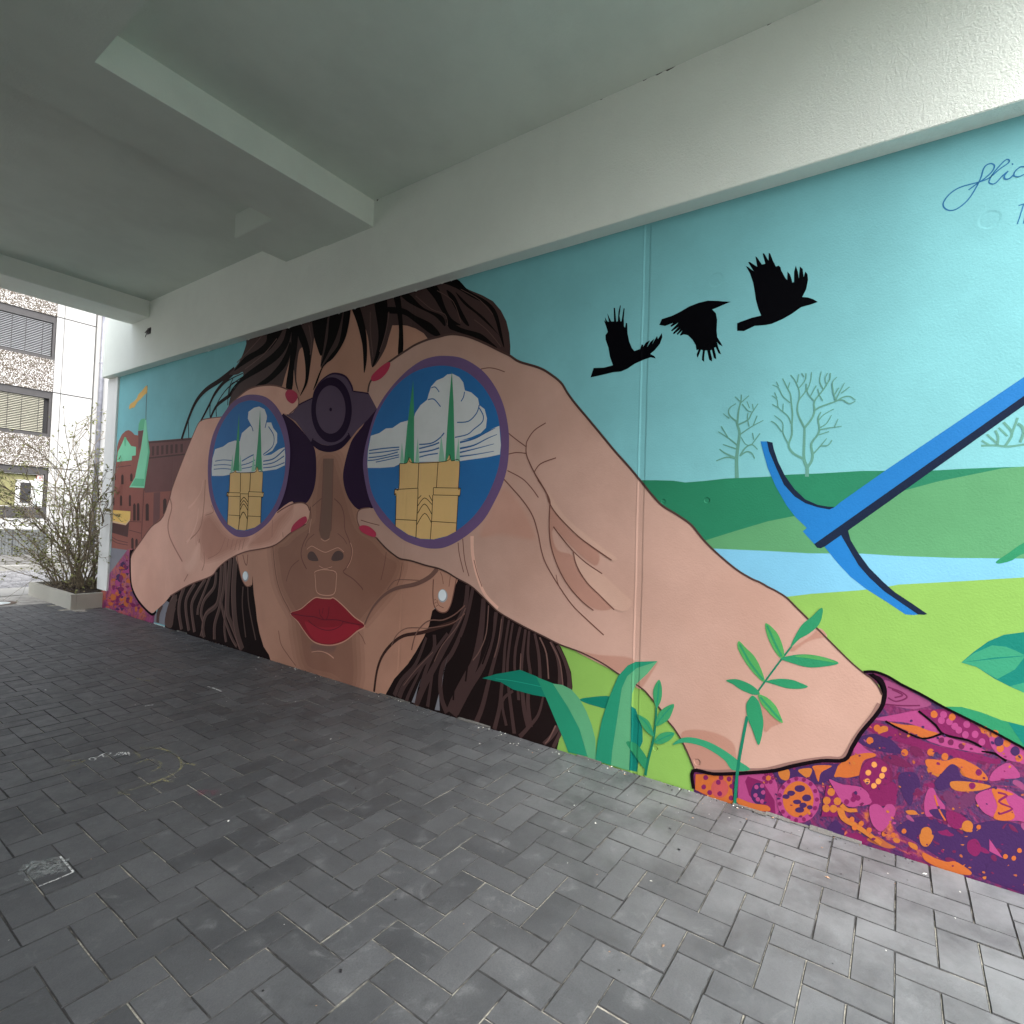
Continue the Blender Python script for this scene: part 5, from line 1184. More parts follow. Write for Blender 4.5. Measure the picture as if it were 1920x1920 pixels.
sleeve#2|pink|4|s|0.0,0.0|6907,306 6939,289 7002,284 7042,286 7051,296 7009,306 6965,307
sleeve#2|magenta|8|s|0.0,0.0|6956,170 6958,149 7008,126 7058,143 7051,170 7014,194 6968,196
sleeve#2|coral|9|s|0.0,0.0|6969,216 6977,199 6997,199 7022,203 7016,217 7002,228 6977,224
sleeve#2|purple|6|s|0.0,0.0|7419,129 7409,114 7488,102 7524,112 7531,123 7490,138 7430,139
sleeve#2|magenta|8|s|0.0,0.0|7186,362 7196,350 7238,336 7280,344 7287,361 7246,378 7206,377
sleeve#2|magenta|7|s|0.0,0.0|7377,117 7403,96 7448,82 7473,94 7500,115 7457,143 7419,136
sleeve#2|purple|8|s|0.0,0.0|7134,185 7143,175 7170,166 7207,171 7208,182 7171,193 7149,192
sleeve#2|pink|7|s|0.0,0.0|7100,79 7125,61 7152,60 7177,61 7180,75 7153,85 7122,93
sleeve#2|pink|7|s|0.0,0.0|7025,495 7040,486 7066,484 7086,485 7081,497 7067,502 7045,502
sleeve#2|orange|7|s|0.0,0.0|7188,259 7212,234 7248,233 7282,238 7288,257 7254,276 7198,284
sleeve#2|magenta|7|s|0.0,0.0|7119,543 7131,534 7158,527 7187,533 7196,540 7162,548 7126,552
sleeve#2|orange|9|s|0.0,0.0|7211,404 7219,382 7252,375 7289,384 7295,405 7256,422 7215,420
sleeve#2|coral|6|s|0.0,0.0|7324,98 7337,86 7350,84 7360,89 7361,100 7352,105 7339,103
sleeve#2|orange|9|s|0.0,0.0|6894,166 6914,140 6946,144 6981,148 6972,166 6953,183 6919,187
sleeve#2|magenta|8|s|0.0,0.0|7366,187 7385,156 7435,150 7481,163 7462,186 7438,198 7391,203
sleeve#2|orange|1|s|0.0,0.0|6989,463 7002,458 7015,457 7030,457 7029,461 7017,465 6999,465
sleeve#2|magenta|9|s|0.0,0.0|7191,221 7233,207 7298,195 7354,197 7376,212 7300,231 7242,230
sleeve#2|orange|8|s|0.0,0.0|7142,532 7152,526 7170,523 7189,526 7184,531 7174,535 7151,535
sleeve#2|purple|8|s|0.0,0.0|7006,469 7030,450 7061,431 7091,450 7095,470 7068,494 7029,488
sleeve#2|magenta|10|s|0.0,0.0|7173,190 7181,177 7225,169 7247,170 7254,190 7229,204 7178,208
sleeve#2|purple|10|s|0.0,0.0|7179,401 7209,365 7276,342 7339,374 7358,401 7291,431 7242,421
sleeve#2|magenta|1|s|0.0,0.0|7014,391 7012,388 7029,385 7045,386 7037,391 7030,393 7013,393
sleeve#2|magenta|10|s|0.0,0.0|7213,255 7227,240 7264,232 7321,234 7310,256 7272,269 7222,279
sleeve#2|orange|8|s|0.0,0.0|7370,355 7382,343 7441,336 7502,336 7478,351 7451,364 7394,363
sleeve#2|coral|8|s|0.0,0.0|7268,133 7264,112 7316,108 7342,114 7363,129 7321,147 7264,145
sleeve#2|coral|1|s|0.0,0.0|7304,251 7305,247 7322,245 7329,246 7337,250 7322,254 7308,254
sleeve#2|orange|9|s|0.0,0.0|7107,510 7114,498 7193,491 7229,495 7252,507 7195,516 7130,521
sleeve#2|orange|6|s|0.0,0.0|6612,100 6632,82 6663,70 6693,77 6698,100 6669,110 6632,115
sleeve#2|orange|4|s|0.0,0.0|7101,420 7106,414 7120,412 7133,415 7134,420 7122,423 7110,424
sleeve#2|magenta|10|s|0.0,0.0|7064,524 7091,508 7126,495 7152,508 7171,524 7135,536 7100,536
sleeve#2|orange|11|s|0.0,0.0|7098,433 7112,398 7176,389 7229,403 7244,435 7184,468 7135,461
sleeve#2|magenta|7|s|0.0,0.0|7023,243 7031,232 7063,220 7082,233 7082,241 7065,257 7038,250
sleeve#2|purple|4|s|0.0,0.0|7109,354 7122,346 7138,345 7148,346 7155,354 7140,361 7122,358
sleeve#2|orange|5|s|0.0,0.0|6907,277 6920,268 6945,266 6966,267 6964,275 6946,279 6917,281
sleeve#2|orange|5|s|0.0,0.0|6969,378 6982,353 7026,351 7076,352 7083,375 7032,406 6997,391
sleeve#2|magenta|12|s|0.0,0.0|7107,459 7126,451 7163,448 7190,449 7188,456 7167,459 7130,465
sleeve#2|orange|9|s|0.0,0.0|7331,159 7355,130 7417,111 7477,121 7487,162 7429,195 7369,176
sleeve#2|magenta|5|s|0.0,0.0|6990,314 7011,302 7051,293 7088,300 7092,311 7049,319 7000,324
sleeve#2|orange|11|s|0.0,0.0|7189,236 7237,199 7290,176 7336,200 7355,235 7313,275 7231,274
sleeve#2|purple|12|s|0.0,0.0|7183,249 7207,210 7274,209 7326,214 7334,249 7276,278 7212,283
sleeve#2|orange|11|s|0.0,0.0|7105,158 7136,143 7184,127 7215,137 7215,155 7187,161 7139,163
sleeve#2|orange|8|s|0.0,0.0|7073,248 7081,234 7109,228 7132,235 7134,248 7111,260 7081,257
sleeve#2|orange|4|s|0.0,0.0|6755,94 6760,75 6792,56 6811,74 6817,98 6801,114 6761,118
sleeve#2|magenta|13|s|0.0,0.0|7200,311 7206,296 7227,292 7243,299 7248,311 7232,322 7213,323
sleeve#2|purple|10|s|0.0,0.0|6980,184 6997,177 7032,170 7050,173 7052,179 7038,186 7003,186
sleeve#2|pink|13|s|0.0,0.0|7000,480 6993,465 7042,459 7064,462 7087,483 7046,505 7009,496
sleeve#2|purple|5|s|0.0,0.0|7213,36 7257,19 7294,18 7328,17 7323,28 7299,38 7257,42
sleeve#2|orange|8|s|0.0,0.0|7389,80 7435,55 7485,44 7538,54 7548,68 7490,87 7444,88
sleeve#2|orange|10|s|0.0,0.0|7483,138 7509,129 7528,126 7558,127 7551,134 7529,140 7507,142
sleeve#2|magenta|7|s|0.0,0.0|6687,115 6696,103 6725,95 6748,101 6751,113 6733,119 6705,126
sleeve#2|magenta|13|s|0.0,0.0|7303,197 7318,184 7348,174 7370,183 7372,197 7355,214 7331,211
sleeve#2|magenta|14|s|0.0,0.0|7118,276 7153,248 7215,245 7282,249 7254,271 7228,293 7177,292
sleeve#2|coral|15|s|0.0,0.0|7259,225 7285,193 7343,175 7399,190 7411,231 7359,263 7289,244
sleeve#2|pink|14|s|0.0,0.0|7096,480 7100,474 7114,473 7127,475 7126,480 7117,484 7099,483
sleeve#2|coral|10|s|0.0,0.0|6959,254 6957,247 6984,241 7005,244 7007,253 6989,261 6966,261
sleeve#2|coral|11|s|0.0,0.0|7457,110 7467,98 7537,82 7573,92 7592,102 7543,115 7460,125
sleeve#2|coral|10|s|0.0,0.0|6830,122 6869,107 6926,99 6966,102 6969,110 6933,121 6885,126
sleeve#2|magenta|12|s|0.0,0.0|7162,396 7169,378 7222,353 7277,376 7258,405 7233,416 7176,414
sleeve#2|magenta|11|s|0.0,0.0|6791,134 6817,111 6868,102 6918,111 6922,126 6878,144 6838,144
sleeve#2|pink|16|s|0.0,0.0|7330,243 7348,200 7416,188 7477,208 7458,257 7431,278 7351,277
sleeve#2|pink|4|s|0.0,0.0|6774,175 6778,169 6790,163 6805,167 6803,177 6793,184 6777,182
sleeve#2|purple|8|s|0.0,0.0|7158,81 7170,68 7213,61 7252,65 7237,76 7213,85 7178,85
sleeve#2|orange|17|s|0.0,0.0|7279,210 7281,201 7325,195 7352,197 7361,206 7334,219 7285,220
sleeve#2|orange|12|s|0.0,0.0|7425,143 7423,132 7446,131 7468,132 7461,145 7451,154 7430,154
sleeve#2|magenta|9|s|0.0,0.0|7054,89 7098,75 7155,61 7223,62 7221,76 7164,87 7106,93
sleeve#2|magenta|12|s|0.0,0.0|6703,146 6723,129 6752,126 6784,129 6780,142 6755,149 6721,158
sleeve#2|pink|15|s|0.0,0.0|7050,473 7081,459 7150,450 7208,454 7183,471 7159,485 7094,480
sleeve#2|magenta|13|s|0.0,0.0|7182,410 7193,393 7231,389 7272,395 7253,413 7233,425 7201,425
sleeve#2|magenta|17|s|0.0,0.0|7373,270 7383,243 7420,235 7443,249 7458,276 7425,289 7379,284
sleeve#2|coral|9|s|0.0,0.0|7487,31 7510,16 7585,7 7619,9 7613,24 7584,32 7506,37
sleeve#2|magenta|11|s|0.0,0.0|7076,523 7081,514 7131,512 7158,510 7188,518 7137,528 7081,530
sleeve#2|magenta|18|s|0.0,0.0|7277,265 7293,257 7330,251 7356,253 7361,260 7333,268 7305,270
sleeve#2|orange|12|s|0.0,0.0|7063,174 7069,147 7098,142 7126,157 7118,179 7103,194 7066,191
sleeve#2|orange|10|s|0.0,0.0|7209,507 7225,491 7263,483 7280,491 7305,506 7265,516 7218,520
sleeve#2|magenta|12|s|0.0,0.0|7246,137 7263,115 7290,97 7341,114 7325,138 7299,158 7268,160
sleeve#2|coral|13|s|0.0,0.0|6687,136 6697,129 6717,127 6743,126 6736,132 6723,138 6690,142
sleeve#2|orange|10|s|0.0,0.0|7201,97 7212,82 7229,81 7249,84 7246,96 7234,105 7213,107
sleeve#2|black_line|4|p|0.0,0.0|6997,721 6936,735 6903,723 6987,643
hair#1|hair_black|2|p|0.0,0.0|6114,265 5733,446 5550,496 5205,603 5069,694 4914,778 4740,832 4485,837 4395,293 4346,188 4277,88 4195,36 4032,-96 4399,-122 4695,-119 5158,-104 5672,-119 5952,-127 5977,-167 6089,-84 6084,133 6009,250
hair#1|hair_brown|3|l|52.5,54.5|5719,441 5795,302 5797,170 5729,22
hair#1|hair_brown|3|l|42.4,47.6|5510,494 5654,344 5659,213 5580,31
hair#1|hair_brown|3|l|39.9,46.6|5311,556 5474,402 5552,265 5470,34
hair#1|hair_brown|3|l|32.7,35.7|5228,589 5335,417 5418,281 5428,204
hair#1|hair_brown|4|l|38.0,39.5|5123,635 5145,498 5316,356 5361,226 5306,133 5344,15
hair#1|hair_brown|5|l|46.8,49.7|5034,703 5039,509 5082,346 5262,238 5316,107 5281,12
hair#1|hair_brown|6|l|41.6,43.0|4975,744 4976,515 5028,328 5100,161 5093,23
hair#1|hair_brown|7|l|58.8,54.4|4886,774 4902,463 4885,286 4814,201 4715,98 4642,12
hair#1|hair_brown|8|l|75.3,71.2|4799,798 4809,532 4774,300 4707,123 4620,10
hair#1|hair_brown|8|l|32.2,31.9|4960,733 4924,401 4928,161 4888,31
hair#1|hair_brown|4|l|105.6,113.8|5889,331 5989,199 6035,86
hair#1|hair_brown|5|l|66.1,67.3|5905,223 5998,24
hair#1|hair_brown|9|l|36.9,32.3|5016,390 4930,233 4803,85 4708,18
hair#1|hair_light|5|l|13.2,13.7|5744,438 5820,299 5822,167 5753,19
hair#1|hair_light|4|l|11.8,13.3|5531,492 5676,341 5681,211 5601,28
hair#1|hair_light|4|l|11.1,13.0|5332,555 5495,399 5573,263 5490,31
hair#1|hair_light|4|l|11.7,12.8|5243,588 5351,415 5434,279 5444,202
hair#1|hair_light|6|l|11.9,12.4|5140,634 5163,496 5334,354 5379,223 5324,130 5362,12
hair#1|hair_light|7|l|11.8,12.5|5056,701 5060,507 5104,344 5284,235 5338,103 5303,9
hair#1|hair_light|10|l|11.6,12.0|4994,742 4995,513 5047,326 5119,159 5112,20
hair#1|hair_light|10|l|11.4,10.5|4913,772 4929,460 4912,283 4840,198 4741,95 4667,8
hair#1|hair_light|11|l|11.2,10.6|4833,796 4843,528 4808,296 4740,118 4653,4
hair#1|hair_light|11|l|11.6,11.4|4975,732 4938,399 4943,159 4902,28
hair#1|hair_light|5|l|13.3,14.4|5939,325 6041,193 6087,79
hair#1|hair_light|6|l|13.8,14.1|5936,219 6029,19
hair#1|hair_light|12|l|11.6,10.1|5032,388 4947,231 4819,83 4723,16
hair#1|hair_brown|3|l|17.2,16.9|4659,547 4654,374 4577,120
hair#1|hair_brown|3|l|16.9,16.2|4584,548 4548,386 4421,121
hair#1|hair_brown|4|l|74.6,60.9|6184,216 6248,112 6252,16
hair#1|hair_brown|7|s|0.0,0.0|6086,18 6071,148 5983,274 5862,347 5898,157 5939,12
face|skin_face|3|p|0.0,0.0|4570,854 4522,674 4486,507 4446,399 4415,290 4366,185 4297,85 4214,31 4125,-103 3729,-100 3402,-103 2963,-87 2935,-99 2815,-84 2713,129 2595,248 2528,337 2463,442 2421,524 2404,620 2404,823 2397,900 2545,1018 2806,1184 2531,2381 2682,2478 2800,2534 2913,2554 3189,2837 3455,2771 3817,2778 4154,2729 4229,2250 4477,2139 4436,1680 4553,1131
face|skin_face_dk~1|4|s|0.0,0.0|4314,932 4283,745 4228,599 4117,472 4017,388 3972,330 3933,187 3790,-41 3426,-52 3047,-10 3068,402 3022,422 2878,563 2715,740 2657,914 2806,996 2946,1090 3108,1160 3199,1329 3320,1555 3432,1689 3691,1700 3796,1562 3829,1294 3826,1177 4034,1075 4135,1008
face|skin_face_dk~2|5|s|0.0,0.0|4259,924 4227,753 4175,613 4069,491 3970,407 3921,343 3883,201 3755,-14 3414,-22 3084,-4 3109,398 3053,436 2910,576 2748,749 2693,906 2831,975 2972,1068 3142,1143 3240,1320 3361,1547 3456,1666 3661,1674 3746,1554 3778,1292 3781,1162 3997,1053 4101,984
face|skin_face_dk~3|6|s|0.0,0.0|4205,916 4171,761 4123,626 4021,510 3923,426 3871,356 3833,215 3719,12 3403,7 3121,2 3151,395 3085,450 2942,589 2782,759 2729,898 2857,954 2998,1047 3177,1127 3281,1312 3403,1538 3481,1643 3632,1648 3697,1546 3728,1289 3737,1148 3961,1030 4067,960
face|skin_face_dk|7|s|0.0,0.0|4152,908 4116,769 4071,640 3974,529 3877,445 3821,368 3784,229 3684,39 3392,37 3158,8 3193,392 3117,464 2974,602 2816,768 2765,890 2882,933 3024,1025 3212,1110 3322,1303 3446,1529 3505,1619 3603,1623 3649,1538 3678,1287 3694,1134 3926,1008 4034,936
face|nose_band|8|p|0.0,0.0|3611,1629 3492,1625 3490,1565 3483,1314 3482,1084 3501,1023 3548,1008 3598,1026 3625,1078 3608,1364
face|line|9|l|6.6,6.6|3611,1629 3608,1364 3622,1078
face|line|9|l|6.4,6.3|3492,1625 3481,1314 3479,1084
face|line|10|l|7.7,8.0|3460,1324 3378,1275 3335,1197 3320,1100 3269,1024 3231,949 3244,881 3285,820 3313,786 3205,749 3115,701 3092,680
face|line|8|l|10.2,9.7|3750,1259 3734,1156 3760,1051 3814,976 3840,901 3821,839 3760,773
face|line|10|l|7.0,6.8|3725,1260 3653,1302 3605,1328
face|line|7|l|7.8,6.8|4254,1184 4248,996 4175,704 4086,550 3986,454 3937,407
face|line|5|l|7.5,6.4|4095,247 4052,146 3955,77 3842,11
face|line|8|l|5.7,7.2|3864,836 3958,776 4006,697 4017,654
face|line|6|l|5.3,5.5|3121,379 3076,348 3042,305
face|line|8|l|5.3,5.3|2870,963 2884,870 2911,767
face|line|7|l|5.0,4.9|2711,902 2724,811 2752,746
face|line|8|l|4.7,5.7|3501,802 3444,787 3427,774
face|line|8|l|5.0,5.5|3402,1067 3330,1031 3290,994
face|line|8|l|5.5,6.6|3683,1049 3764,999 3794,945
face|skin_hi|8|l|5.3,4.8|3767,926 3710,955 3641,939 3541,918 3463,940 3387,961 3320,934
face|skin_hi|9|l|4.6,4.2|3607,811 3532,795 3446,817
face|skin_hi|10|l|6.4,6.6|3652,749 3645,765 3548,787 3404,781 3392,713 3408,622 3517,596 3616,610 3639,689 3651,744
face|skin_hi|11|l|5.8,5.6|3250,1006 3223,950 3237,877 3277,820
face|skin_hi|9|l|6.8,6.8|3729,1166 3751,1052
face|skin_hi|9|l|4.8,4.6|3598,1018 3548,1002 3493,1023
face|nostril|8|s|0.0,0.0|3755,883 3723,912 3672,906 3619,859 3631,845 3701,842 3744,853
face|nostril|9|s|0.0,0.0|3461,873 3430,922 3377,940 3330,924 3323,895 3349,873 3426,860
face|chin_dk~1|8|s|0.0,0.0|3635,236 3355,263 3409,174 3651,147
face|chin_dk~2|9|s|0.0,0.0|3630,227 3362,253 3413,184 3644,158
face|chin_dk~3|10|s|0.0,0.0|3625,217 3369,242 3418,193 3636,168
face|chin_dk|11|s|0.0,0.0|3621,207 3376,232 3422,203 3629,179
face|skin_hi|12|l|4.0,10.2|3647,150 3550,173 3454,172 3378,150
lips|skin_hi|12|l|15.0,19.8|3940,407 3808,455 3710,518 3629,563 3547,567 3452,575 3406,583 3295,538 3172,476 3058,435 3136,386 3234,315 3321,272 3427,241 3554,230 3655,245 3761,306 3835,358 3940,407
lips|lip|13|s|0.0,0.0|3940,407 3808,455 3710,518 3629,563 3547,567 3452,575 3406,583 3295,538 3172,476 3058,435 3136,386 3234,315 3321,272 3427,241 3554,230 3655,245 3761,306 3835,358
lips|lip_lt|14|s|0.0,0.0|3749,369 3630,355 3515,356 3375,381 3256,417 3110,418 3249,317 3428,250 3571,241 3674,278
lips|lip_line|15|l|6.6,5.8|3937,407 3769,410 3635,420 3552,414 3496,416 3364,433 3227,431 3061,435
lips|lip_line|16|l|5.6,5.5|3708,385 3630,355 3514,339 3404,355 3315,397 3292,431
lips|lip_line|14|l|6.5,5.8|3574,484 3563,445 3520,418
lips|lip_line|16|l|6.3,6.0|3460,518 3464,458 3485,419
lips|lip_line|14|l|6.4,6.4|3529,499 3536,458
ear#1|skin_face|9|s|0.0,0.0|4786,811 4545,861 4516,629 4523,572 4585,554 4640,572 4699,624 4752,725
ear#1|line|10|l|8.4,8.5|4685,823 4646,756 4613,742 4606,829
ear#1|line|10|l|10.9,6.6|4781,805 4747,725 4694,625 4638,572 4585,554 4528,574
earring#1|pearl_rim|11|s|0.0,0.0|4576,645 4580,621 4597,603 4620,594 4645,598 4665,613 4674,636 4669,659 4653,678 4629,686 4604,682 4585,667
earring#1|pearl|12|s|0.0,0.0|4591,648 4595,629 4607,614 4626,608 4645,611 4661,623 4668,641 4664,660 4651,675 4633,681 4613,678 4598,666
hair#2|hair_black|5|p|0.0,0.0|2227,843 2151,830 2045,776 1941,709 1833,660 1692,611 1551,581 1478,545 1439,484 1407,419 1395,344 1401,279 1425,176 1454,91 1488,-67 1695,-84 1881,-81 2081,-88 2197,-72 2363,-86 2598,-96 2844,-41 2738,124 2619,243 2552,333 2486,438 2444,521 2421,618 2296,700
hair#2|hair_brown2|6|l|31.3,49.0|2140,807 2153,675 2221,544 2301,408 2383,269 2468,126 2531,-7
hair#2|hair_brown2|7|l|24.5,38.3|2097,795 2130,638 2176,510 2244,376 2311,290 2328,196 2310,83 2262,8
hair#2|hair_brown2|8|l|30.1,91.6|2013,740 2019,573 2054,369 2110,255 2176,128 2224,12
hair#2|hair_brown2|9|l|25.0,48.4|1915,673 1941,506 2001,339 2096,194 2192,24
hair#2|hair_brown2|6|l|17.0,34.2|1866,656 1883,515 1915,393 1948,271 1989,106 2034,-3
hair#2|hair_brown2|6|l|14.9,28.2|1822,639 1843,483 1846,352 1855,251 1863,134 1895,-4
hair#2|hair_brown2|7|l|12.9,24.7|1794,627 1813,487 1820,349 1800,224 1754,8
hair#2|hair_brown2|6|l|17.9,18.6|1742,612 1767,495 1771,381 1750,309 1734,200
hair#2|hair_brown2|7|l|16.1,31.5|1706,602 1720,465 1723,352 1697,171 1662,68
hair#2|hair_brown2|8|l|14.3,27.3|1681,598 1684,471 1660,342 1672,214 1647,72
hair#2|hair_brown2|6|l|16.1,25.8|1645,589 1614,483 1599,354 1607,294
hair#2|hair_brown2|6|l|17.2,28.4|1540,561 1495,489 1475,413 1471,322
hair#2|hair_brown2|7|l|17.0,29.4|1497,546 1446,469 1417,389 1413,312
hair#2|hair_brown2|6|l|19.9,35.1|2463,442 2547,256 2668,129 2731,15
hair#2|hair_brown2|7|l|27.4,42.0|2395,469 2400,359 2544,214 2642,99 2686,11
hair#2|hair_brown2|8|l|15.1,27.9|2455,307 2530,173 2593,57 2617,0
hair#2|hair_brown2|9|l|19.6,34.2|2284,494 2389,360 2451,240 2491,113
hair#2|hair_brown2|7|l|18.2,27.6|2394,250 2410,129 2426,8
hair#2|hair_brown2|9|l|11.6,25.8|1571,265 1600,149 1666,60 1717,-1
hair#2|hair_brown2|6|l|24.7,21.3|1456,140 1510,55 1559,0
hair#2|hair_brown2|7|l|23.9,19.9|1434,202 1454,98 1499,-3
hair#2|hair_brown2|8|l|15.6,19.4|1775,244 1846,168 1811,39
hair#2|hair_black|9|l|16.1,12.5|2067,706 2095,562 2107,400 2124,228
hair#2|hair_black|9|l|16.7,13.0|2170,486 2207,285 2215,96
hair#2|hair_black|10|l|15.6,11.5|1940,685 1946,520 2002,354
hair#2|hair_light|9|l|7.9,7.3|1973,705 1982,539 2026,429 2074,364
hair#2|hair_light|6|l|8.8,8.7|1611,572 1564,491 1544,357
hair#2|hair_light|7|l|6.9,6.7|1542,557 1479,463 1453,339
hair#2|hair_light|7|l|5.7,5.7|1875,639 1892,498 1916,409
hair#2|hair_light|10|l|6.0,6.3|2148,668 2210,546 2324,413 2385,302
hair#2|hair_light|10|l|5.8,6.3|2400,359 2545,218 2648,98
hair#2|hair_light|8|l|5.5,5.6|1731,463 1730,351 1712,272
hair#2|hair_light|7|l|7.6,7.2|1488,118 1526,37 1550,5
hair#2|grey_ground|8|p|0.0,0.0|2271,372 2303,242 2314,149 2310,216 2285,320
hair#2|grey_ground|8|p|0.0,0.0|2334,111 2321,8 2364,2
hair#2|grey_ground|10|p|0.0,0.0|2490,181 2568,6 2541,6 2518,107
ear#2|skin_face|6|s|0.0,0.0|2430,863 2386,896 2229,849 2240,788 2262,687 2292,634 2336,618 2381,627 2412,661 2424,728 2425,821
ear#2|line|7|l|7.5,8.1|2231,843 2243,780 2264,687 2294,632 2336,617 2381,626 2411,661 2422,728 2423,817
ear#2|line|7|l|4.4,4.5|2367,868 2351,845 2337,796
ear#2|line|7|l|4.4,4.4|2282,851 2289,784
ear#2|line|7|l|4.5,3.7|2385,690 2366,658 2326,648
ear#2|line|8|l|3.5,3.5|2408,687 2394,693
ear#2|line|8|l|3.6,3.6|2404,666 2387,677
ear#2|line|7|l|3.6,3.6|2392,648 2374,659
earring#2|pearl_rim|7|s|0.0,0.0|2298,726 2302,705 2316,688 2336,680 2356,683 2372,697 2379,717 2374,739 2360,756 2341,763 2320,760 2305,746
earring#2|pearl|8|s|0.0,0.0|2308,728 2312,710 2323,696 2339,690 2355,693 2368,704 2373,721 2370,739 2359,753 2343,760 2326,757 2314,745
hair#2|curl|16|l|34.0,10.6|2391,888 2457,828 2578,772 2751,728 2865,671 2954,597 3011,525 3057,440
hair#2|curl_dk|7|l|24.7,18.9|2223,577 2397,507 2512,464 2668,421 2778,349 2864,254 2910,145 2930,-3
hair#2|curl|8|l|7.2,9.5|2154,683 2236,616 2333,570 2423,558 2491,523 2559,444 2589,340
hair#2|curl|9|l|5.1,7.2|2466,499 2634,477 2731,419 2780,335
hair#2|curl|17|l|4.3,5.9|2550,799 2741,785 2804,750 2840,706
hair#2|curl|11|l|6.2,5.9|2151,635 2223,577 2309,540 2466,499
hair#3|hair_dk|4|l|53.4,39.4|4985,2492 5238,2417 5495,2356 5682,2257 5822,2090 5937,1903
hair#3|hair_dk|5|l|44.6,25.3|4961,2476 5175,2385 5313,2305 5415,2200 5575,2043
hair#3|hair_dk|1|l|44.9,29.2|4881,2346 5033,2264 5265,2187 5384,2068
hair#3|hair_dk|6|l|9.7,15.3|4833,2436 5024,2411 5185,2367 5323,2281 5391,2211 5384,2089
hair#3|hair_dk|2|l|10.9,14.9|4831,2406 5086,2331 5266,2200 5266,2080
hair#3|hair_dk|7|l|11.7,12.0|5000,2408 5062,2316 5071,2170
hair#3|hair_dk|5|l|13.9,13.8|5813,2076 5786,1906
hair#3|hair_dk|8|l|7.4,11.9|4883,2370 5019,2361 5056,2254
hair#3|hair_top|8|s|0.0,0.0|4771,2834 4802,2696 4880,2575 4986,2498 5075,2454 4935,2437 4835,2448 4850,2378 5010,2262 5046,2155 4892,2226 4721,2280 4531,2289 4328,2270 4224,2245 4178,2333 4131,2438 4111,2545 4116,2767
hair#3|hair_top|9|s|0.0,0.0|4139,2771 3817,2778 3798,2647 3825,2439 3851,2326 3878,2447 3937,2530 3998,2507 4019,2314 3983,2202 3958,2156 4023,2250 4062,2396 4111,2545
hair#3|hair_top|4|s|0.0,0.0|3697,2766 3408,2762 3439,2546 3549,2421 3698,2338 3692,2483
hair#3|hair_top|4|s|0.0,0.0|3302,2762 2879,2753 2941,2466 2989,2360 3093,2265 3127,2342 3167,2502 3233,2631
hair#3|hair_top|5|p|0.0,0.0|3046,2816 2346,2780 2340,2722 2296,2683 2228,2639 2120,2583 2035,2529 1972,2460 1929,2389 1904,2313 1892,2232 1891,2175 1979,2220 2083,2276 2212,2337 2334,2371 2436,2373 2530,2364 2567,2387 2606,2429 2682,2473 2760,2505 2812,2518 2912,2534 2952,2430 2988,2568
hair#3|hair_ink|9|s|0.0,0.0|4459,2758 4224,2763 4395,2599 4638,2553 4873,2501 4984,2479 4813,2578 4602,2618 4482,2670
hair#3|hair_ink|10|s|0.0,0.0|4168,2776 4105,2765 4144,2606 4269,2501 4502,2430 4794,2372 4969,2319 5053,2229 5014,2311 4799,2420 4549,2494 4352,2558 4223,2640
hair#3|hair_ink|11|s|0.0,0.0|4126,2614 4110,2523 4167,2421 4295,2347 4450,2297 4615,2298 4415,2362 4264,2445 4176,2533
hair#3|hair_ink|12|s|0.0,0.0|4105,2765 4023,2750 4027,2533 4054,2406 4066,2211 4155,2229 4128,2405 4111,2545
hair#3|hair_ink|13|s|0.0,0.0|4018,2749 3929,2647 3846,2485 3837,2377 3862,2242 3926,2164 3952,2150 3897,2246 3898,2364 3945,2521 4018,2640
hair#3|hair_ink|10|s|0.0,0.0|3834,2781 3656,2769 3663,2583 3697,2432 3762,2515 3814,2628
hair#3|hair_ink|11|s|0.0,0.0|3606,2759 3463,2763 3516,2569 3607,2450 3699,2349 3672,2428 3632,2557
hair#3|hair_ink|12|s|0.0,0.0|3436,2768 3369,2755 3395,2579 3450,2478 3554,2391 3665,2344 3739,2218 3784,2176 3697,2328 3589,2417 3484,2513
hair#3|hair_ink|13|s|0.0,0.0|3378,2777 3287,2759 3201,2586 3171,2464 3162,2327 3184,2233 3197,2313 3221,2452 3292,2621
hair#3|hair_ink|6|s|0.0,0.0|3117,2783 2999,2768 2964,2610 2995,2455 3042,2330 3103,2264 3060,2389 3054,2522
hair#3|hair_ink|6|s|0.0,0.0|2920,2762 2860,2758 2816,2583 2792,2336 2841,2318 2843,2487 2871,2621
hair#3|hair_ink|7|s|0.0,0.0|2881,2772 2761,2724 2616,2600 2445,2515 2417,2441 2515,2528 2691,2624 2797,2690
hair#3|hair_ink|7|s|0.0,0.0|2982,2675 2806,2632 2687,2560 2536,2479 2449,2386 2532,2408 2685,2514 2804,2590 2965,2630
hair#3|hair_ink|6|s|0.0,0.0|2626,2763 2503,2723 2425,2572 2363,2483 2282,2426 2373,2459 2446,2541 2522,2644
hair#3|hair_ink|6|s|0.0,0.0|2419,2675 2348,2626 2288,2529 2214,2413 2261,2439 2332,2537
hair#3|hair_ink|6|s|0.0,0.0|2506,2763 2343,2736 2228,2633 2087,2543 2006,2459 1963,2339 1936,2231 1974,2308 2020,2429 2085,2515 2204,2588 2340,2675
hair#3|hair_ink|7|s|0.0,0.0|2339,2649 2223,2542 2091,2434 1974,2308 2016,2348 2155,2470 2267,2559
hair#3|hair_ink|8|s|0.0,0.0|2409,2491 2281,2409 2128,2350 2043,2287 1988,2237 2083,2281 2213,2347 2336,2400 2382,2426
hair#3|hair_line|10|l|9.6,10.1|4549,2727 4773,2620 4945,2547
hair#3|hair_line|10|l|9.3,9.2|4322,2667 4513,2559 4803,2468
hair#3|hair_line|14|l|8.7,9.0|3880,2704 3835,2568 3844,2463
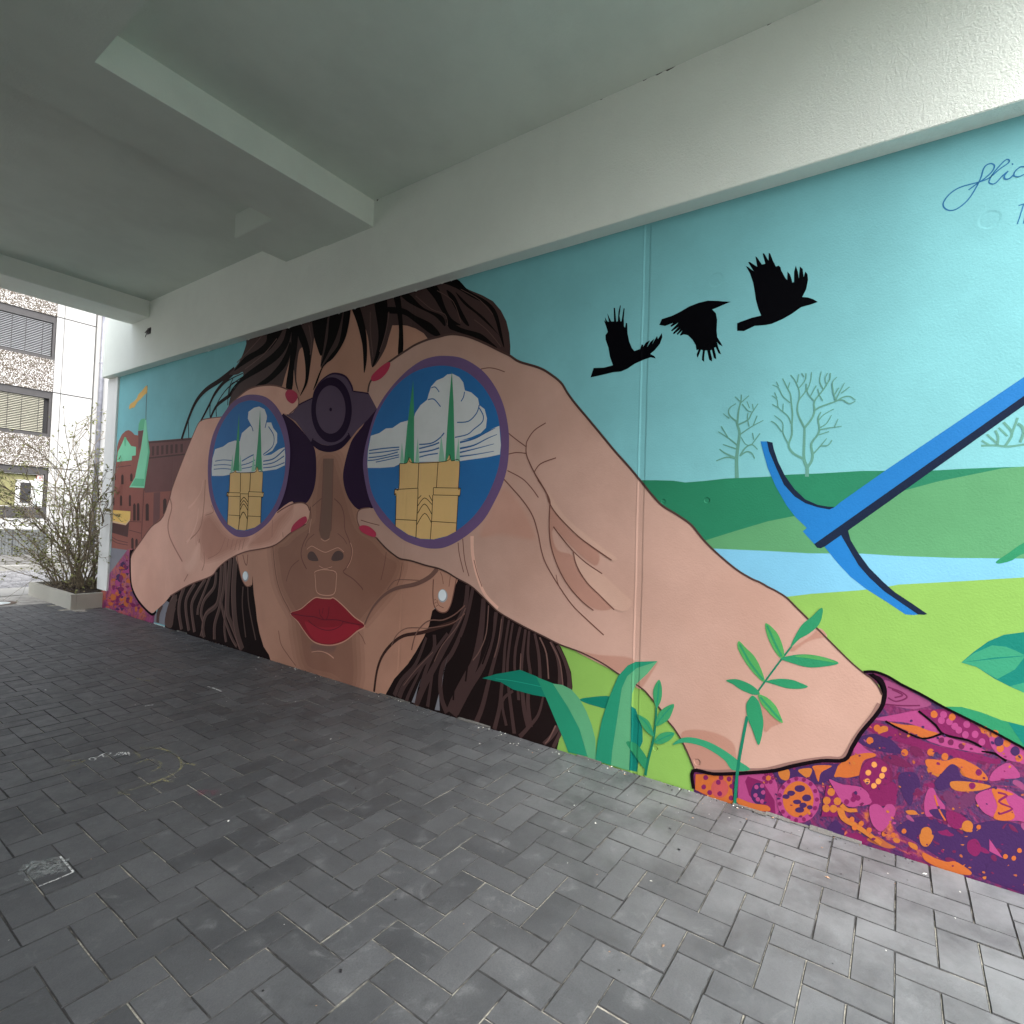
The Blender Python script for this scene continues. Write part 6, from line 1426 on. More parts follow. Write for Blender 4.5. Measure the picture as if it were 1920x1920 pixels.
hair#3|hair_line|5|l|7.4,7.1|3149,2674 3140,2536 3098,2338
hair#3|hair_line|8|l|7.1,7.2|2952,2636 2971,2508 3030,2366
hair#3|hair_line|9|l|4.7,5.5|2696,2697 2542,2577 2422,2520 2395,2446
hair#3|hair_line|7|l|4.3,5.1|2501,2692 2358,2593 2283,2443
hair#3|hair_line|7|l|4.1,4.2|2295,2657 2139,2558 2031,2447
hair#3|hair_line|6|l|4.1,4.2|2175,2441 2067,2356 1961,2242
binoculars|bino_dark|8|s|0.0,0.0|4309,2057 4074,1971 3921,1874 3772,1760 3715,1674 3695,1529 3711,1405 3771,1311 3838,1279 4015,1255 4234,1174 4417,1452 4456,1909
binoculars|bino_dark|7|s|0.0,0.0|3018,1977 3180,1846 3277,1765 3317,1698 3355,1591 3371,1493 3341,1394 3274,1306 3167,1245 3026,1262 2895,1347 2860,1622
binoculars|bino|13|p|0.0,0.0|4132,2003 3972,2071 3782,2112 3761,2168 3690,2233 3578,2272 3481,2265 3385,2228 3327,2162 3298,2114 2913,2031 3044,1951 3125,1890 3236,1821 3292,1773 3381,1740 3537,1723 3687,1756 3769,1758 3883,1851 3998,1944
binoculars|bino_dark|14|l|9.7,9.1|3298,2114 3138,2083 2913,2033
binoculars|bino_dark|14|l|12.8,10.6|4114,2007 3972,2071 3782,2112
binoculars|bino_dark|15|l|10.5,17.4|3782,2112 3761,2168 3690,2233 3578,2272 3481,2265 3385,2228 3319,2156 3302,2115
binoculars|bino_ink|16|s|0.0,0.0|3302,1977 3306,1915 3325,1859 3358,1811 3404,1775 3459,1754 3521,1749 3586,1760 3648,1789 3704,1832 3749,1887 3780,1951 3794,2019 3790,2085 3769,2145 3732,2194 3681,2228 3622,2247 3558,2248 3494,2232 3434,2200 3383,2156 3342,2101 3315,2040
binoculars|bino|17|s|0.0,0.0|3374,1985 3378,1935 3394,1889 3424,1853 3464,1827 3511,1816 3562,1819 3612,1836 3659,1868 3696,1911 3722,1962 3734,2016 3730,2069 3712,2116 3680,2153 3638,2177 3589,2187 3538,2181 3488,2161 3444,2128 3409,2086 3385,2037
binoculars|bino_ink|18|s|0.0,0.0|3534,2000 3538,1990 3549,1987 3560,1992 3566,2002 3562,2012 3551,2015 3539,2010
binoculars|bino_ink|14|l|48.3,52.3|3770,1776 3668,1722 3536,1701 3411,1722 3312,1791
binoculars|bino|17|l|9.4,10.9|3749,1788 3653,1749 3538,1732 3413,1752 3332,1802
hand#1|skin_l|15|p|0.0,0.0|6986,633 6941,695 6752,831 6630,923 6510,1000 6330,1076 6243,1121 6113,1302 6068,1425 5870,1705 5701,1923 5581,2052 5428,2073 5108,2068 5046,2155 4892,2226 4721,2280 4531,2289 4328,2270 4228,2248 4150,2222 4016,2162 3967,2114 3980,2061 4041,2018 4095,2006 4172,2023 4335,1901 4417,1452 4386,1102 4188,1199 4106,1237 3980,1277 3856,1289 3785,1269 3751,1228 3760,1165 3791,1123 3980,1050 4032,1018 4121,970 4232,925 4388,894 4654,849 4913,766 5091,674 5203,591 5549,490 5731,426 5920,354 6002,318 6111,238 6312,129 6401,86 6669,159 6851,255 6953,377
hand#1|skin_l_dk~1|16|s|0.0,0.0|5525,1074 5272,1188 4993,1041 4851,1000 4531,964 4890,803 5151,725 5382,705 5533,866
hand#1|skin_l_dk~2|17|s|0.0,0.0|5485,1068 5281,1168 5018,1026 4860,982 4564,967 4909,818 5164,743 5355,721 5492,871
hand#1|skin_l_dk~3|18|s|0.0,0.0|5446,1062 5290,1149 5042,1011 4869,963 4597,970 4928,834 5177,761 5328,738 5451,875
hand#1|skin_l_dk|19|s|0.0,0.0|5407,1056 5299,1129 5067,996 4877,944 4630,973 4948,849 5191,779 5302,754 5411,880
hand#1|skin_l_dk~1|19|s|0.0,0.0|4538,1012 4227,1194 3986,1297 3970,1180 4075,1088 4226,931 4591,873
hand#1|skin_l_dk~2|20|s|0.0,0.0|4512,1001 4206,1181 3982,1280 3997,1187 4101,1096 4245,945 4580,891
hand#1|skin_l_dk~3|21|s|0.0,0.0|4486,990 4185,1168 3978,1263 4023,1194 4126,1105 4263,959 4568,909
hand#1|skin_l_dk|22|s|0.0,0.0|4460,979 4165,1155 3974,1246 4050,1201 4152,1114 4282,972 4557,926
hand#1|line_lt|16|l|20.3,17.4|6113,1302 6067,1207 6127,1055 6103,947 6003,843 5781,682
hand#1|line_lt|20|l|12.8,10.9|5406,1486 5411,1206 5473,1013 5725,872
hand#1|line_lt|19|l|12.9,12.4|5464,924 5469,771 5591,634 5725,492
hand#1|line_lt|20|l|10.1,9.8|5362,803 5344,704 5382,626
hand#1|line_lt|19|l|9.4,6.3|5269,1246 5226,1185 5372,1150
hand#1|skin_hi2|21|l|10.2,26.1|5445,1486 5484,1371 5605,1267 5712,1213
hand#1|skin_hi2|21|l|10.4,28.6|5507,1217 5532,1075 5624,942 5716,870
hand#1|skin_hi2|20|l|10.4,28.9|5492,897 5500,769 5644,630
hand#1|line_lt|20|l|8.9,6.7|4989,960 5082,821 5281,746
hand#1|line_lt|20|l|9.1,9.1|4931,951 4951,872
hand#1|line_lt|20|l|8.8,8.9|4851,955 4887,855
hand#1|line_lt|20|l|8.7,8.8|4784,952 4820,855
hand#1|line_lt|20|l|8.6,8.7|4729,949 4753,859
hand#1|line_lt|20|l|8.4,8.5|4665,959 4699,867
hand#1|line_lt|23|l|7.8,7.8|4251,1140 4248,996
hand#1|line_lt|16|l|7.4,7.4|4100,1047 4091,1004
hand#1|skin_hi2~1|21|s|0.0,0.0|5456,889 5444,692 5599,565 5765,633 5660,729
hand#1|skin_hi2~2|22|s|0.0,0.0|5466,878 5467,693 5608,575 5739,635 5638,724
hand#1|skin_hi2~3|23|s|0.0,0.0|5477,867 5491,695 5616,586 5714,637 5616,719
hand#1|skin_hi2|24|s|0.0,0.0|5487,856 5514,696 5625,597 5689,639 5595,715
hand#1|line|22|l|11.1,10.2|3751,1228 3785,1269 3856,1289 3980,1277 4106,1237 4188,1201
hand#1|line|21|l|8.9,13.2|3791,1123 3980,1050 4121,970 4232,925 4388,894 4654,849 4913,766 5091,674 5203,591 5549,490 5731,426 6002,318
hand#1|line|17|l|20.1,7.9|6986,633 6941,695 6752,831 6510,1000 6243,1121 6068,1425 5870,1705 5701,1923 5581,2052 5428,2073 5108,2068
hand#1|line|18|l|14.1,9.7|5108,2070 5046,2155 4892,2226 4721,2280 4531,2289 4328,2270 4150,2222 4016,2162 3967,2114 3980,2061 4095,2006
hand#1|black_line|18|l|42.1,24.0|6997,721 7000,610 6953,377 6851,255 6669,159 6400,83 6296,127
hand#1|nail|19|s|0.0,0.0|4157,2187 4121,2211 4046,2198 3988,2159 3994,2117 4047,2091 4113,2117 4148,2153
hand#1|nail|22|s|0.0,0.0|3979,1084 3949,1117 3873,1162 3799,1182 3782,1144 3850,1100 3945,1062 3984,1050
hand#2|skin_r|17|p|0.0,0.0|3131,2090 3124,2135 3099,2175 3008,2245 2929,2277 2838,2310 2749,2339 2675,2361 2566,2378 2460,2381 2391,2383 2323,2375 2212,2341 2083,2280 1979,2224 1894,2179 1821,2132 1690,2082 1618,2041 1538,1979 1493,1916 1441,1852 1357,1760 1276,1670 1198,1583 1122,1505 1048,1422 991,1358 942,1311 869,1269 804,1227 765,1184 740,1155 696,1113 642,1068 583,1025 526,995 493,983 460,966 428,952 386,928 344,888 303,849 263,809 204,752 147,698 103,663 74,644 52,617 40,589 44,552 62,506 87,458 122,392 143,339 165,306 211,294 287,262 361,224 438,181 517,154 658,107 742,92 754,114 780,167 813,220 846,261 879,291 913,334 954,369 996,406 1042,428 1139,463 1228,500 1353,534 1475,553 1586,583 1729,621 1881,670 1941,701 2044,768 2119,809 2227,843 2305,872 2385,891 2490,901 2624,921 2725,927 2791,950 2872,990 2971,1054 3056,1087 3144,1117 3184,1173 3181,1230 3139,1255 3061,1263 2942,1245 2785,1275 2986,1908
hand#2|skin_r_warm~1|18|s|0.0,0.0|2080,1106 1997,1286 1941,1385 1864,1408 1778,1338 1698,1231 1649,1109 1782,1103 1923,1111
hand#2|skin_r_warm~2|19|s|0.0,0.0|2068,1109 1986,1283 1931,1379 1868,1400 1787,1333 1708,1227 1658,1113 1781,1112 1923,1120
hand#2|skin_r_warm~3|20|s|0.0,0.0|2057,1112 1975,1279 1922,1373 1872,1391 1795,1328 1718,1223 1668,1117 1780,1121 1924,1130
hand#2|skin_r_warm|21|s|0.0,0.0|2045,1115 1964,1275 1913,1367 1876,1383 1804,1322 1727,1219 1677,1121 1780,1130 1924,1139
hand#2|skin_r_sh~1|18|s|0.0,0.0|1574,1302 1510,1237 1392,1141 1271,1067 1277,993 1342,1016 1412,1065 1491,1128 1541,1174 1551,1143 1515,1063 1424,1042 1394,981 1334,906 1255,844 1184,785 1270,764 1367,805 1451,882 1514,971 1561,1081 1577,1185
hand#2|skin_r_sh~2|19|s|0.0,0.0|1572,1300 1512,1236 1394,1140 1273,1065 1278,994 1341,1017 1410,1067 1489,1130 1540,1177 1553,1142 1517,1061 1426,1040 1396,980 1336,904 1257,843 1187,785 1270,766 1365,807 1449,883 1511,972 1558,1081 1574,1185
hand#2|skin_r_sh~3|20|s|0.0,0.0|1570,1298 1514,1234 1395,1138 1275,1064 1280,996 1340,1019 1408,1068 1487,1131 1540,1179 1556,1142 1519,1059 1427,1038 1398,978 1338,902 1258,841 1189,785 1269,768 1364,809 1447,885 1509,973 1556,1082 1572,1185
hand#2|skin_r_sh|21|s|0.0,0.0|1568,1297 1516,1232 1397,1136 1277,1063 1281,998 1338,1021 1407,1070 1485,1133 1539,1181 1559,1141 1521,1057 1429,1037 1401,977 1340,901 1260,839 1191,785 1269,770 1362,811 1445,886 1506,974 1553,1083 1569,1185
hand#2|skin_r_hi~1|22|s|0.0,0.0|1596,1387 1530,1306 1461,1235 1345,1154 1235,1084 1162,1040 1203,1029 1300,1083 1414,1149 1516,1235 1578,1307
hand#2|skin_r_hi~2|23|s|0.0,0.0|1596,1385 1532,1304 1463,1233 1347,1152 1236,1082 1164,1039 1202,1031 1299,1085 1412,1151 1514,1236 1575,1308
hand#2|skin_r_hi~3|24|s|0.0,0.0|1597,1383 1534,1303 1464,1232 1348,1151 1238,1080 1166,1037 1201,1033 1297,1086 1410,1153 1512,1238 1573,1309
hand#2|skin_r_hi|25|s|0.0,0.0|1597,1380 1536,1301 1466,1230 1350,1149 1239,1078 1168,1036 1200,1035 1296,1088 1409,1155 1510,1239 1571,1310
hand#2|skin_r_hi~1|22|s|0.0,0.0|1418,1055 1339,1004 1245,956 1138,881 1079,836 1100,783 1171,781 1260,841 1340,908 1399,983
hand#2|skin_r_hi~2|23|s|0.0,0.0|1417,1053 1340,1002 1246,954 1140,879 1081,835 1101,785 1170,783 1258,843 1338,909 1397,984
hand#2|skin_r_hi~3|24|s|0.0,0.0|1416,1051 1342,1000 1248,952 1141,877 1083,834 1102,787 1169,785 1257,845 1336,911 1395,985
hand#2|skin_r_hi|25|s|0.0,0.0|1415,1049 1343,998 1249,950 1143,876 1085,833 1103,788 1168,787 1255,847 1334,912 1392,986
hand#2|skin_r_sh~1|18|s|0.0,0.0|817,238 753,281 663,290 592,273 567,231 574,144 717,96 756,123
hand#2|skin_r_sh~2|19|s|0.0,0.0|815,238 753,279 663,288 593,271 569,230 575,145 717,98 755,124
hand#2|skin_r_sh~3|20|s|0.0,0.0|813,239 753,277 664,286 594,270 571,229 576,147 717,100 753,126
hand#2|skin_r_sh|21|s|0.0,0.0|811,239 753,275 664,284 595,268 572,229 577,148 716,102 751,127
hand#2|skin_r_sh~1|18|s|0.0,0.0|371,712 322,754 288,786 258,816 231,786 271,768 309,745 348,705
hand#2|skin_r_sh~2|19|s|0.0,0.0|370,711 321,752 287,785 258,814 233,787 271,769 310,747 349,707
hand#2|skin_r_sh~3|20|s|0.0,0.0|369,710 320,751 286,784 258,813 234,787 272,771 311,748 350,709
hand#2|skin_r_sh|21|s|0.0,0.0|368,709 319,750 285,783 258,811 236,788 272,773 311,750 350,710
hand#2|skin_r_sh~1|18|s|0.0,0.0|480,461 443,437 389,403 426,368 458,344
hand#2|skin_r_sh~2|19|s|0.0,0.0|479,461 444,435 391,402 427,369 456,345
hand#2|skin_r_sh~3|20|s|0.0,0.0|477,461 445,434 392,401 428,371 455,347
hand#2|skin_r_sh|21|s|0.0,0.0|475,462 447,432 394,400 429,372 453,348
hand#2|skin_r_sh~1|18|s|0.0,0.0|1388,539 1252,540 1070,555 1052,490 1132,468 1260,499
hand#2|skin_r_sh~2|19|s|0.0,0.0|1386,539 1252,538 1070,553 1054,492 1132,470 1259,501
hand#2|skin_r_sh~3|20|s|0.0,0.0|1383,539 1253,536 1071,551 1055,493 1131,472 1258,503
hand#2|skin_r_sh|21|s|0.0,0.0|1381,539 1253,534 1072,548 1057,494 1131,474 1257,505
hand#2|skin_r_sh~1|18|s|0.0,0.0|932,561 976,473 1015,412 1048,428 988,494
hand#2|skin_r_sh~2|19|s|0.0,0.0|934,560 977,474 1016,414 1046,427 987,493
hand#2|skin_r_sh~3|20|s|0.0,0.0|936,559 979,474 1018,415 1044,427 985,491
hand#2|skin_r_sh|21|s|0.0,0.0|938,558 981,475 1019,417 1042,426 983,490
hand#2|line|18|l|7.4,6.7|1749,1634 1746,1666 1700,1724 1625,1762
hand#2|line|19|l|6.5,6.3|1876,1718 1817,1677 1749,1634
hand#2|line|18|l|6.4,6.1|1872,1597 1814,1604 1747,1596
hand#2|line|26|l|7.3,8.4|1749,1634 1742,1582 1689,1489 1633,1414 1586,1347 1574,1310
hand#2|line|27|l|7.0,6.2|1689,1486 1647,1534 1549,1564
hand#2|line|18|l|6.4,6.6|1875,1501 1769,1453 1703,1399 1654,1345
hand#2|line|18|l|6.0,5.4|2106,2125 2044,2125 1984,2110 1923,2085
hand#2|line|27|l|7.4,6.4|1661,1444 1605,1377 1576,1310 1513,1238 1395,1142 1298,1084 1196,1028
hand#2|line|20|l|7.8,6.8|1911,1462 1842,1403 1754,1323 1687,1241 1647,1145 1620,1050 1587,979 1514,883 1419,778 1329,712 1225,643
hand#2|line|28|l|6.9,6.0|1576,1310 1575,1185 1557,1076 1510,970 1448,882 1364,806 1287,761
hand#2|line|26|l|6.4,5.8|1549,1186 1475,1110 1415,1056 1341,1004 1246,955
hand#2|line|27|l|6.4,5.9|1419,1056 1396,986 1337,907 1258,845 1172,779
hand#2|line|21|l|4.2,4.2|1520,926 1510,890 1492,852
hand#2|line|18|l|6.5,6.3|2228,1062 2213,988 2173,883
hand#2|line|18|l|6.4,6.2|2192,1088 2169,959 2130,863
hand#2|line|18|l|6.0,5.7|3148,1174 3061,1158 2949,1143
hand#2|skin_hi2|18|l|27.1,18.2|2119,1108 2108,995 2065,870 1999,765 1902,698
hand#2|line|19|l|5.1,5.0|2096,964 2066,886 2026,810
hand#2|outline|22|l|17.5,5.8|3131,2090 3124,2135 3099,2175 3008,2245 2929,2277 2838,2310 2749,2339 2675,2361 2566,2378 2460,2381 2391,2383 2323,2375 2212,2341 2083,2280 1979,2224 1894,2179 1821,2132 1690,2082 1618,2041 1538,1979 1493,1916 1441,1852 1357,1760 1276,1670 1198,1583 1122,1505 1048,1422 991,1358 942,1311 869,1269 804,1227 765,1184 740,1155 696,1113 642,1068 583,1025 526,995 493,983 460,966 428,952 386,928 344,888 303,849 263,809 204,752 147,698 103,663 74,644 52,617 40,589
hand#2|outline|22|l|6.1,10.6|742,92 754,114 780,167 813,220 846,261 879,291 913,334 954,369 996,406 1042,428 1139,463 1228,500 1353,534 1475,553 1586,583 1729,621 1881,670 1941,701 2044,768 2119,809 2227,843 2305,872 2385,891 2490,901 2624,921 2725,927 2791,950 2872,990 2971,1054
hand#2|cuff_sh|23|l|10.9,16.1|50,555 68,510 94,462 128,396 149,343 171,309 218,297 294,265 368,228 445,185 518,161 658,114 738,99
hand#2|line|23|l|8.4,7.7|2957,1050 3056,1085 3144,1115 3184,1173 3181,1230 3139,1255 3061,1263
hand#2|nail|23|s|0.0,0.0|3105,2190 3076,2220 2996,2262 2925,2279 2911,2256 2938,2212 3004,2171 3082,2162
hand#2|nail|24|s|0.0,0.0|3161,1119 3124,1137 3052,1130 2982,1093 2988,1060 3055,1068 3127,1089
sleeve#1|black_line|24|l|15.3,12.7|746,10 751,91 657,104 517,150 412,190 336,233 239,280 159,306 133,363 105,427 61,501 37,553 31,606 43,640 75,662
sleeve#1|black_line|25|l|10.4,8.2|102,666 66,674 23,664 -20,642 -82,617 -146,586 -219,557 -293,527 -370,492 -589,392 -811,312
binoculars|ring|24|s|0.0,0.0|4651,2226 4440,2182 4273,2087 4147,1955 4069,1797 4045,1665 4055,1514 4098,1362 4181,1230 4307,1116 4501,1018 4666,978 4843,985 5035,1067 5190,1186 5303,1334 5360,1523 5366,1713 5310,1900 5179,2055 5002,2176 4825,2225
lens#1|lens_blue|25|s|0.0,0.0|4646,2173 4476,2128 4327,2036 4221,1927 4144,1801 4108,1668 4111,1515 4156,1384 4241,1251 4388,1125 4546,1056 4693,1033 4872,1049 5042,1140 5186,1272 5276,1434 5298,1585 5282,1748 5214,1920 5084,2060 4908,2155 4776,2177
lens#1|cloud|26|p|0.0,0.0|5289,1685 5248,1772 5105,1790 5014,1822 4901,1835 4821,1825 4794,1895 4690,1941 4648,1956 4708,2019 4702,2078 4619,2106 4536,2110 4451,2080 4409,2019 4411,1963 4340,1958 4307,1910 4244,1862 4238,1783 4300,1719 4436,1680 4317,1686 4204,1726 4129,1740 4112,1668 4113,1591 4228,1561 4425,1549 4806,1544 4963,1529 5079,1519 5282,1522 5293,1585
lens#1|lens_line|27|l|8.1,7.2|5237,1659 5093,1666 4929,1655
lens#1|lens_line|27|l|7.8,7.2|5258,1622 5089,1623 4948,1613
lens#1|lens_line|27|l|7.7,7.2|5254,1584 5085,1586 4945,1577
lens#1|lens_line|27|l|11.3,10.5|4771,1644 4666,1676 4583,1696
lens#1|lens_line|27|l|8.1,8.9|4779,1609 4661,1623 4557,1649
lens#1|lens_line|27|l|7.6,8.3|4765,1579 4636,1588 4553,1603
lens#1|lens_line|27|l|10.1,12.6|4432,1634 4275,1651 4128,1723
lens#1|lens_line|27|l|8.6,10.2|4430,1605 4272,1618 4127,1668
lens#1|lens_line|27|l|8.3,9.0|4427,1577 4269,1584 4119,1613
lens#1|lens_line|27|l|10.5,10.0|4377,1926 4291,1842 4303,1753 4437,1691
lens#1|lens_line|27|l|7.7,11.8|4712,1949 4648,1950 4611,1901
lens#1|lens_line|27|l|12.2,12.3|4406,1985 4427,1918
lens#1|spire_lt|28|p|0.0,0.0|4934,1710 4898,1562 4953,1543
lens#1|spire_lt|28|p|0.0,0.0|4799,1705 4763,1559 4818,1553
lens#1|spire_lt|28|p|0.0,0.0|4584,1708 4549,1554 4607,1549
lens#1|spire_lt|28|p|0.0,0.0|4457,1680 4431,1545 4465,1546
lens#1|spire|29|p|0.0,0.0|4517,2086 4477,1796 4446,1560 4550,1563 4529,1798
lens#1|spire|29|p|0.0,0.0|4856,2078 4821,1753 4808,1560 4909,1562 4876,1816
lens#1|tower|30|p|0.0,0.0|4960,1541 4892,1550 4871,1569 4840,1545 4548,1543 4521,1591 4486,1546 4428,1541 4426,1373 4399,1370 4406,1330 4430,1327 4423,1106 4506,1069 4672,1036 4803,1038 4962,1082 4967,1330 4995,1333 4989,1369 4959,1372
lens#1|tower_line|31|l|5.5,4.8|4960,1541 4892,1550 4871,1569 4840,1545 4548,1543 4521,1591 4486,1546 4428,1541 4426,1373 4399,1370 4406,1330 4430,1327
lens#1|tower_line|31|l|9.2,9.2|4961,1076 4967,1330 4995,1333 4989,1369 4959,1372 4960,1541
lens#1|tower_line|31|l|8.1,8.1|4423,1106 4430,1327
lens#1|tower_line|32|l|4.9,4.7|4998,1366 4767,1364
lens#1|tower_line|32|l|4.9,4.7|4990,1333 4764,1332
lens#1|tower_line|31|l|4.7,4.5|4638,1375 4399,1370
lens#1|tower_line|32|l|4.6,4.5|4635,1335 4406,1330
lens#1|tower_line|33|l|4.7,4.7|4756,1356 4636,1355
lens#1|tower_line|34|l|8.8,8.8|4767,1364 4759,1160 4770,1039
lens#1|tower_line|34|l|8.5,8.5|4634,1372 4630,1163 4634,1042
lens#1|tower_line|31|l|4.8,4.7|4951,1164 4760,1162
lens#1|tower_line|35|l|4.6,4.5|4630,1163 4422,1163
lens#1|tower_line|35|l|7.7,6.9|4760,1284 4705,1325 4636,1285
lens#1|tower_line|35|l|7.8,7.3|4757,1252 4702,1296 4633,1248
lens#1|tower_line|36|l|8.1,7.4|4757,1211 4704,1267 4632,1213
lens#1|tower_line|36|l|8.2,7.6|4757,1134 4702,1196 4632,1138
lens#1|tower_line|35|l|8.8,8.8|4779,1540 4768,1372
lens#1|tower_line|35|l|8.5,8.5|4615,1542 4617,1372
binoculars|ring|21|s|0.0,0.0|2406,2249 2270,2218 2149,2155 2052,2078 1967,1972 1912,1864 1879,1743 1870,1641 1876,1524 1905,1423 1953,1329 2027,1216 2126,1132 2229,1070 2336,1026 2438,1012 2545,1018 2695,1050 2827,1111 2938,1180 3027,1271 3090,1374 3144,1537 3145,1652 3110,1775 3056,1914 2980,2020 2865,2120 2741,2197 2619,2244 2511,2257
lens#2|lens_blue|22|s|0.0,0.0|2449,2191 2323,2166 2211,2118 2101,2035 2025,1946 1970,1853 1940,1747 1928,1652 1935,1549 1956,1471 1987,1400 2033,1320 2110,1230 2212,1153 2318,1099 2430,1072 2548,1070 2660,1091 2777,1140 2901,1227 3002,1318 3065,1422 3103,1574 3103,1679 3082,1783 3028,1911 2939,2026 2838,2108 2713,2166 2591,2191
lens#2|cloud|23|p|0.0,0.0|3101,1669 3079,1773 2992,1787 2926,1815 2859,1815 2783,1847 2713,1855 2663,1856 2647,1900 2601,1949 2543,1979 2533,2013 2512,2063 2467,2097 2410,2108 2377,2125 2331,2124 2275,2096 2240,2059 2224,2007 2172,1989 2117,1947 2105,1905 2062,1876 2041,1818 2046,1762 2085,1732 2157,1712 2242,1696 2135,1702 2054,1730 1985,1758 1946,1767 1929,1652 1933,1597 2026,1584 2129,1576 2213,1570 2240,1567 2591,1573 2771,1565 2829,1546 2962,1542 3097,1545 3102,1574
lens#2|lens_line|24|l|8.9,8.3|3089,1669 2944,1677 2785,1679
lens#2|lens_line|25|l|7.8,7.6|3091,1648 2929,1653 2784,1663
lens#2|lens_line|26|l|7.9,7.8|3092,1617 2940,1625 2796,1646
lens#2|lens_line|27|l|7.8,7.6|3098,1598 3021,1600 2926,1611 2782,1627
lens#2|lens_line|28|l|6.9,6.7|3013,1584 2911,1595 2781,1612
lens#2|lens_line|24|l|8.2,9.7|2598,1688 2490,1691 2422,1718 2381,1752
lens#2|lens_line|25|l|9.4,9.5|2596,1661 2477,1678 2420,1692
lens#2|lens_line|24|l|9.2,9.3|2594,1635 2487,1644 2418,1658
lens#2|lens_line|24|l|8.4,8.0|2592,1604 2509,1617 2428,1622
lens#2|lens_line|24|l|12.4,3.6|2246,1684 2135,1701 2054,1729 1975,1757
lens#2|lens_line|24|l|12.3,3.5|2244,1646 2133,1661 2032,1697 1961,1717
lens#2|lens_line|24|l|10.5,3.4|2243,1621 2132,1637 1980,1662
lens#2|lens_line|24|l|10.2,3.3|2242,1596 2130,1603 1978,1618
lens#2|lens_line|24|l|6.6,6.9|2511,2053 2476,2055 2439,2019
lens#2|lens_line|24|l|7.3,7.8|2537,1978 2483,1977 2422,1923
lens#2|lens_line|24|l|7.7,7.7|2226,1999 2233,1966 2252,1941
lens#2|lens_line|24|l|8.5,6.9|2105,1905 2123,1857 2184,1812 2277,1811
lens#2|lens_line|25|l|7.6,7.1|2104,1888 2070,1837 2078,1797 2139,1760 2190,1730 2289,1718
lens#2|spire_lt|24|p|0.0,0.0|2761,1709 2730,1571 2771,1563
lens#2|spire_lt|26|p|0.0,0.0|2613,1737 2590,1567 2627,1568
lens#2|spire_lt|26|p|0.0,0.0|2406,1739 2362,1564 2419,1566
lens#2|spire_lt|25|p|0.0,0.0|2259,1713 2238,1565 2276,1566
lens#2|spire|27|p|0.0,0.0|2338,2145 2312,1940 2280,1566 2362,1569 2357,1774 2350,1960
lens#2|spire|25|p|0.0,0.0|2679,2122 2656,1882 2637,1568 2733,1567 2717,1815 2692,2020
lens#2|tower|28|p|0.0,0.0|2774,1567 2704,1569 2683,1607 2652,1568 2351,1570 2327,1613 2309,1571 2242,1567 2242,1401 2225,1399 2228,1353 2242,1351 2245,1132 2318,1099 2430,1072 2548,1070 2660,1091 2787,1144 2793,1348 2809,1355 2806,1395 2770,1398
lens#2|tower_line|29|l|4.6,4.3|2774,1567 2704,1569 2683,1607 2652,1568 2351,1570 2327,1613 2309,1571 2242,1567 2242,1401 2225,1399 2228,1353 2242,1351
lens#2|tower_line|29|l|6.5,6.5|2787,1140 2793,1348 2809,1355 2806,1395 2770,1398 2774,1567
lens#2|tower_line|29|l|6.1,6.1|2593,1566 2592,1402
lens#2|tower_line|29|l|5.8,5.8|2422,1565 2427,1405
lens#2|tower_line|30|l|4.6,4.4|2808,1391 2590,1400
lens#2|tower_line|1|l|4.5,4.4|2806,1352 2587,1351
lens#2|tower_line|31|l|6.1,6.1|2590,1400 2587,1351
lens#2|tower_line|1|l|4.4,4.3|2586,1388 2455,1388
lens#2|tower_line|1|l|4.4,4.3|2584,1359 2453,1360
lens#2|tower_line|30|l|4.3,4.1|2453,1403 2225,1399
lens#2|tower_line|29|l|4.3,4.1|2450,1356 2228,1353
lens#2|tower_line|31|l|5.8,5.8|2453,1403 2450,1356
lens#2|tower_line|32|l|6.1,6.1|2587,1351 2588,1165 2589,1071
lens#2|tower_line|29|l|5.8,5.8|2456,1356 2456,1186 2461,1071
lens#2|tower_line|29|l|5.4,5.4|2240,1351 2245,1133
lens#2|tower_line|33|l|4.5,4.4|2790,1189 2589,1188
lens#2|tower_line|30|l|4.3,4.1|2456,1186 2248,1183
lens#2|tower_line|33|l|5.5,5.5|2586,1330 2557,1353
lens#2|tower_line|33|l|5.5,4.9|2585,1283 2526,1336 2455,1292
lens#2|tower_line|33|l|5.6,5.3|2582,1235 2523,1297 2453,1229
lens#2|tower_line|31|l|5.6,5.3|2587,1159 2520,1236 2457,1178
lens#2|tower_line|30|l|5.5,5.4|2488,1354 2456,1315
plant#1|teal_dk|10|p|0.0,0.0|2000,272 1902,314 1731,371 1618,355 1574,330 1549,256 1640,250 1775,252 1861,276 1929,274
plant#1|leaf_rib|11|l|3.9,3.8|1900,288 1778,300 1573,306
plant#1|teal_dk|5|s|0.0,0.0|1350,287 1296,310 1177,339 1190,278 1257,273 1318,277
plant#1|leaf_dk|12|p|0.0,0.0|1623,353 1506,337 1454,282 1403,230 1344,139 1284,7 1405,-2 1445,72 1498,158 1558,257
plant#1|leaf_gr|13|p|0.0,0.0|1515,337 1457,342 1400,329 1350,291 1309,237 1276,176 1251,107 1244,4 1290,3 1344,136 1415,231
plant#1|teal|5|p|0.0,0.0|1083,322 1041,308 1022,264 1003,223 999,159 1013,123 1021,6 1067,2
plant#1|leaf_dk|23|p|0.0,0.0|1245,-1 1238,97 1217,218 1178,348 1138,450 1090,512 1049,538 938,561 974,536 1041,508 1088,459 1114,394 1136,217 1152,79 1158,1
plant#1|leaf_gr|24|p|0.0,0.0|938,560 986,492 1042,429 1061,379 1063,300 1059,144 1062,2 1159,1 1154,79 1137,216 1116,394 1090,459 1041,509
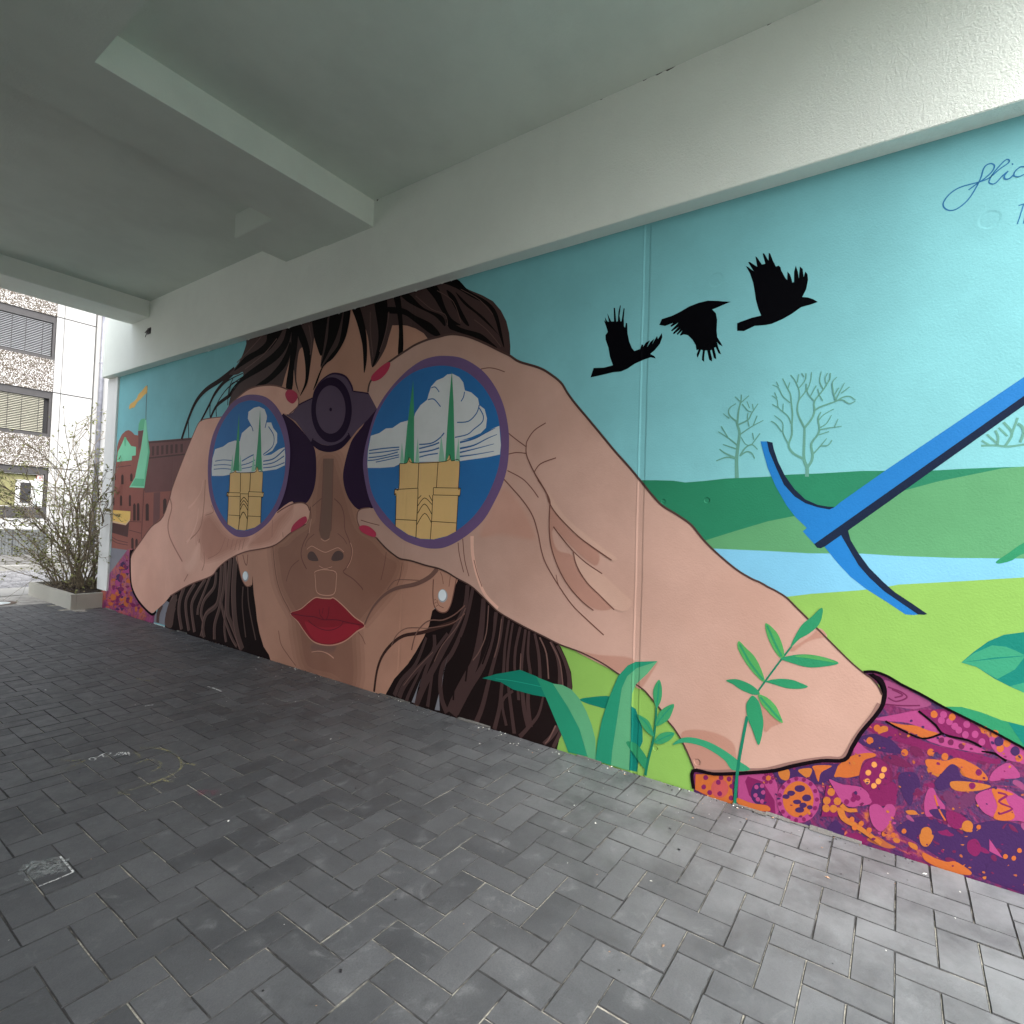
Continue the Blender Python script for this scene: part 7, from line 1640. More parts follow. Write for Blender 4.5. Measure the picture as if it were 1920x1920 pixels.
plant#2|leaf_mid|25|s|0.0,0.0|1083,134 1041,145 1006,125 974,89 967,65 979,33 1003,48 1032,79
plant#2|stem|26|l|13.3,8.0|978,4 967,78 944,186 937,265 935,348
plant#2|leaf_gr2|27|s|0.0,0.0|928,474 912,442 912,385 933,338 948,371 953,421
plant#2|leaf_gr2|27|s|0.0,0.0|933,251 929,299 901,343 852,375 858,334 879,291
plant#2|leaf_gr2|27|s|0.0,0.0|1031,283 991,277 964,258 942,201 975,210 1003,236
plant#2|leaf_gr2|27|s|0.0,0.0|940,173 916,216 877,238 843,240 863,204 907,172
plant#2|leaf_dk|28|l|6.6,6.6|926,458 929,401 934,345
plant#2|leaf_dk|28|l|6.0,5.8|930,260 899,312 859,365
plant#2|leaf_dk|28|l|7.3,7.2|1019,277 977,249 945,205
plant#2|leaf_dk|28|l|5.8,5.8|934,176 889,210 848,237
plant#3|leaf_mid2|25|s|0.0,0.0|850,184 825,214 782,237 721,243 662,235 603,215 557,192 507,167 578,144 613,176 661,199 720,213 794,209
plant#3|stem|26|l|12.5,11.9|566,-10 559,145 543,278 526,393
plant#3|stem|22|l|7.1,6.9|485,512 449,576 404,653 360,726
plant#3|leaf_mid|23|s|0.0,0.0|365,719 346,776 322,824 289,859 256,900 249,883 261,832 296,789 331,761
plant#3|leaf_gr3|23|s|0.0,0.0|465,808 434,791 407,755 387,690 402,670 432,706 457,759
plant#3|leaf_gr3|23|s|0.0,0.0|571,715 539,688 505,659 480,617 461,567 470,557 503,583 543,629 574,682
plant#3|leaf_mid|24|s|0.0,0.0|402,667 349,691 299,702 241,701 187,686 240,662 298,649 358,656
plant#3|leaf_mid|23|s|0.0,0.0|620,531 580,545 540,541 501,526 478,502 506,492 556,503 590,520
plant#3|leaf_mid|23|s|0.0,0.0|457,559 407,580 356,586 321,579 295,569 325,554 375,547 422,553
plant#3|leaf_mid|27|s|0.0,0.0|506,488 481,467 466,418 460,368 475,281 501,335 524,387 532,438 521,469
plant#3|leaf_gr3|28|s|0.0,0.0|484,497 447,491 414,464 398,434 385,398 418,412 450,439 472,463
plant#3|leaf_mid|25|l|7.9,7.9|458,799 427,735 397,677
plant#3|leaf_mid|24|l|8.4,8.3|567,701 521,627 467,564
plant#3|leaf_mid|29|l|8.5,8.3|476,488 435,448 392,407
plant#3|leaf_gr3|25|s|0.0,0.0|349,686 299,701 241,700 193,686 250,686 299,686"""
def cr_pts(p, closed, n):
    L = len(p); out = []
    for i in range(L if closed else L-1):
        g = (lambda k: p[k % L]) if closed else (lambda k: p[min(max(k, 0), L-1)])
        a, b_, c, d = g(i-1), g(i), g(i+1), g(i+2)
        for j in range(n):
            t = j/n
            out.append(tuple(.5*((2*b_[q])+(-a[q]+c[q])*t+(2*a[q]-5*b_[q]+4*c[q]-d[q])*t*t+(-a[q]+3*b_[q]-3*c[q]+d[q])*t**3) for q in (0, 1)))
    if not closed: out.append(p[-1])
    return out
def ribbon(p, w0, w1):
    q = cr_pts(p, False, 4); n = len(q); A = []; B = []
    for i in range(n):
        a, b_ = q[max(i-1, 0)], q[min(i+1, n-1)]; dx, dy = b_[0]-a[0], b_[1]-a[1]; l = math.hypot(dx, dy) or 1
        w_ = (w0+(w1-w0)*i/(n-1))/2; A.append((q[i][0]-dy/l*w_, q[i][1]+dx/l*w_)); B.append((q[i][0]+dy/l*w_, q[i][1]-dx/l*w_))
    return A, B
STEP = .00022
parts = {}
for line in MURAL.split('\n'):
    part, col, lev, kind, ww, ps = line.split('|')
    p = [tuple(float(x)/1000 for x in q.split(',')) for q in ps.split()]
    x = D-.002-STEP*int(lev)
    d = parts.setdefault(part, (MB(), []))
    if col not in d[1]: d[1].append(col)
    mi = d[1].index(col)
    if kind == 'l':
        w0, w1 = (float(q)/1000 for q in ww.split(','))
        A, B = ribbon(p, w0, w1); n = len(A)
        d[0].add([(x, a, b_) for a, b_ in A]+[(x, a, b_) for a, b_ in B], [(i, i+1, n+i+1, n+i) for i in range(n-1)], mi)
    else:
        q = cr_pts(p, True, 4) if kind == 's' else p
        ar = sum(q[i][0]*q[(i+1) % len(q)][1]-q[(i+1) % len(q)][0]*q[i][1] for i in range(len(q)))
        if ar > 0: q = q[::-1]
        d[0].add([(x, a, b_) for a, b_ in q], [tuple(range(len(q)))], mi)
s = MB(); s.add([(D-.0018, 7.56, 0), (D-.0018, Y0+.02, 0), (D-.0018, Y0+.02, 2.7315), (D-.0018, 7.56, 2.7315)], [(0, 1, 2, 3)])
s.build('painted_sky', PM['sky'], mural)
PLAB = {'hill#1': 'dark green painted hill', 'hill#2': 'mid green painted hill in front', 'hair#1': 'dark hair left of the painted chin', 'hair#2': 'dark hair right of the painted chin', 'hair#3': 'fringe and top hair',
        'hand#1': 'smaller painted hand on the left lens', 'hand#2': 'big painted hand and forearm on the right', 'crow#1': 'lowest black crow, wings raised', 'crow#2': 'middle crow, wings down', 'crow#3': 'highest crow, wings raised',
        'sleeve#1': 'patchwork pink and purple sleeve at the lower right', 'sleeve#2': 'orange and purple sleeve corner at the far left', 'lens#1': 'smaller left lens', 'lens#2': 'larger right lens with twin spires'}
for k, (mb, cols) in parts.items():
    o = mb.build({'town': 'brick_town'}.get(k, k.split('#')[0]), [PM[c] for c in cols], mural)
    if k in PLAB: o['label'] = PLAB[k]
# lens, nail-like sub-parts
bino = next(o for o in mural.children if o.name == 'binoculars')
for o in list(mural.children):
    if o.name.startswith('lens'):
        o.parent = bino
    if o.name.startswith('earring'):
        o.parent = next(c for c in mural.children if c.name == o.name.replace('earring', 'ear'))
# ------------------------------------------------------------------ paving
PX, PY, X0_, YV = .0998, .1017, 2.3016, .390
def rect(u, v, k):       # herringbone cell -> rectangle (x0,x1,y0,y1)
    if k == 0: return X0_+u*PX, X0_+(u+1)*PX, YV-(v+2)*PY, YV-v*PY
    return X0_+u*PX, X0_+(u+2)*PX, YV-(v+1)*PY, YV-v*PY
def proj(x, y, z):
    d = Vector((x, y, z))-EYE; f = d.dot(FWD)
    return None if f < .05 else (960+1034*d.dot(RIGHT)/f, 960+1034*d.dot(DOWN)/f)
def on_screen_area(r):
    c = [proj(x, y, 0) for x, y in ((r[0], r[2]), (r[1], r[2]), (r[1], r[3]), (r[0], r[3]))]
    if None in c or not any(0 < p[0] < 1920 and 0 < p[1] < 1920 for p in c): return 0
    c = [(min(max(a, 0), 1920), min(max(b_, 0), 1920)) for a, b_ in c]
    return abs(sum(c[i][0]*c[(i+1) % 4][1]-c[(i+1) % 4][0]*c[i][1] for i in range(4)))/2
cells = []
YEND = 8.38
for u in range(-73, 4):
    for v in range(-80, 20):
        k = (u+v) % 4
        if k not in (0, 2): continue
        r = rect(u, v, k)
        xm = D-.012 if r[2] < 7.75 else 2.9
        r = (max(r[0], -5 if r[2] > 4.3 else XL+.01), min(r[1], xm), max(r[2], -1.65), min(r[3], YEND))
        if r[1]-r[0] < .025 or r[3]-r[2] < .025: continue
        if r[3] > 7.7 and r[1] > 2.36: continue
        cells.append((on_screen_area(r), r))
cells.sort(key=lambda c: -c[0])
pave = struct(bx('passage_pavement', M['joint'], None, -5.0, D-.016, -1.65, YEND, -.06, -.0042))
def paver_verts(w, l, g=.0013, bv=.0020, h=.05):
    a, b_ = w/2-g, l/2-g; c, d = a-bv, b_-bv
    vs = [(-a, -b_, -h), (a, -b_, -h), (a, b_, -h), (-a, b_, -h), (-a, -b_, -bv), (a, -b_, -bv), (a, b_, -bv), (-a, b_, -bv), (-c, -d, 0), (c, -d, 0), (c, d, 0), (-c, d, 0)]
    fs = [(8, 9, 10, 11)]
    for i in range(4):
        j = (i+1) % 4; fs += [(i, j, j+4, i+4), (i+4, j+4, j+8, i+8)]
    return vs, fs
def arris(n): return [0 if i % 9 == 0 else 1 for i in range(n)]
cache = {}
def lvl(x, y): return .0022*noise.noise(Vector((x*1.4, y*1.4, 0)))-.0012
po = parent_loc(pave)
for a, r in cells[:300]:
    w_, l_ = r[1]-r[0], r[3]-r[2]; key = (round(w_, 3), round(l_, 3))
    if key not in cache:
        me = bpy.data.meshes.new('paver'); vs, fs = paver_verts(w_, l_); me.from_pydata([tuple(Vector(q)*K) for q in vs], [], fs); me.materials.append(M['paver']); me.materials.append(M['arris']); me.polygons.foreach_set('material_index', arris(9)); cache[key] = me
    o = bpy.data.objects.new('paver', cache[key]); C.objects.link(o); o.parent = pave
    cx, cy = (r[0]+r[1])/2, (r[2]+r[3])/2
    o.location = Vector((cx+R.uniform(-.0012, .0012), cy+R.uniform(-.0012, .0012), lvl(cx, cy)+R.uniform(-.0006, .0006)))*K
    o.rotation_euler = (R.gauss(0, .004), R.gauss(0, .004), R.gauss(0, .006))
b = MB()
for a, r in cells[300:]:
    w_, l_ = r[1]-r[0], r[3]-r[2]; vs, fs = paver_verts(w_, l_)
    cx, cy = (r[0]+r[1])/2, (r[2]+r[3])/2; z = lvl(cx, cy)+R.uniform(-.0006, .0006); tx, ty, rz = R.gauss(0, .004), R.gauss(0, .004), R.gauss(0, .006)
    b.add([(cx+x-rz*y, cy+y+rz*x, z+q+tx*y-ty*x) for x, y, q in vs], fs)
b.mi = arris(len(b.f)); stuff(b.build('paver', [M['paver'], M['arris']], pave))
# loose chips and flakes on the paving
b = MB()
for i in range(380):
    t = R.random()
    if t < .5: y = R.uniform(-.3, 6); x = D-.03-abs(R.gauss(0, .14))
    else: x = R.uniform(.4, 2.5); y = R.uniform(0, 6.5)
    s_ = R.choice((.0015, .002, .003, .0045)); a = R.uniform(0, 6.3); mi = 0 if R.random() < .33 else (1 if R.random() < .3 else 2)
    e = R.uniform(.5, 2.2); z = .0012
    v = [(x+s_*e*math.cos(a), y+s_*e*math.sin(a), z), (x-s_*math.sin(a), y+s_*math.cos(a), z+.001), (x-s_*e*math.cos(a), y-s_*e*math.sin(a), z), (x+s_*math.sin(a), y-s_*math.cos(a), z+.0015), (x, y, z+s_*.7)]
    b.add(v, [(0, 1, 4), (1, 2, 4), (2, 3, 4), (3, 0, 4)], mi)
for i in range(420):
    y = R.uniform(-.3, 6.5); x = D-.014-abs(R.gauss(0, .022)); s_ = R.uniform(.0015, .005); a = R.uniform(0, 6.3); z = .0008
    if noise.noise(Vector((y*2.1, 9, 0))) < -.12: continue
    v = [(x+s_*math.cos(a), y+s_*math.sin(a), z), (x-s_*math.sin(a), y+s_*math.cos(a), z), (x-s_*math.cos(a), y-s_*math.sin(a), z), (x+s_*math.sin(a), y-s_*math.cos(a), z), (x, y, z+s_*.8)]
    b.add(v, [(0, 1, 4), (1, 2, 4), (2, 3, 4), (3, 0, 4)], R.choice((2, 2, 2, 1, 0)))
ch = b.build('paint_flakes', [M['chip'], M['litter'], M['black']]); stuff(ch); ch['label'] = 'pale paint flakes and crumbs scattered over the dark paving'; ch['category'] = 'litter'
# ------------------------------------------------------------------ chalk on the paving
def chalk_mat(name, col, cover):
    m, t, b_ = new_mat(name)
    f = noise_t(t, 70, 4, .7); g = noise_t(t, 7, 3)
    a = math_n(t, 'MULTIPLY', maprange(t, f, .38, .62, 0, 1), maprange(t, g, .3, .62, .35, 1))
    a = math_n(t, 'MULTIPLY', a, cover)
    b_.inputs['Base Color'].default_value = (*col, 1); b_.inputs['Roughness'].default_value = 1
    t.links.new(a, b_.inputs['Alpha']); return m
CH = [chalk_mat('chalk_white', (.74, .75, .75), 2.2), chalk_mat('chalk_yellow', (.42, .39, .20), .75), chalk_mat('chalk_pink', (.34, .07, .13), .45), chalk_mat('chalk_smudge', (.40, .43, .43), .42)]
CHALK = {'word': [(0, 0.0062, [(1.0489, 3.0834), (1.0452, 3.0771), (1.04, 3.0753), (1.0348, 3.0786), (1.0309, 3.0861), (1.0294, 3.0957), (1.0307, 3.1049), (1.0344, 3.1112), (1.0396, 3.1129), (1.0449, 3.1096), (1.0487, 3.102), (1.0502, 3.0923), (1.0488, 3.0831)]), (0, 0.0062, [(1.0523, 3.0901), (1.0842, 3.1163), (1.1092, 3.1262)]), (0, 0.0062, [(1.0844, 3.1143), (1.0798, 3.0795)]), (0, 0.0062, [(1.1193, 3.1069), (1.0874, 3.0742)]), (0, 0.0062, [(1.1193, 3.1069), (1.1098, 3.1124)]), (0, 0.0062, [(1.1043, 3.091), (1.0969, 3.0923)]), (0, 0.0062, [(1.0874, 3.0742), (1.0804, 3.0788)]), (0, 0.0062, [(1.1436, 3.088), (1.119, 3.0591)]), (0, 0.0062, [(1.119, 3.0591), (1.1114, 3.0662)]), (0, 0.0062, [(1.1501, 3.0786), (1.1274, 3.0493)]), (0, 0.0062, [(1.1574, 3.0739), (1.1349, 3.0406)]), (0, 0.0062, [(1.1408, 3.0337), (1.1637, 3.0665)]), (0, 0.0062, [(1.1637, 3.0665), (1.1517, 3.0283)]), (0, 0.0062, [(1.1517, 3.0283), (1.1732, 3.0555)]), (0, 0.0062, [(1.1732, 3.0555), (1.1616, 3.0093)])], 'oval': [(1, 0.012, [(1.2283, 3.0681), (1.2716, 3.0218), (1.3001, 2.94), (1.2992, 2.8375), (1.2768, 2.7384), (1.2395, 2.6802), (1.1852, 2.6473), (1.1214, 2.6379), (1.0551, 2.6354), (0.9828, 2.6509)]), (1, 0.012, [(1.1562, 2.6503), (1.1575, 2.6025), (1.1737, 2.5801)]), (1, 0.012, [(0.9828, 2.6509), (1.015, 2.5913)]), (1, 0.012, [(0.878, 3.0432), (0.9415, 3.0653), (1.0123, 3.1015)]), (1, 0.012, [(0.9421, 3.1926), (0.9755, 3.1412), (1.0022, 3.1221)]), (1, 0.012, [(1.1294, 2.8773), (1.1772, 2.8992), (1.2112, 2.8717), (1.2172, 2.8085), (1.1922, 2.7695), (1.1534, 2.7492)]), (1, 0.012, [(1.2758, 2.7309), (1.3003, 2.702), (1.3108, 2.6637)]), (1, 0.012, [(1.19, 3.0396), (1.1928, 2.9988), (1.1806, 2.9489)])], 'square': [(3, 0.02, [(0.5914, 2.2907), (0.6095, 2.332), (0.6359, 2.3466)]), (3, 0.02, [(0.597, 2.2819), (0.6174, 2.3297), (0.641, 2.3365)]), (3, 0.02, [(0.608, 2.2953), (0.6254, 2.3273), (0.646, 2.3264)]), (3, 0.02, [(0.6137, 2.2864), (0.6334, 2.3249), (0.651, 2.3164)]), (3, 0.02, [(0.6249, 2.2999), (0.6415, 2.3224), (0.656, 2.3064)]), (3, 0.02, [(0.6306, 2.2909), (0.6496, 2.32), (0.661, 2.2963)]), (3, 0.02, [(0.6421, 2.3046), (0.6577, 2.3176), (0.6659, 2.2864)]), (3, 0.02, [(0.6479, 2.2955), (0.6659, 2.3151), (0.6709, 2.2764)]), (3, 0.02, [(0.6597, 2.3094), (0.6742, 2.3126), (0.6759, 2.2664)]), (3, 0.02, [(0.6655, 2.3002), (0.6825, 2.3102), (0.6808, 2.2565)]), (3, 0.02, [(0.5828, 2.2315), (0.6344, 2.2281), (0.6848, 2.2014)]), (3, 0.02, [(0.588, 2.244), (0.6411, 2.2341), (0.6884, 2.2098)]), (3, 0.02, [(0.5932, 2.2566), (0.6478, 2.2402), (0.692, 2.2183)]), (3, 0.02, [(0.5984, 2.2695), (0.6546, 2.2463), (0.6956, 2.2268)]), (3, 0.02, [(0.6038, 2.2824), (0.6615, 2.2525), (0.6993, 2.2354)]), (3, 0.02, [(0.6092, 2.2956), (0.6685, 2.2587), (0.703, 2.2441)]), (3, 0.02, [(0.6147, 2.3089), (0.6755, 2.265), (0.7068, 2.2529)]), (3, 0.02, [(0.6202, 2.3224), (0.6826, 2.2714), (0.7105, 2.2617)]), (3, 0.02, [(0.6259, 2.3361), (0.6897, 2.2778), (0.7143, 2.2706)]), (0, 0.006, [(0.6973, 2.3094), (0.6966, 2.2426), (0.6958, 2.1785)]), (0, 0.005, [(0.5993, 2.1772), (0.6486, 2.1752), (0.6958, 2.1785)])], 'dash': [(1, 0.014, [(1.6936, 4.3497), (1.7116, 4.2598), (1.7378, 4.1931)]), (0, 0.012, [(1.9248, 3.8188), (1.9324, 3.7448), (1.9311, 3.6464)]), (0, 0.01, [(1.4942, 3.7001), (1.5175, 3.6982), (1.5377, 3.6878)])], 'pink': [(2, 0.05, [(1.1915, 2.4005), (1.2018, 2.3951), (1.2107, 2.3774)]), (2, 0.045, [(1.2244, 2.361), (1.2349, 2.3555), (1.2423, 2.3395)])]}
def chalk_thing(name, label, strokes):
    b = MB()
    for mi, w_, p in strokes:
        A, B = ribbon([tuple(q) for q in p], w_, w_); n = len(A)
        zz = .0032+.0002*(len(b.f) % 5)
        b.add([(x, y, zz) for x, y in A]+[(x, y, zz) for x, y in B], [(i, i+1, n+i+1, n+i) for i in range(n-1)], mi)
    return tag(b.build(name, CH), label, 'chalk drawing')
chalk_thing('chalk_writing', 'small white chalk writing MILEY, upside down at the edge of the faint yellow chalk oval', CHALK['word'])
chalk_thing('chalk_oval', 'faint yellow chalk oval with an inner loop on the dark paving', CHALK['oval'])
chalk_thing('chalk_square', 'single paver rubbed white with chalk, near the left edge of the paving', CHALK['square'])
for st, lb in zip(CHALK['dash'], ('yellowish chalk dash, the one nearest the planter', 'white chalk dash in front of the painted chin', 'small wavy white chalk dash between the bright dash and the oval')):
    chalk_thing('chalk_dash', lb, [st])
chalk_thing('chalk_smudge', 'two faded pink chalk blots right of the yellow chalk oval', CHALK['pink'])
# ------------------------------------------------------------------ ground outside
struct(bx('ground', M['ground'], None, -60, 60, -60, 90, -.3, -.09))
yard = struct(bx('yard', M['slab'], None, -30, 30, -30, -1.652, -.085, -.004))
struct(bx('side_yard', M['slab'], None, -30, -5.003, -1.65, YEND, -.085, -.004))
fore = struct(bx('forecourt', M['joint'], None, -12, 14, YEND+.003, 9.27, -.085, -.008))
b = MB(); me_s = {}
for i in range(-70, 60):
    for j in range(4):
        x0 = i*.16+(.08 if j % 2 else 0); y0 = YEND+.006+j*.2215
        vs, fs = paver_verts(.16, .22, .002, .002); z = R.uniform(-.002, .001)
        if -10 < x0 < 12: b.add([(x0+x, y0+.11+y, z+q) for x, y, q in vs], fs)
stuff(b.build('slab', M['slab'], fore))
lid = thing('manhole_cover', 'round pale manhole cover with a rusty rim set in the grey slabs', 'manhole cover', (1.86, 8.66, 0))
def disc(name, r0, r1, z, mat, n=28):
    b = MB(); vs = [(1.86+r*math.cos(i*6.2832/n), 8.66+r*math.sin(i*6.2832/n), z) for r in (r0, r1) for i in range(n)]
    if r0 == 0: b.add([(1.86+r1*math.cos(i*6.2832/n), 8.66+r1*math.sin(i*6.2832/n), z) for i in range(n)], [tuple(range(n))])
    else: b.add(vs, [(i, i+n, (i+1) % n+n, (i+1) % n) for i in range(n)])
    return b.build(name, mat, lid)
disc('plate', 0, .13, .005, M['pale']); disc('rim', .13, .19, .004, M['lid_rim'])
struct(bx('gutter_strip', M['kerb'], None, -14, 16, 9.273, 10.1, -.085, .006))
road = struct(bx('cobbled_street', M['joint'], None, -20, 22, 10.103, 12.8, -.085, -.02))
b = MB()
yy = 10.11; row = 0
while yy < 12.7:
    l = .085; x = -6+(row % 2)*.05
    while x < 9:
        w_ = R.uniform(.09, .13); vs, fs = paver_verts(w_, l, .004, .012, .04); z = R.uniform(-.012, .002)
        b.add([(x+w_/2+p, yy+l/2+q, z+s_) for p, q, s_ in vs], fs); x += w_
    yy += l; row += 1
stuff(b.build('sett', M['sett'], road))
kerb = struct(bx('kerb', M['kerb'], None, -14, 16, 12.803, 13.02, -.08, .075, bevel=.008))
struct(bx('far_pavement', M['asphalt'], None, -14, 16, 13.024, 15.6, -.08, .07))
# ------------------------------------------------------------------ planter and shrub
pl = thing('planter', 'low grey concrete planter box beside the end of the painted wall', 'planter', (2.4, 7.76, 0))
xa, xb, ya, yb, hp, tk = 2.30, 3.4, 7.875, 9.26, .172, .05
ya2 = 7.72
b = MB(); b.box(xa, xa+tk, ya2, yb, -.01, hp); b.build('long_panel', M['concrete'], pl, .004)
b = MB(); b.box(xa+tk+.001, xb, ya2+.001, ya2+tk, -.01, hp-.001); b.build('end_panel', M['concrete'], pl, .004)
b = MB(); b.box(xa+tk+.001, xb, yb-tk, yb-.001, -.01, hp-.001); b.build('end_panel', M['concrete'], pl, .004)
b = MB(); b.box(xb-tk, xb-.001, ya2+tk+.001, yb-tk-.001, -.01, hp-.001); b.build('long_panel', M['concrete'], pl, .004)
b = MB(); nx, ny = 26, 34
gx = lambda i: xa+tk+.002+(xb-xa-2*tk-.004)*i/nx
gy = lambda j: ya2+tk+.002+(yb-ya2-2*tk-.004)*j/ny
b.add([(gx(i), gy(j), .135+.03*noise.noise(Vector((gx(i)*9, gy(j)*9, 0)))+.05*math.exp(-((gx(i)-2.7)**2+(gy(j)-8.5)**2)*6)) for j in range(ny+1) for i in range(nx+1)],
      [(j*(nx+1)+i, j*(nx+1)+i+1, (j+1)*(nx+1)+i+1, (j+1)*(nx+1)+i) for j in range(ny) for i in range(nx)])
b.build('soil', M['soil'], pl)
b = MB()
for i in range(500):
    x, y = R.uniform(xa+tk+.02, 3.0), R.uniform(ya2+tk+.02, yb-tk-.02); a = R.uniform(0, 6.3); s_ = R.uniform(.012, .03); z = .15+.05*math.exp(-((x-2.7)**2+(y-8.5)**2)*6)+R.uniform(0, .02)
    b.add([(x+s_*math.cos(a), y+s_*math.sin(a), z), (x-s_*.5*math.sin(a), y+s_*.5*math.cos(a), z+R.uniform(-.01, .02)), (x-s_*math.cos(a), y-s_*math.sin(a), z), (x+s_*.5*math.sin(a), y-s_*.5*math.cos(a), z+R.uniform(-.01, .02))], [(0, 1, 2, 3)], int(R.random() < .35))
stuff(b.build('leaf_litter', [M['soil'], M['bud']], pl))
sh = thing('shrub', 'bare twiggy shrub with young green leaves growing in the concrete planter', 'shrub', (2.62, 8.5, .15))
br = MB(); lf = MB(); rs = random.Random(5)
def leaf_at(p, s_, mi):
    d = Vector((rs.gauss(0, 1), rs.gauss(0, 1), rs.gauss(.5, .8))).normalized(); a = d.orthogonal().normalized(); n = d.cross(a)
    a = (a+n*rs.uniform(-1, 1)).normalized(); p = Vector(p)
    lf.add([p, p+d*s_*.5+a*s_*.28, p+d*s_+Vector((0, 0, -.1*s_)), p+d*s_*.5-a*s_*.28], [(0, 1, 2), (0, 2, 3)], mi)
def grow(p, d, L_, r, depth):
    n = max(4, int(L_/.10)); pts_ = [Vector(p)]; d = Vector(d).normalized()
    for i in range(n):
        d = (d+Vector((rs.gauss(0, .13), rs.gauss(0, .13), rs.gauss(-.01, .10)))).normalized()
        pts_.append(pts_[-1]+d*L_/n)
    br.tube(pts_, r, r*.4, 5 if depth == 0 else 3)
    for i, q in enumerate(pts_[1:], 1):
        t = i/n
        low = q.z < .75
        if depth < 2 and t > .12 and rs.random() < (.85 if depth == 0 else .5):
            nd = (d+Vector((rs.gauss(0, .75), rs.gauss(0, .75), rs.gauss(.05, .5)))).normalized()
            grow(q, nd, L_*rs.uniform(.18, .40)*(1.1-.5*t), r*.5, depth+1)
        if depth > 0 or t > .35:
            for _ in range(rs.choice((0, 0, 1)) if low else rs.choice((0, 0, 0, 1))):
                leaf_at(q+Vector((rs.gauss(0, .012), rs.gauss(0, .012), rs.gauss(0, .012))), rs.uniform(.016, .030), 0 if rs.random() < (.6 if not low else .45) else 1)
    if depth > 0 or True:
        for _ in range(3): leaf_at(pts_[-1], rs.uniform(.022, .042), 0)
for i in range(46):
    a = rs.uniform(0, 6.283); q = rs.random()**.6
    p = (2.66+.20*q*math.cos(a), 8.52+.34*q*math.sin(a), .13)
    lean = rs.uniform(.03, .27)
    d = (math.cos(a)*lean, math.sin(a)*lean*1.1, 1)
    grow(p, d, rs.uniform(1.3, 2.25)*(1.08-.4*lean), rs.uniform(.006, .011), 0)
for i in range(26):       # low skirt of short shoots
    a = rs.uniform(0, 6.283); p = (2.64+.22*math.cos(a), 8.56+.40*math.sin(a), .13)
    grow(p, (math.cos(a)*.5, math.sin(a)*.55, rs.uniform(.6, 1.2)), rs.uniform(.5, .85), .006, 0)
grow((2.55, 8.7, .2), (-.24, .18, 1), 1.9, .009, 0)
stuff(br.build('branch', M['bark'], sh)); stuff(lf.build('leaf', [M['leaf'], M['bud']], sh))
# ------------------------------------------------------------------ building across the street
YB = 15.6
fb = thing('office_building', 'white and pebble-dashed office block across the cobbled street', 'building', (3, YB, 0))
XE = 4.10
bx('wall', M['facade_white'], fb, -9, 8, YB+.12, YB+6, 0, 6.0)
for i, (z0, z1) in enumerate(((2.0, 2.69), (3.705, 4.42), (5.41, 5.99))):
    bx('spandrel', M['aggregate'], fb, -8.99, XE, YB, YB+.12, z0, z1)
for z0, z1 in ((.62, 1.04),):
    bx('white_band', M['white_frame'], fb, -8.98, XE-.02, YB-.01, YB+.119, z0, z1-.17)
    bx('sill', M['dark_metal'], fb, -8.98, XE, YB-.03, YB+.118, z1-.168, z1+.02, bevel=.004)
b = MB(); x = 3.9
for i in range(150):
    x0 = XE+.05-i*.055
    b.box(x0-.05, x0, YB-.022+.004*(i % 2), YB+.05, .03, .617)
b.box(-4.2, XE+.06, YB, YB+.117, 0, .6175)
stuff(b.build('ribbed_panel', M['ribbed'], fb))
bx('panel_joint', M['black'], fb, 3.555, 3.565, YB-.026, YB-.0225, .03, .617)
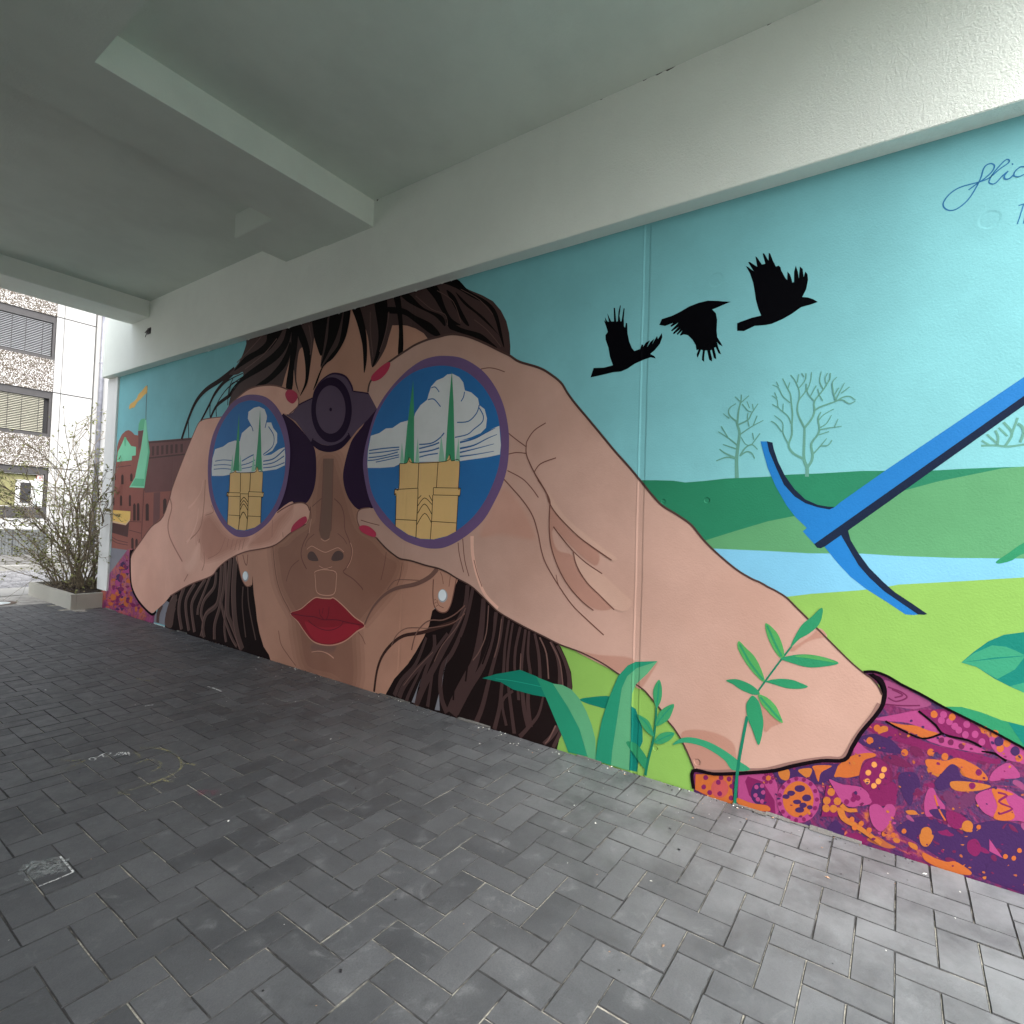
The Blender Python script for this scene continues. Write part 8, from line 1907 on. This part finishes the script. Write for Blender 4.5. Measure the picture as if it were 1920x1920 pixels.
# graffiti squiggle on the band
b = MB()
def squig(p, w_):
    A, B = ribbon(p, w_, w_); n = len(A)
    b.add([(x, YB-.0125, z) for x, z in A]+[(x, YB-.0125, z) for x, z in B], [(i, i+1, n+i+1, n+i) for i in range(n-1)])
squig([(3.38, .83), (3.5, .80), (3.62, .83), (3.70, .75), (3.78, .68), (3.84, .74), (3.83, .82), (3.76, .80), (3.66, .72)], .018)
squig([(3.35, .70), (3.42, .78), (3.40, .66)], .012); squig([(3.5, .66), (3.53, .80), (3.60, .69)], .012); squig([(3.88, .66), (3.92, .83)], .01)
b.build('graffiti', M['black'], fb)
def window(z0, z1, x0, x1, kind):
    w_ = bx('window', M['dark_metal'], fb, x0, x1, YB+.03, YB+.118, z1-.155, z1)   # shutter box, carries the rest
    w_.data.name = 'window'
    b = MB(); b.box(x1-.045, x1, YB+.02, YB+.117, z0, z1-.156); b.box(x0, x0+.045, YB+.02, YB+.117, z0, z1-.156); b.box(x0+.046, x1-.046, YB+.02, YB+.117, z0, z0+.07); b.build('frame', M['dark_metal'], w_)
    if kind == 'blind' or kind == 'warm':
        bx('pane', M['dark_void'], w_, x0+.046, x1-.046, YB+.10, YB+.1165, z0+.071, z1-.157)
        b = MB(); z = z0+.09; n = 0
        while z < z1-.16:
            b.add([(x0+.06, YB+.045, z), (x1-.06-(.07 if kind == 'warm' else 0), YB+.045, z), (x1-.06-(.07 if kind == 'warm' else 0), YB+.075, z+.022), (x0+.06, YB+.075, z+.022), (x0+.06, YB+.045, z+.003), (x1-.06-(.07 if kind == 'warm' else 0), YB+.045, z+.003)], [(0, 1, 2, 3), (0, 4, 5, 1)]); z += .037
        sb = b.build('blind', M['blind_warm' if kind == 'warm' else 'blind'], w_); stuff(sb)
        b = MB()
        for q in (.24, .55, .8): b.box(x1-q*(x1-x0)*.42-.004, x1-q*(x1-x0)*.42+.004, YB+.04, YB+.044, z0+.09, z1-.16)
        b.build('blind_cord', M['dark_metal'], w_)
    else:
        bx('room_wall', M['olive'], w_, x0+.046, x1-.046, YB+.112, YB+.1175, z0+.071, z1-.157)
        b = MB(); b.box(3.58, 4.02, YB+.09, YB+.108, z0+.10, z0+.66); b.build('inner_frame', M['white_frame'], w_)
        bx('inner_pane', M['dark_void'], w_, 3.66, 3.84, YB+.082, YB+.0895, z0+.16, z0+.60)
        bx('poster', M['pale'], w_, 3.89, 4.03, YB+.07, YB+.0815, z0+.1, z0+.7)
        b = MB()
        for q in ((x0+.047, x1-.06, z0+.073, z0+.085), (x1-.072, x1-.06, z0+.086, z1-.175), (x0+.047, x1-.06, z1-.174, z1-.165)): b.box(q[0], q[1], YB+.05, YB+.058, q[2], q[3])
        b.build('white_edging', M['white_frame'], w_)
        sg = bx('sign', M['red'], w_, 3.925, 4.03, YB+.060, YB+.064, z1-.29, z1-.18)
        bx('sign_face', M['white_frame'], sg, 3.933, 4.022, YB+.058, YB+.0598, z1-.282, z1-.188)
        for q in (3.958, 3.985): bx('pictogram', M['red'], sg, q, q+.016, YB+.0565, YB+.0578, z1-.262, z1-.208)
    return w_
for x0, x1 in ((1.9, XE), (-.4, 1.8), (-2.7, -.5), (-5, -2.8)):
    window(1.04, 2.0, x0, x1, 'shop' if x1 == XE else 'blind')
    window(2.69, 3.705, x0, x1, 'warm'); window(4.42, 5.41, x0, x1, 'blind')
for x0, x1 in ((1.801, 1.899), (-.499, -.401), (-2.799, -2.701)): bx('mullion', M['dark_metal'], fb, x0, x1, YB+.01, YB+.1185, 1.04, 5.41)
# white pier of concrete panels with dark joints
pz = [0, 2.0, 3.695, 5.405, 5.98]
for i in range(4):
    bx('panel', M['facade_white'], fb, 4.247, 4.83, YB-.02, YB+.1195, pz[i]+.01, pz[i+1]-.01, bevel=.003)
    bx('panel', M['facade_white'], fb, 4.105, 4.236, YB-.02, YB+.1195, pz[i]+.01, pz[i+1]-.01, bevel=.003)
bx('joint', M['dark_metal'], fb, 4.103, 4.829, YB+.0, YB+.119, 0.01, 5.96)
bx('pier', M['facade_white'], fb, 4.86, 5.6, YB-.05, YB+.119, 0, 5.99, bevel=.004)
dp = thing('downpipe', 'grey metal rain pipe running down the white pier across the street', 'pipe', (4.965, YB-.11, 0))
b = MB(); b.tube([(4.965, YB-.11, 0), (4.965, YB-.11, 4.2), (4.965, YB-.11, 5.9)], .05, .05, 14); b.build('pipe', M['zinc'], dp, smooth=True)
for z in (.5, 2.95, 3.4, 4.55):
    b = MB(); b.tube([(4.965, YB-.11, z), (4.965, YB-.11, z+.03)], .06, .06, 14); b.box(4.955, 4.975, YB-.06, YB-.0505, z, z+.03); b.build('clamp', M['zinc'], dp)
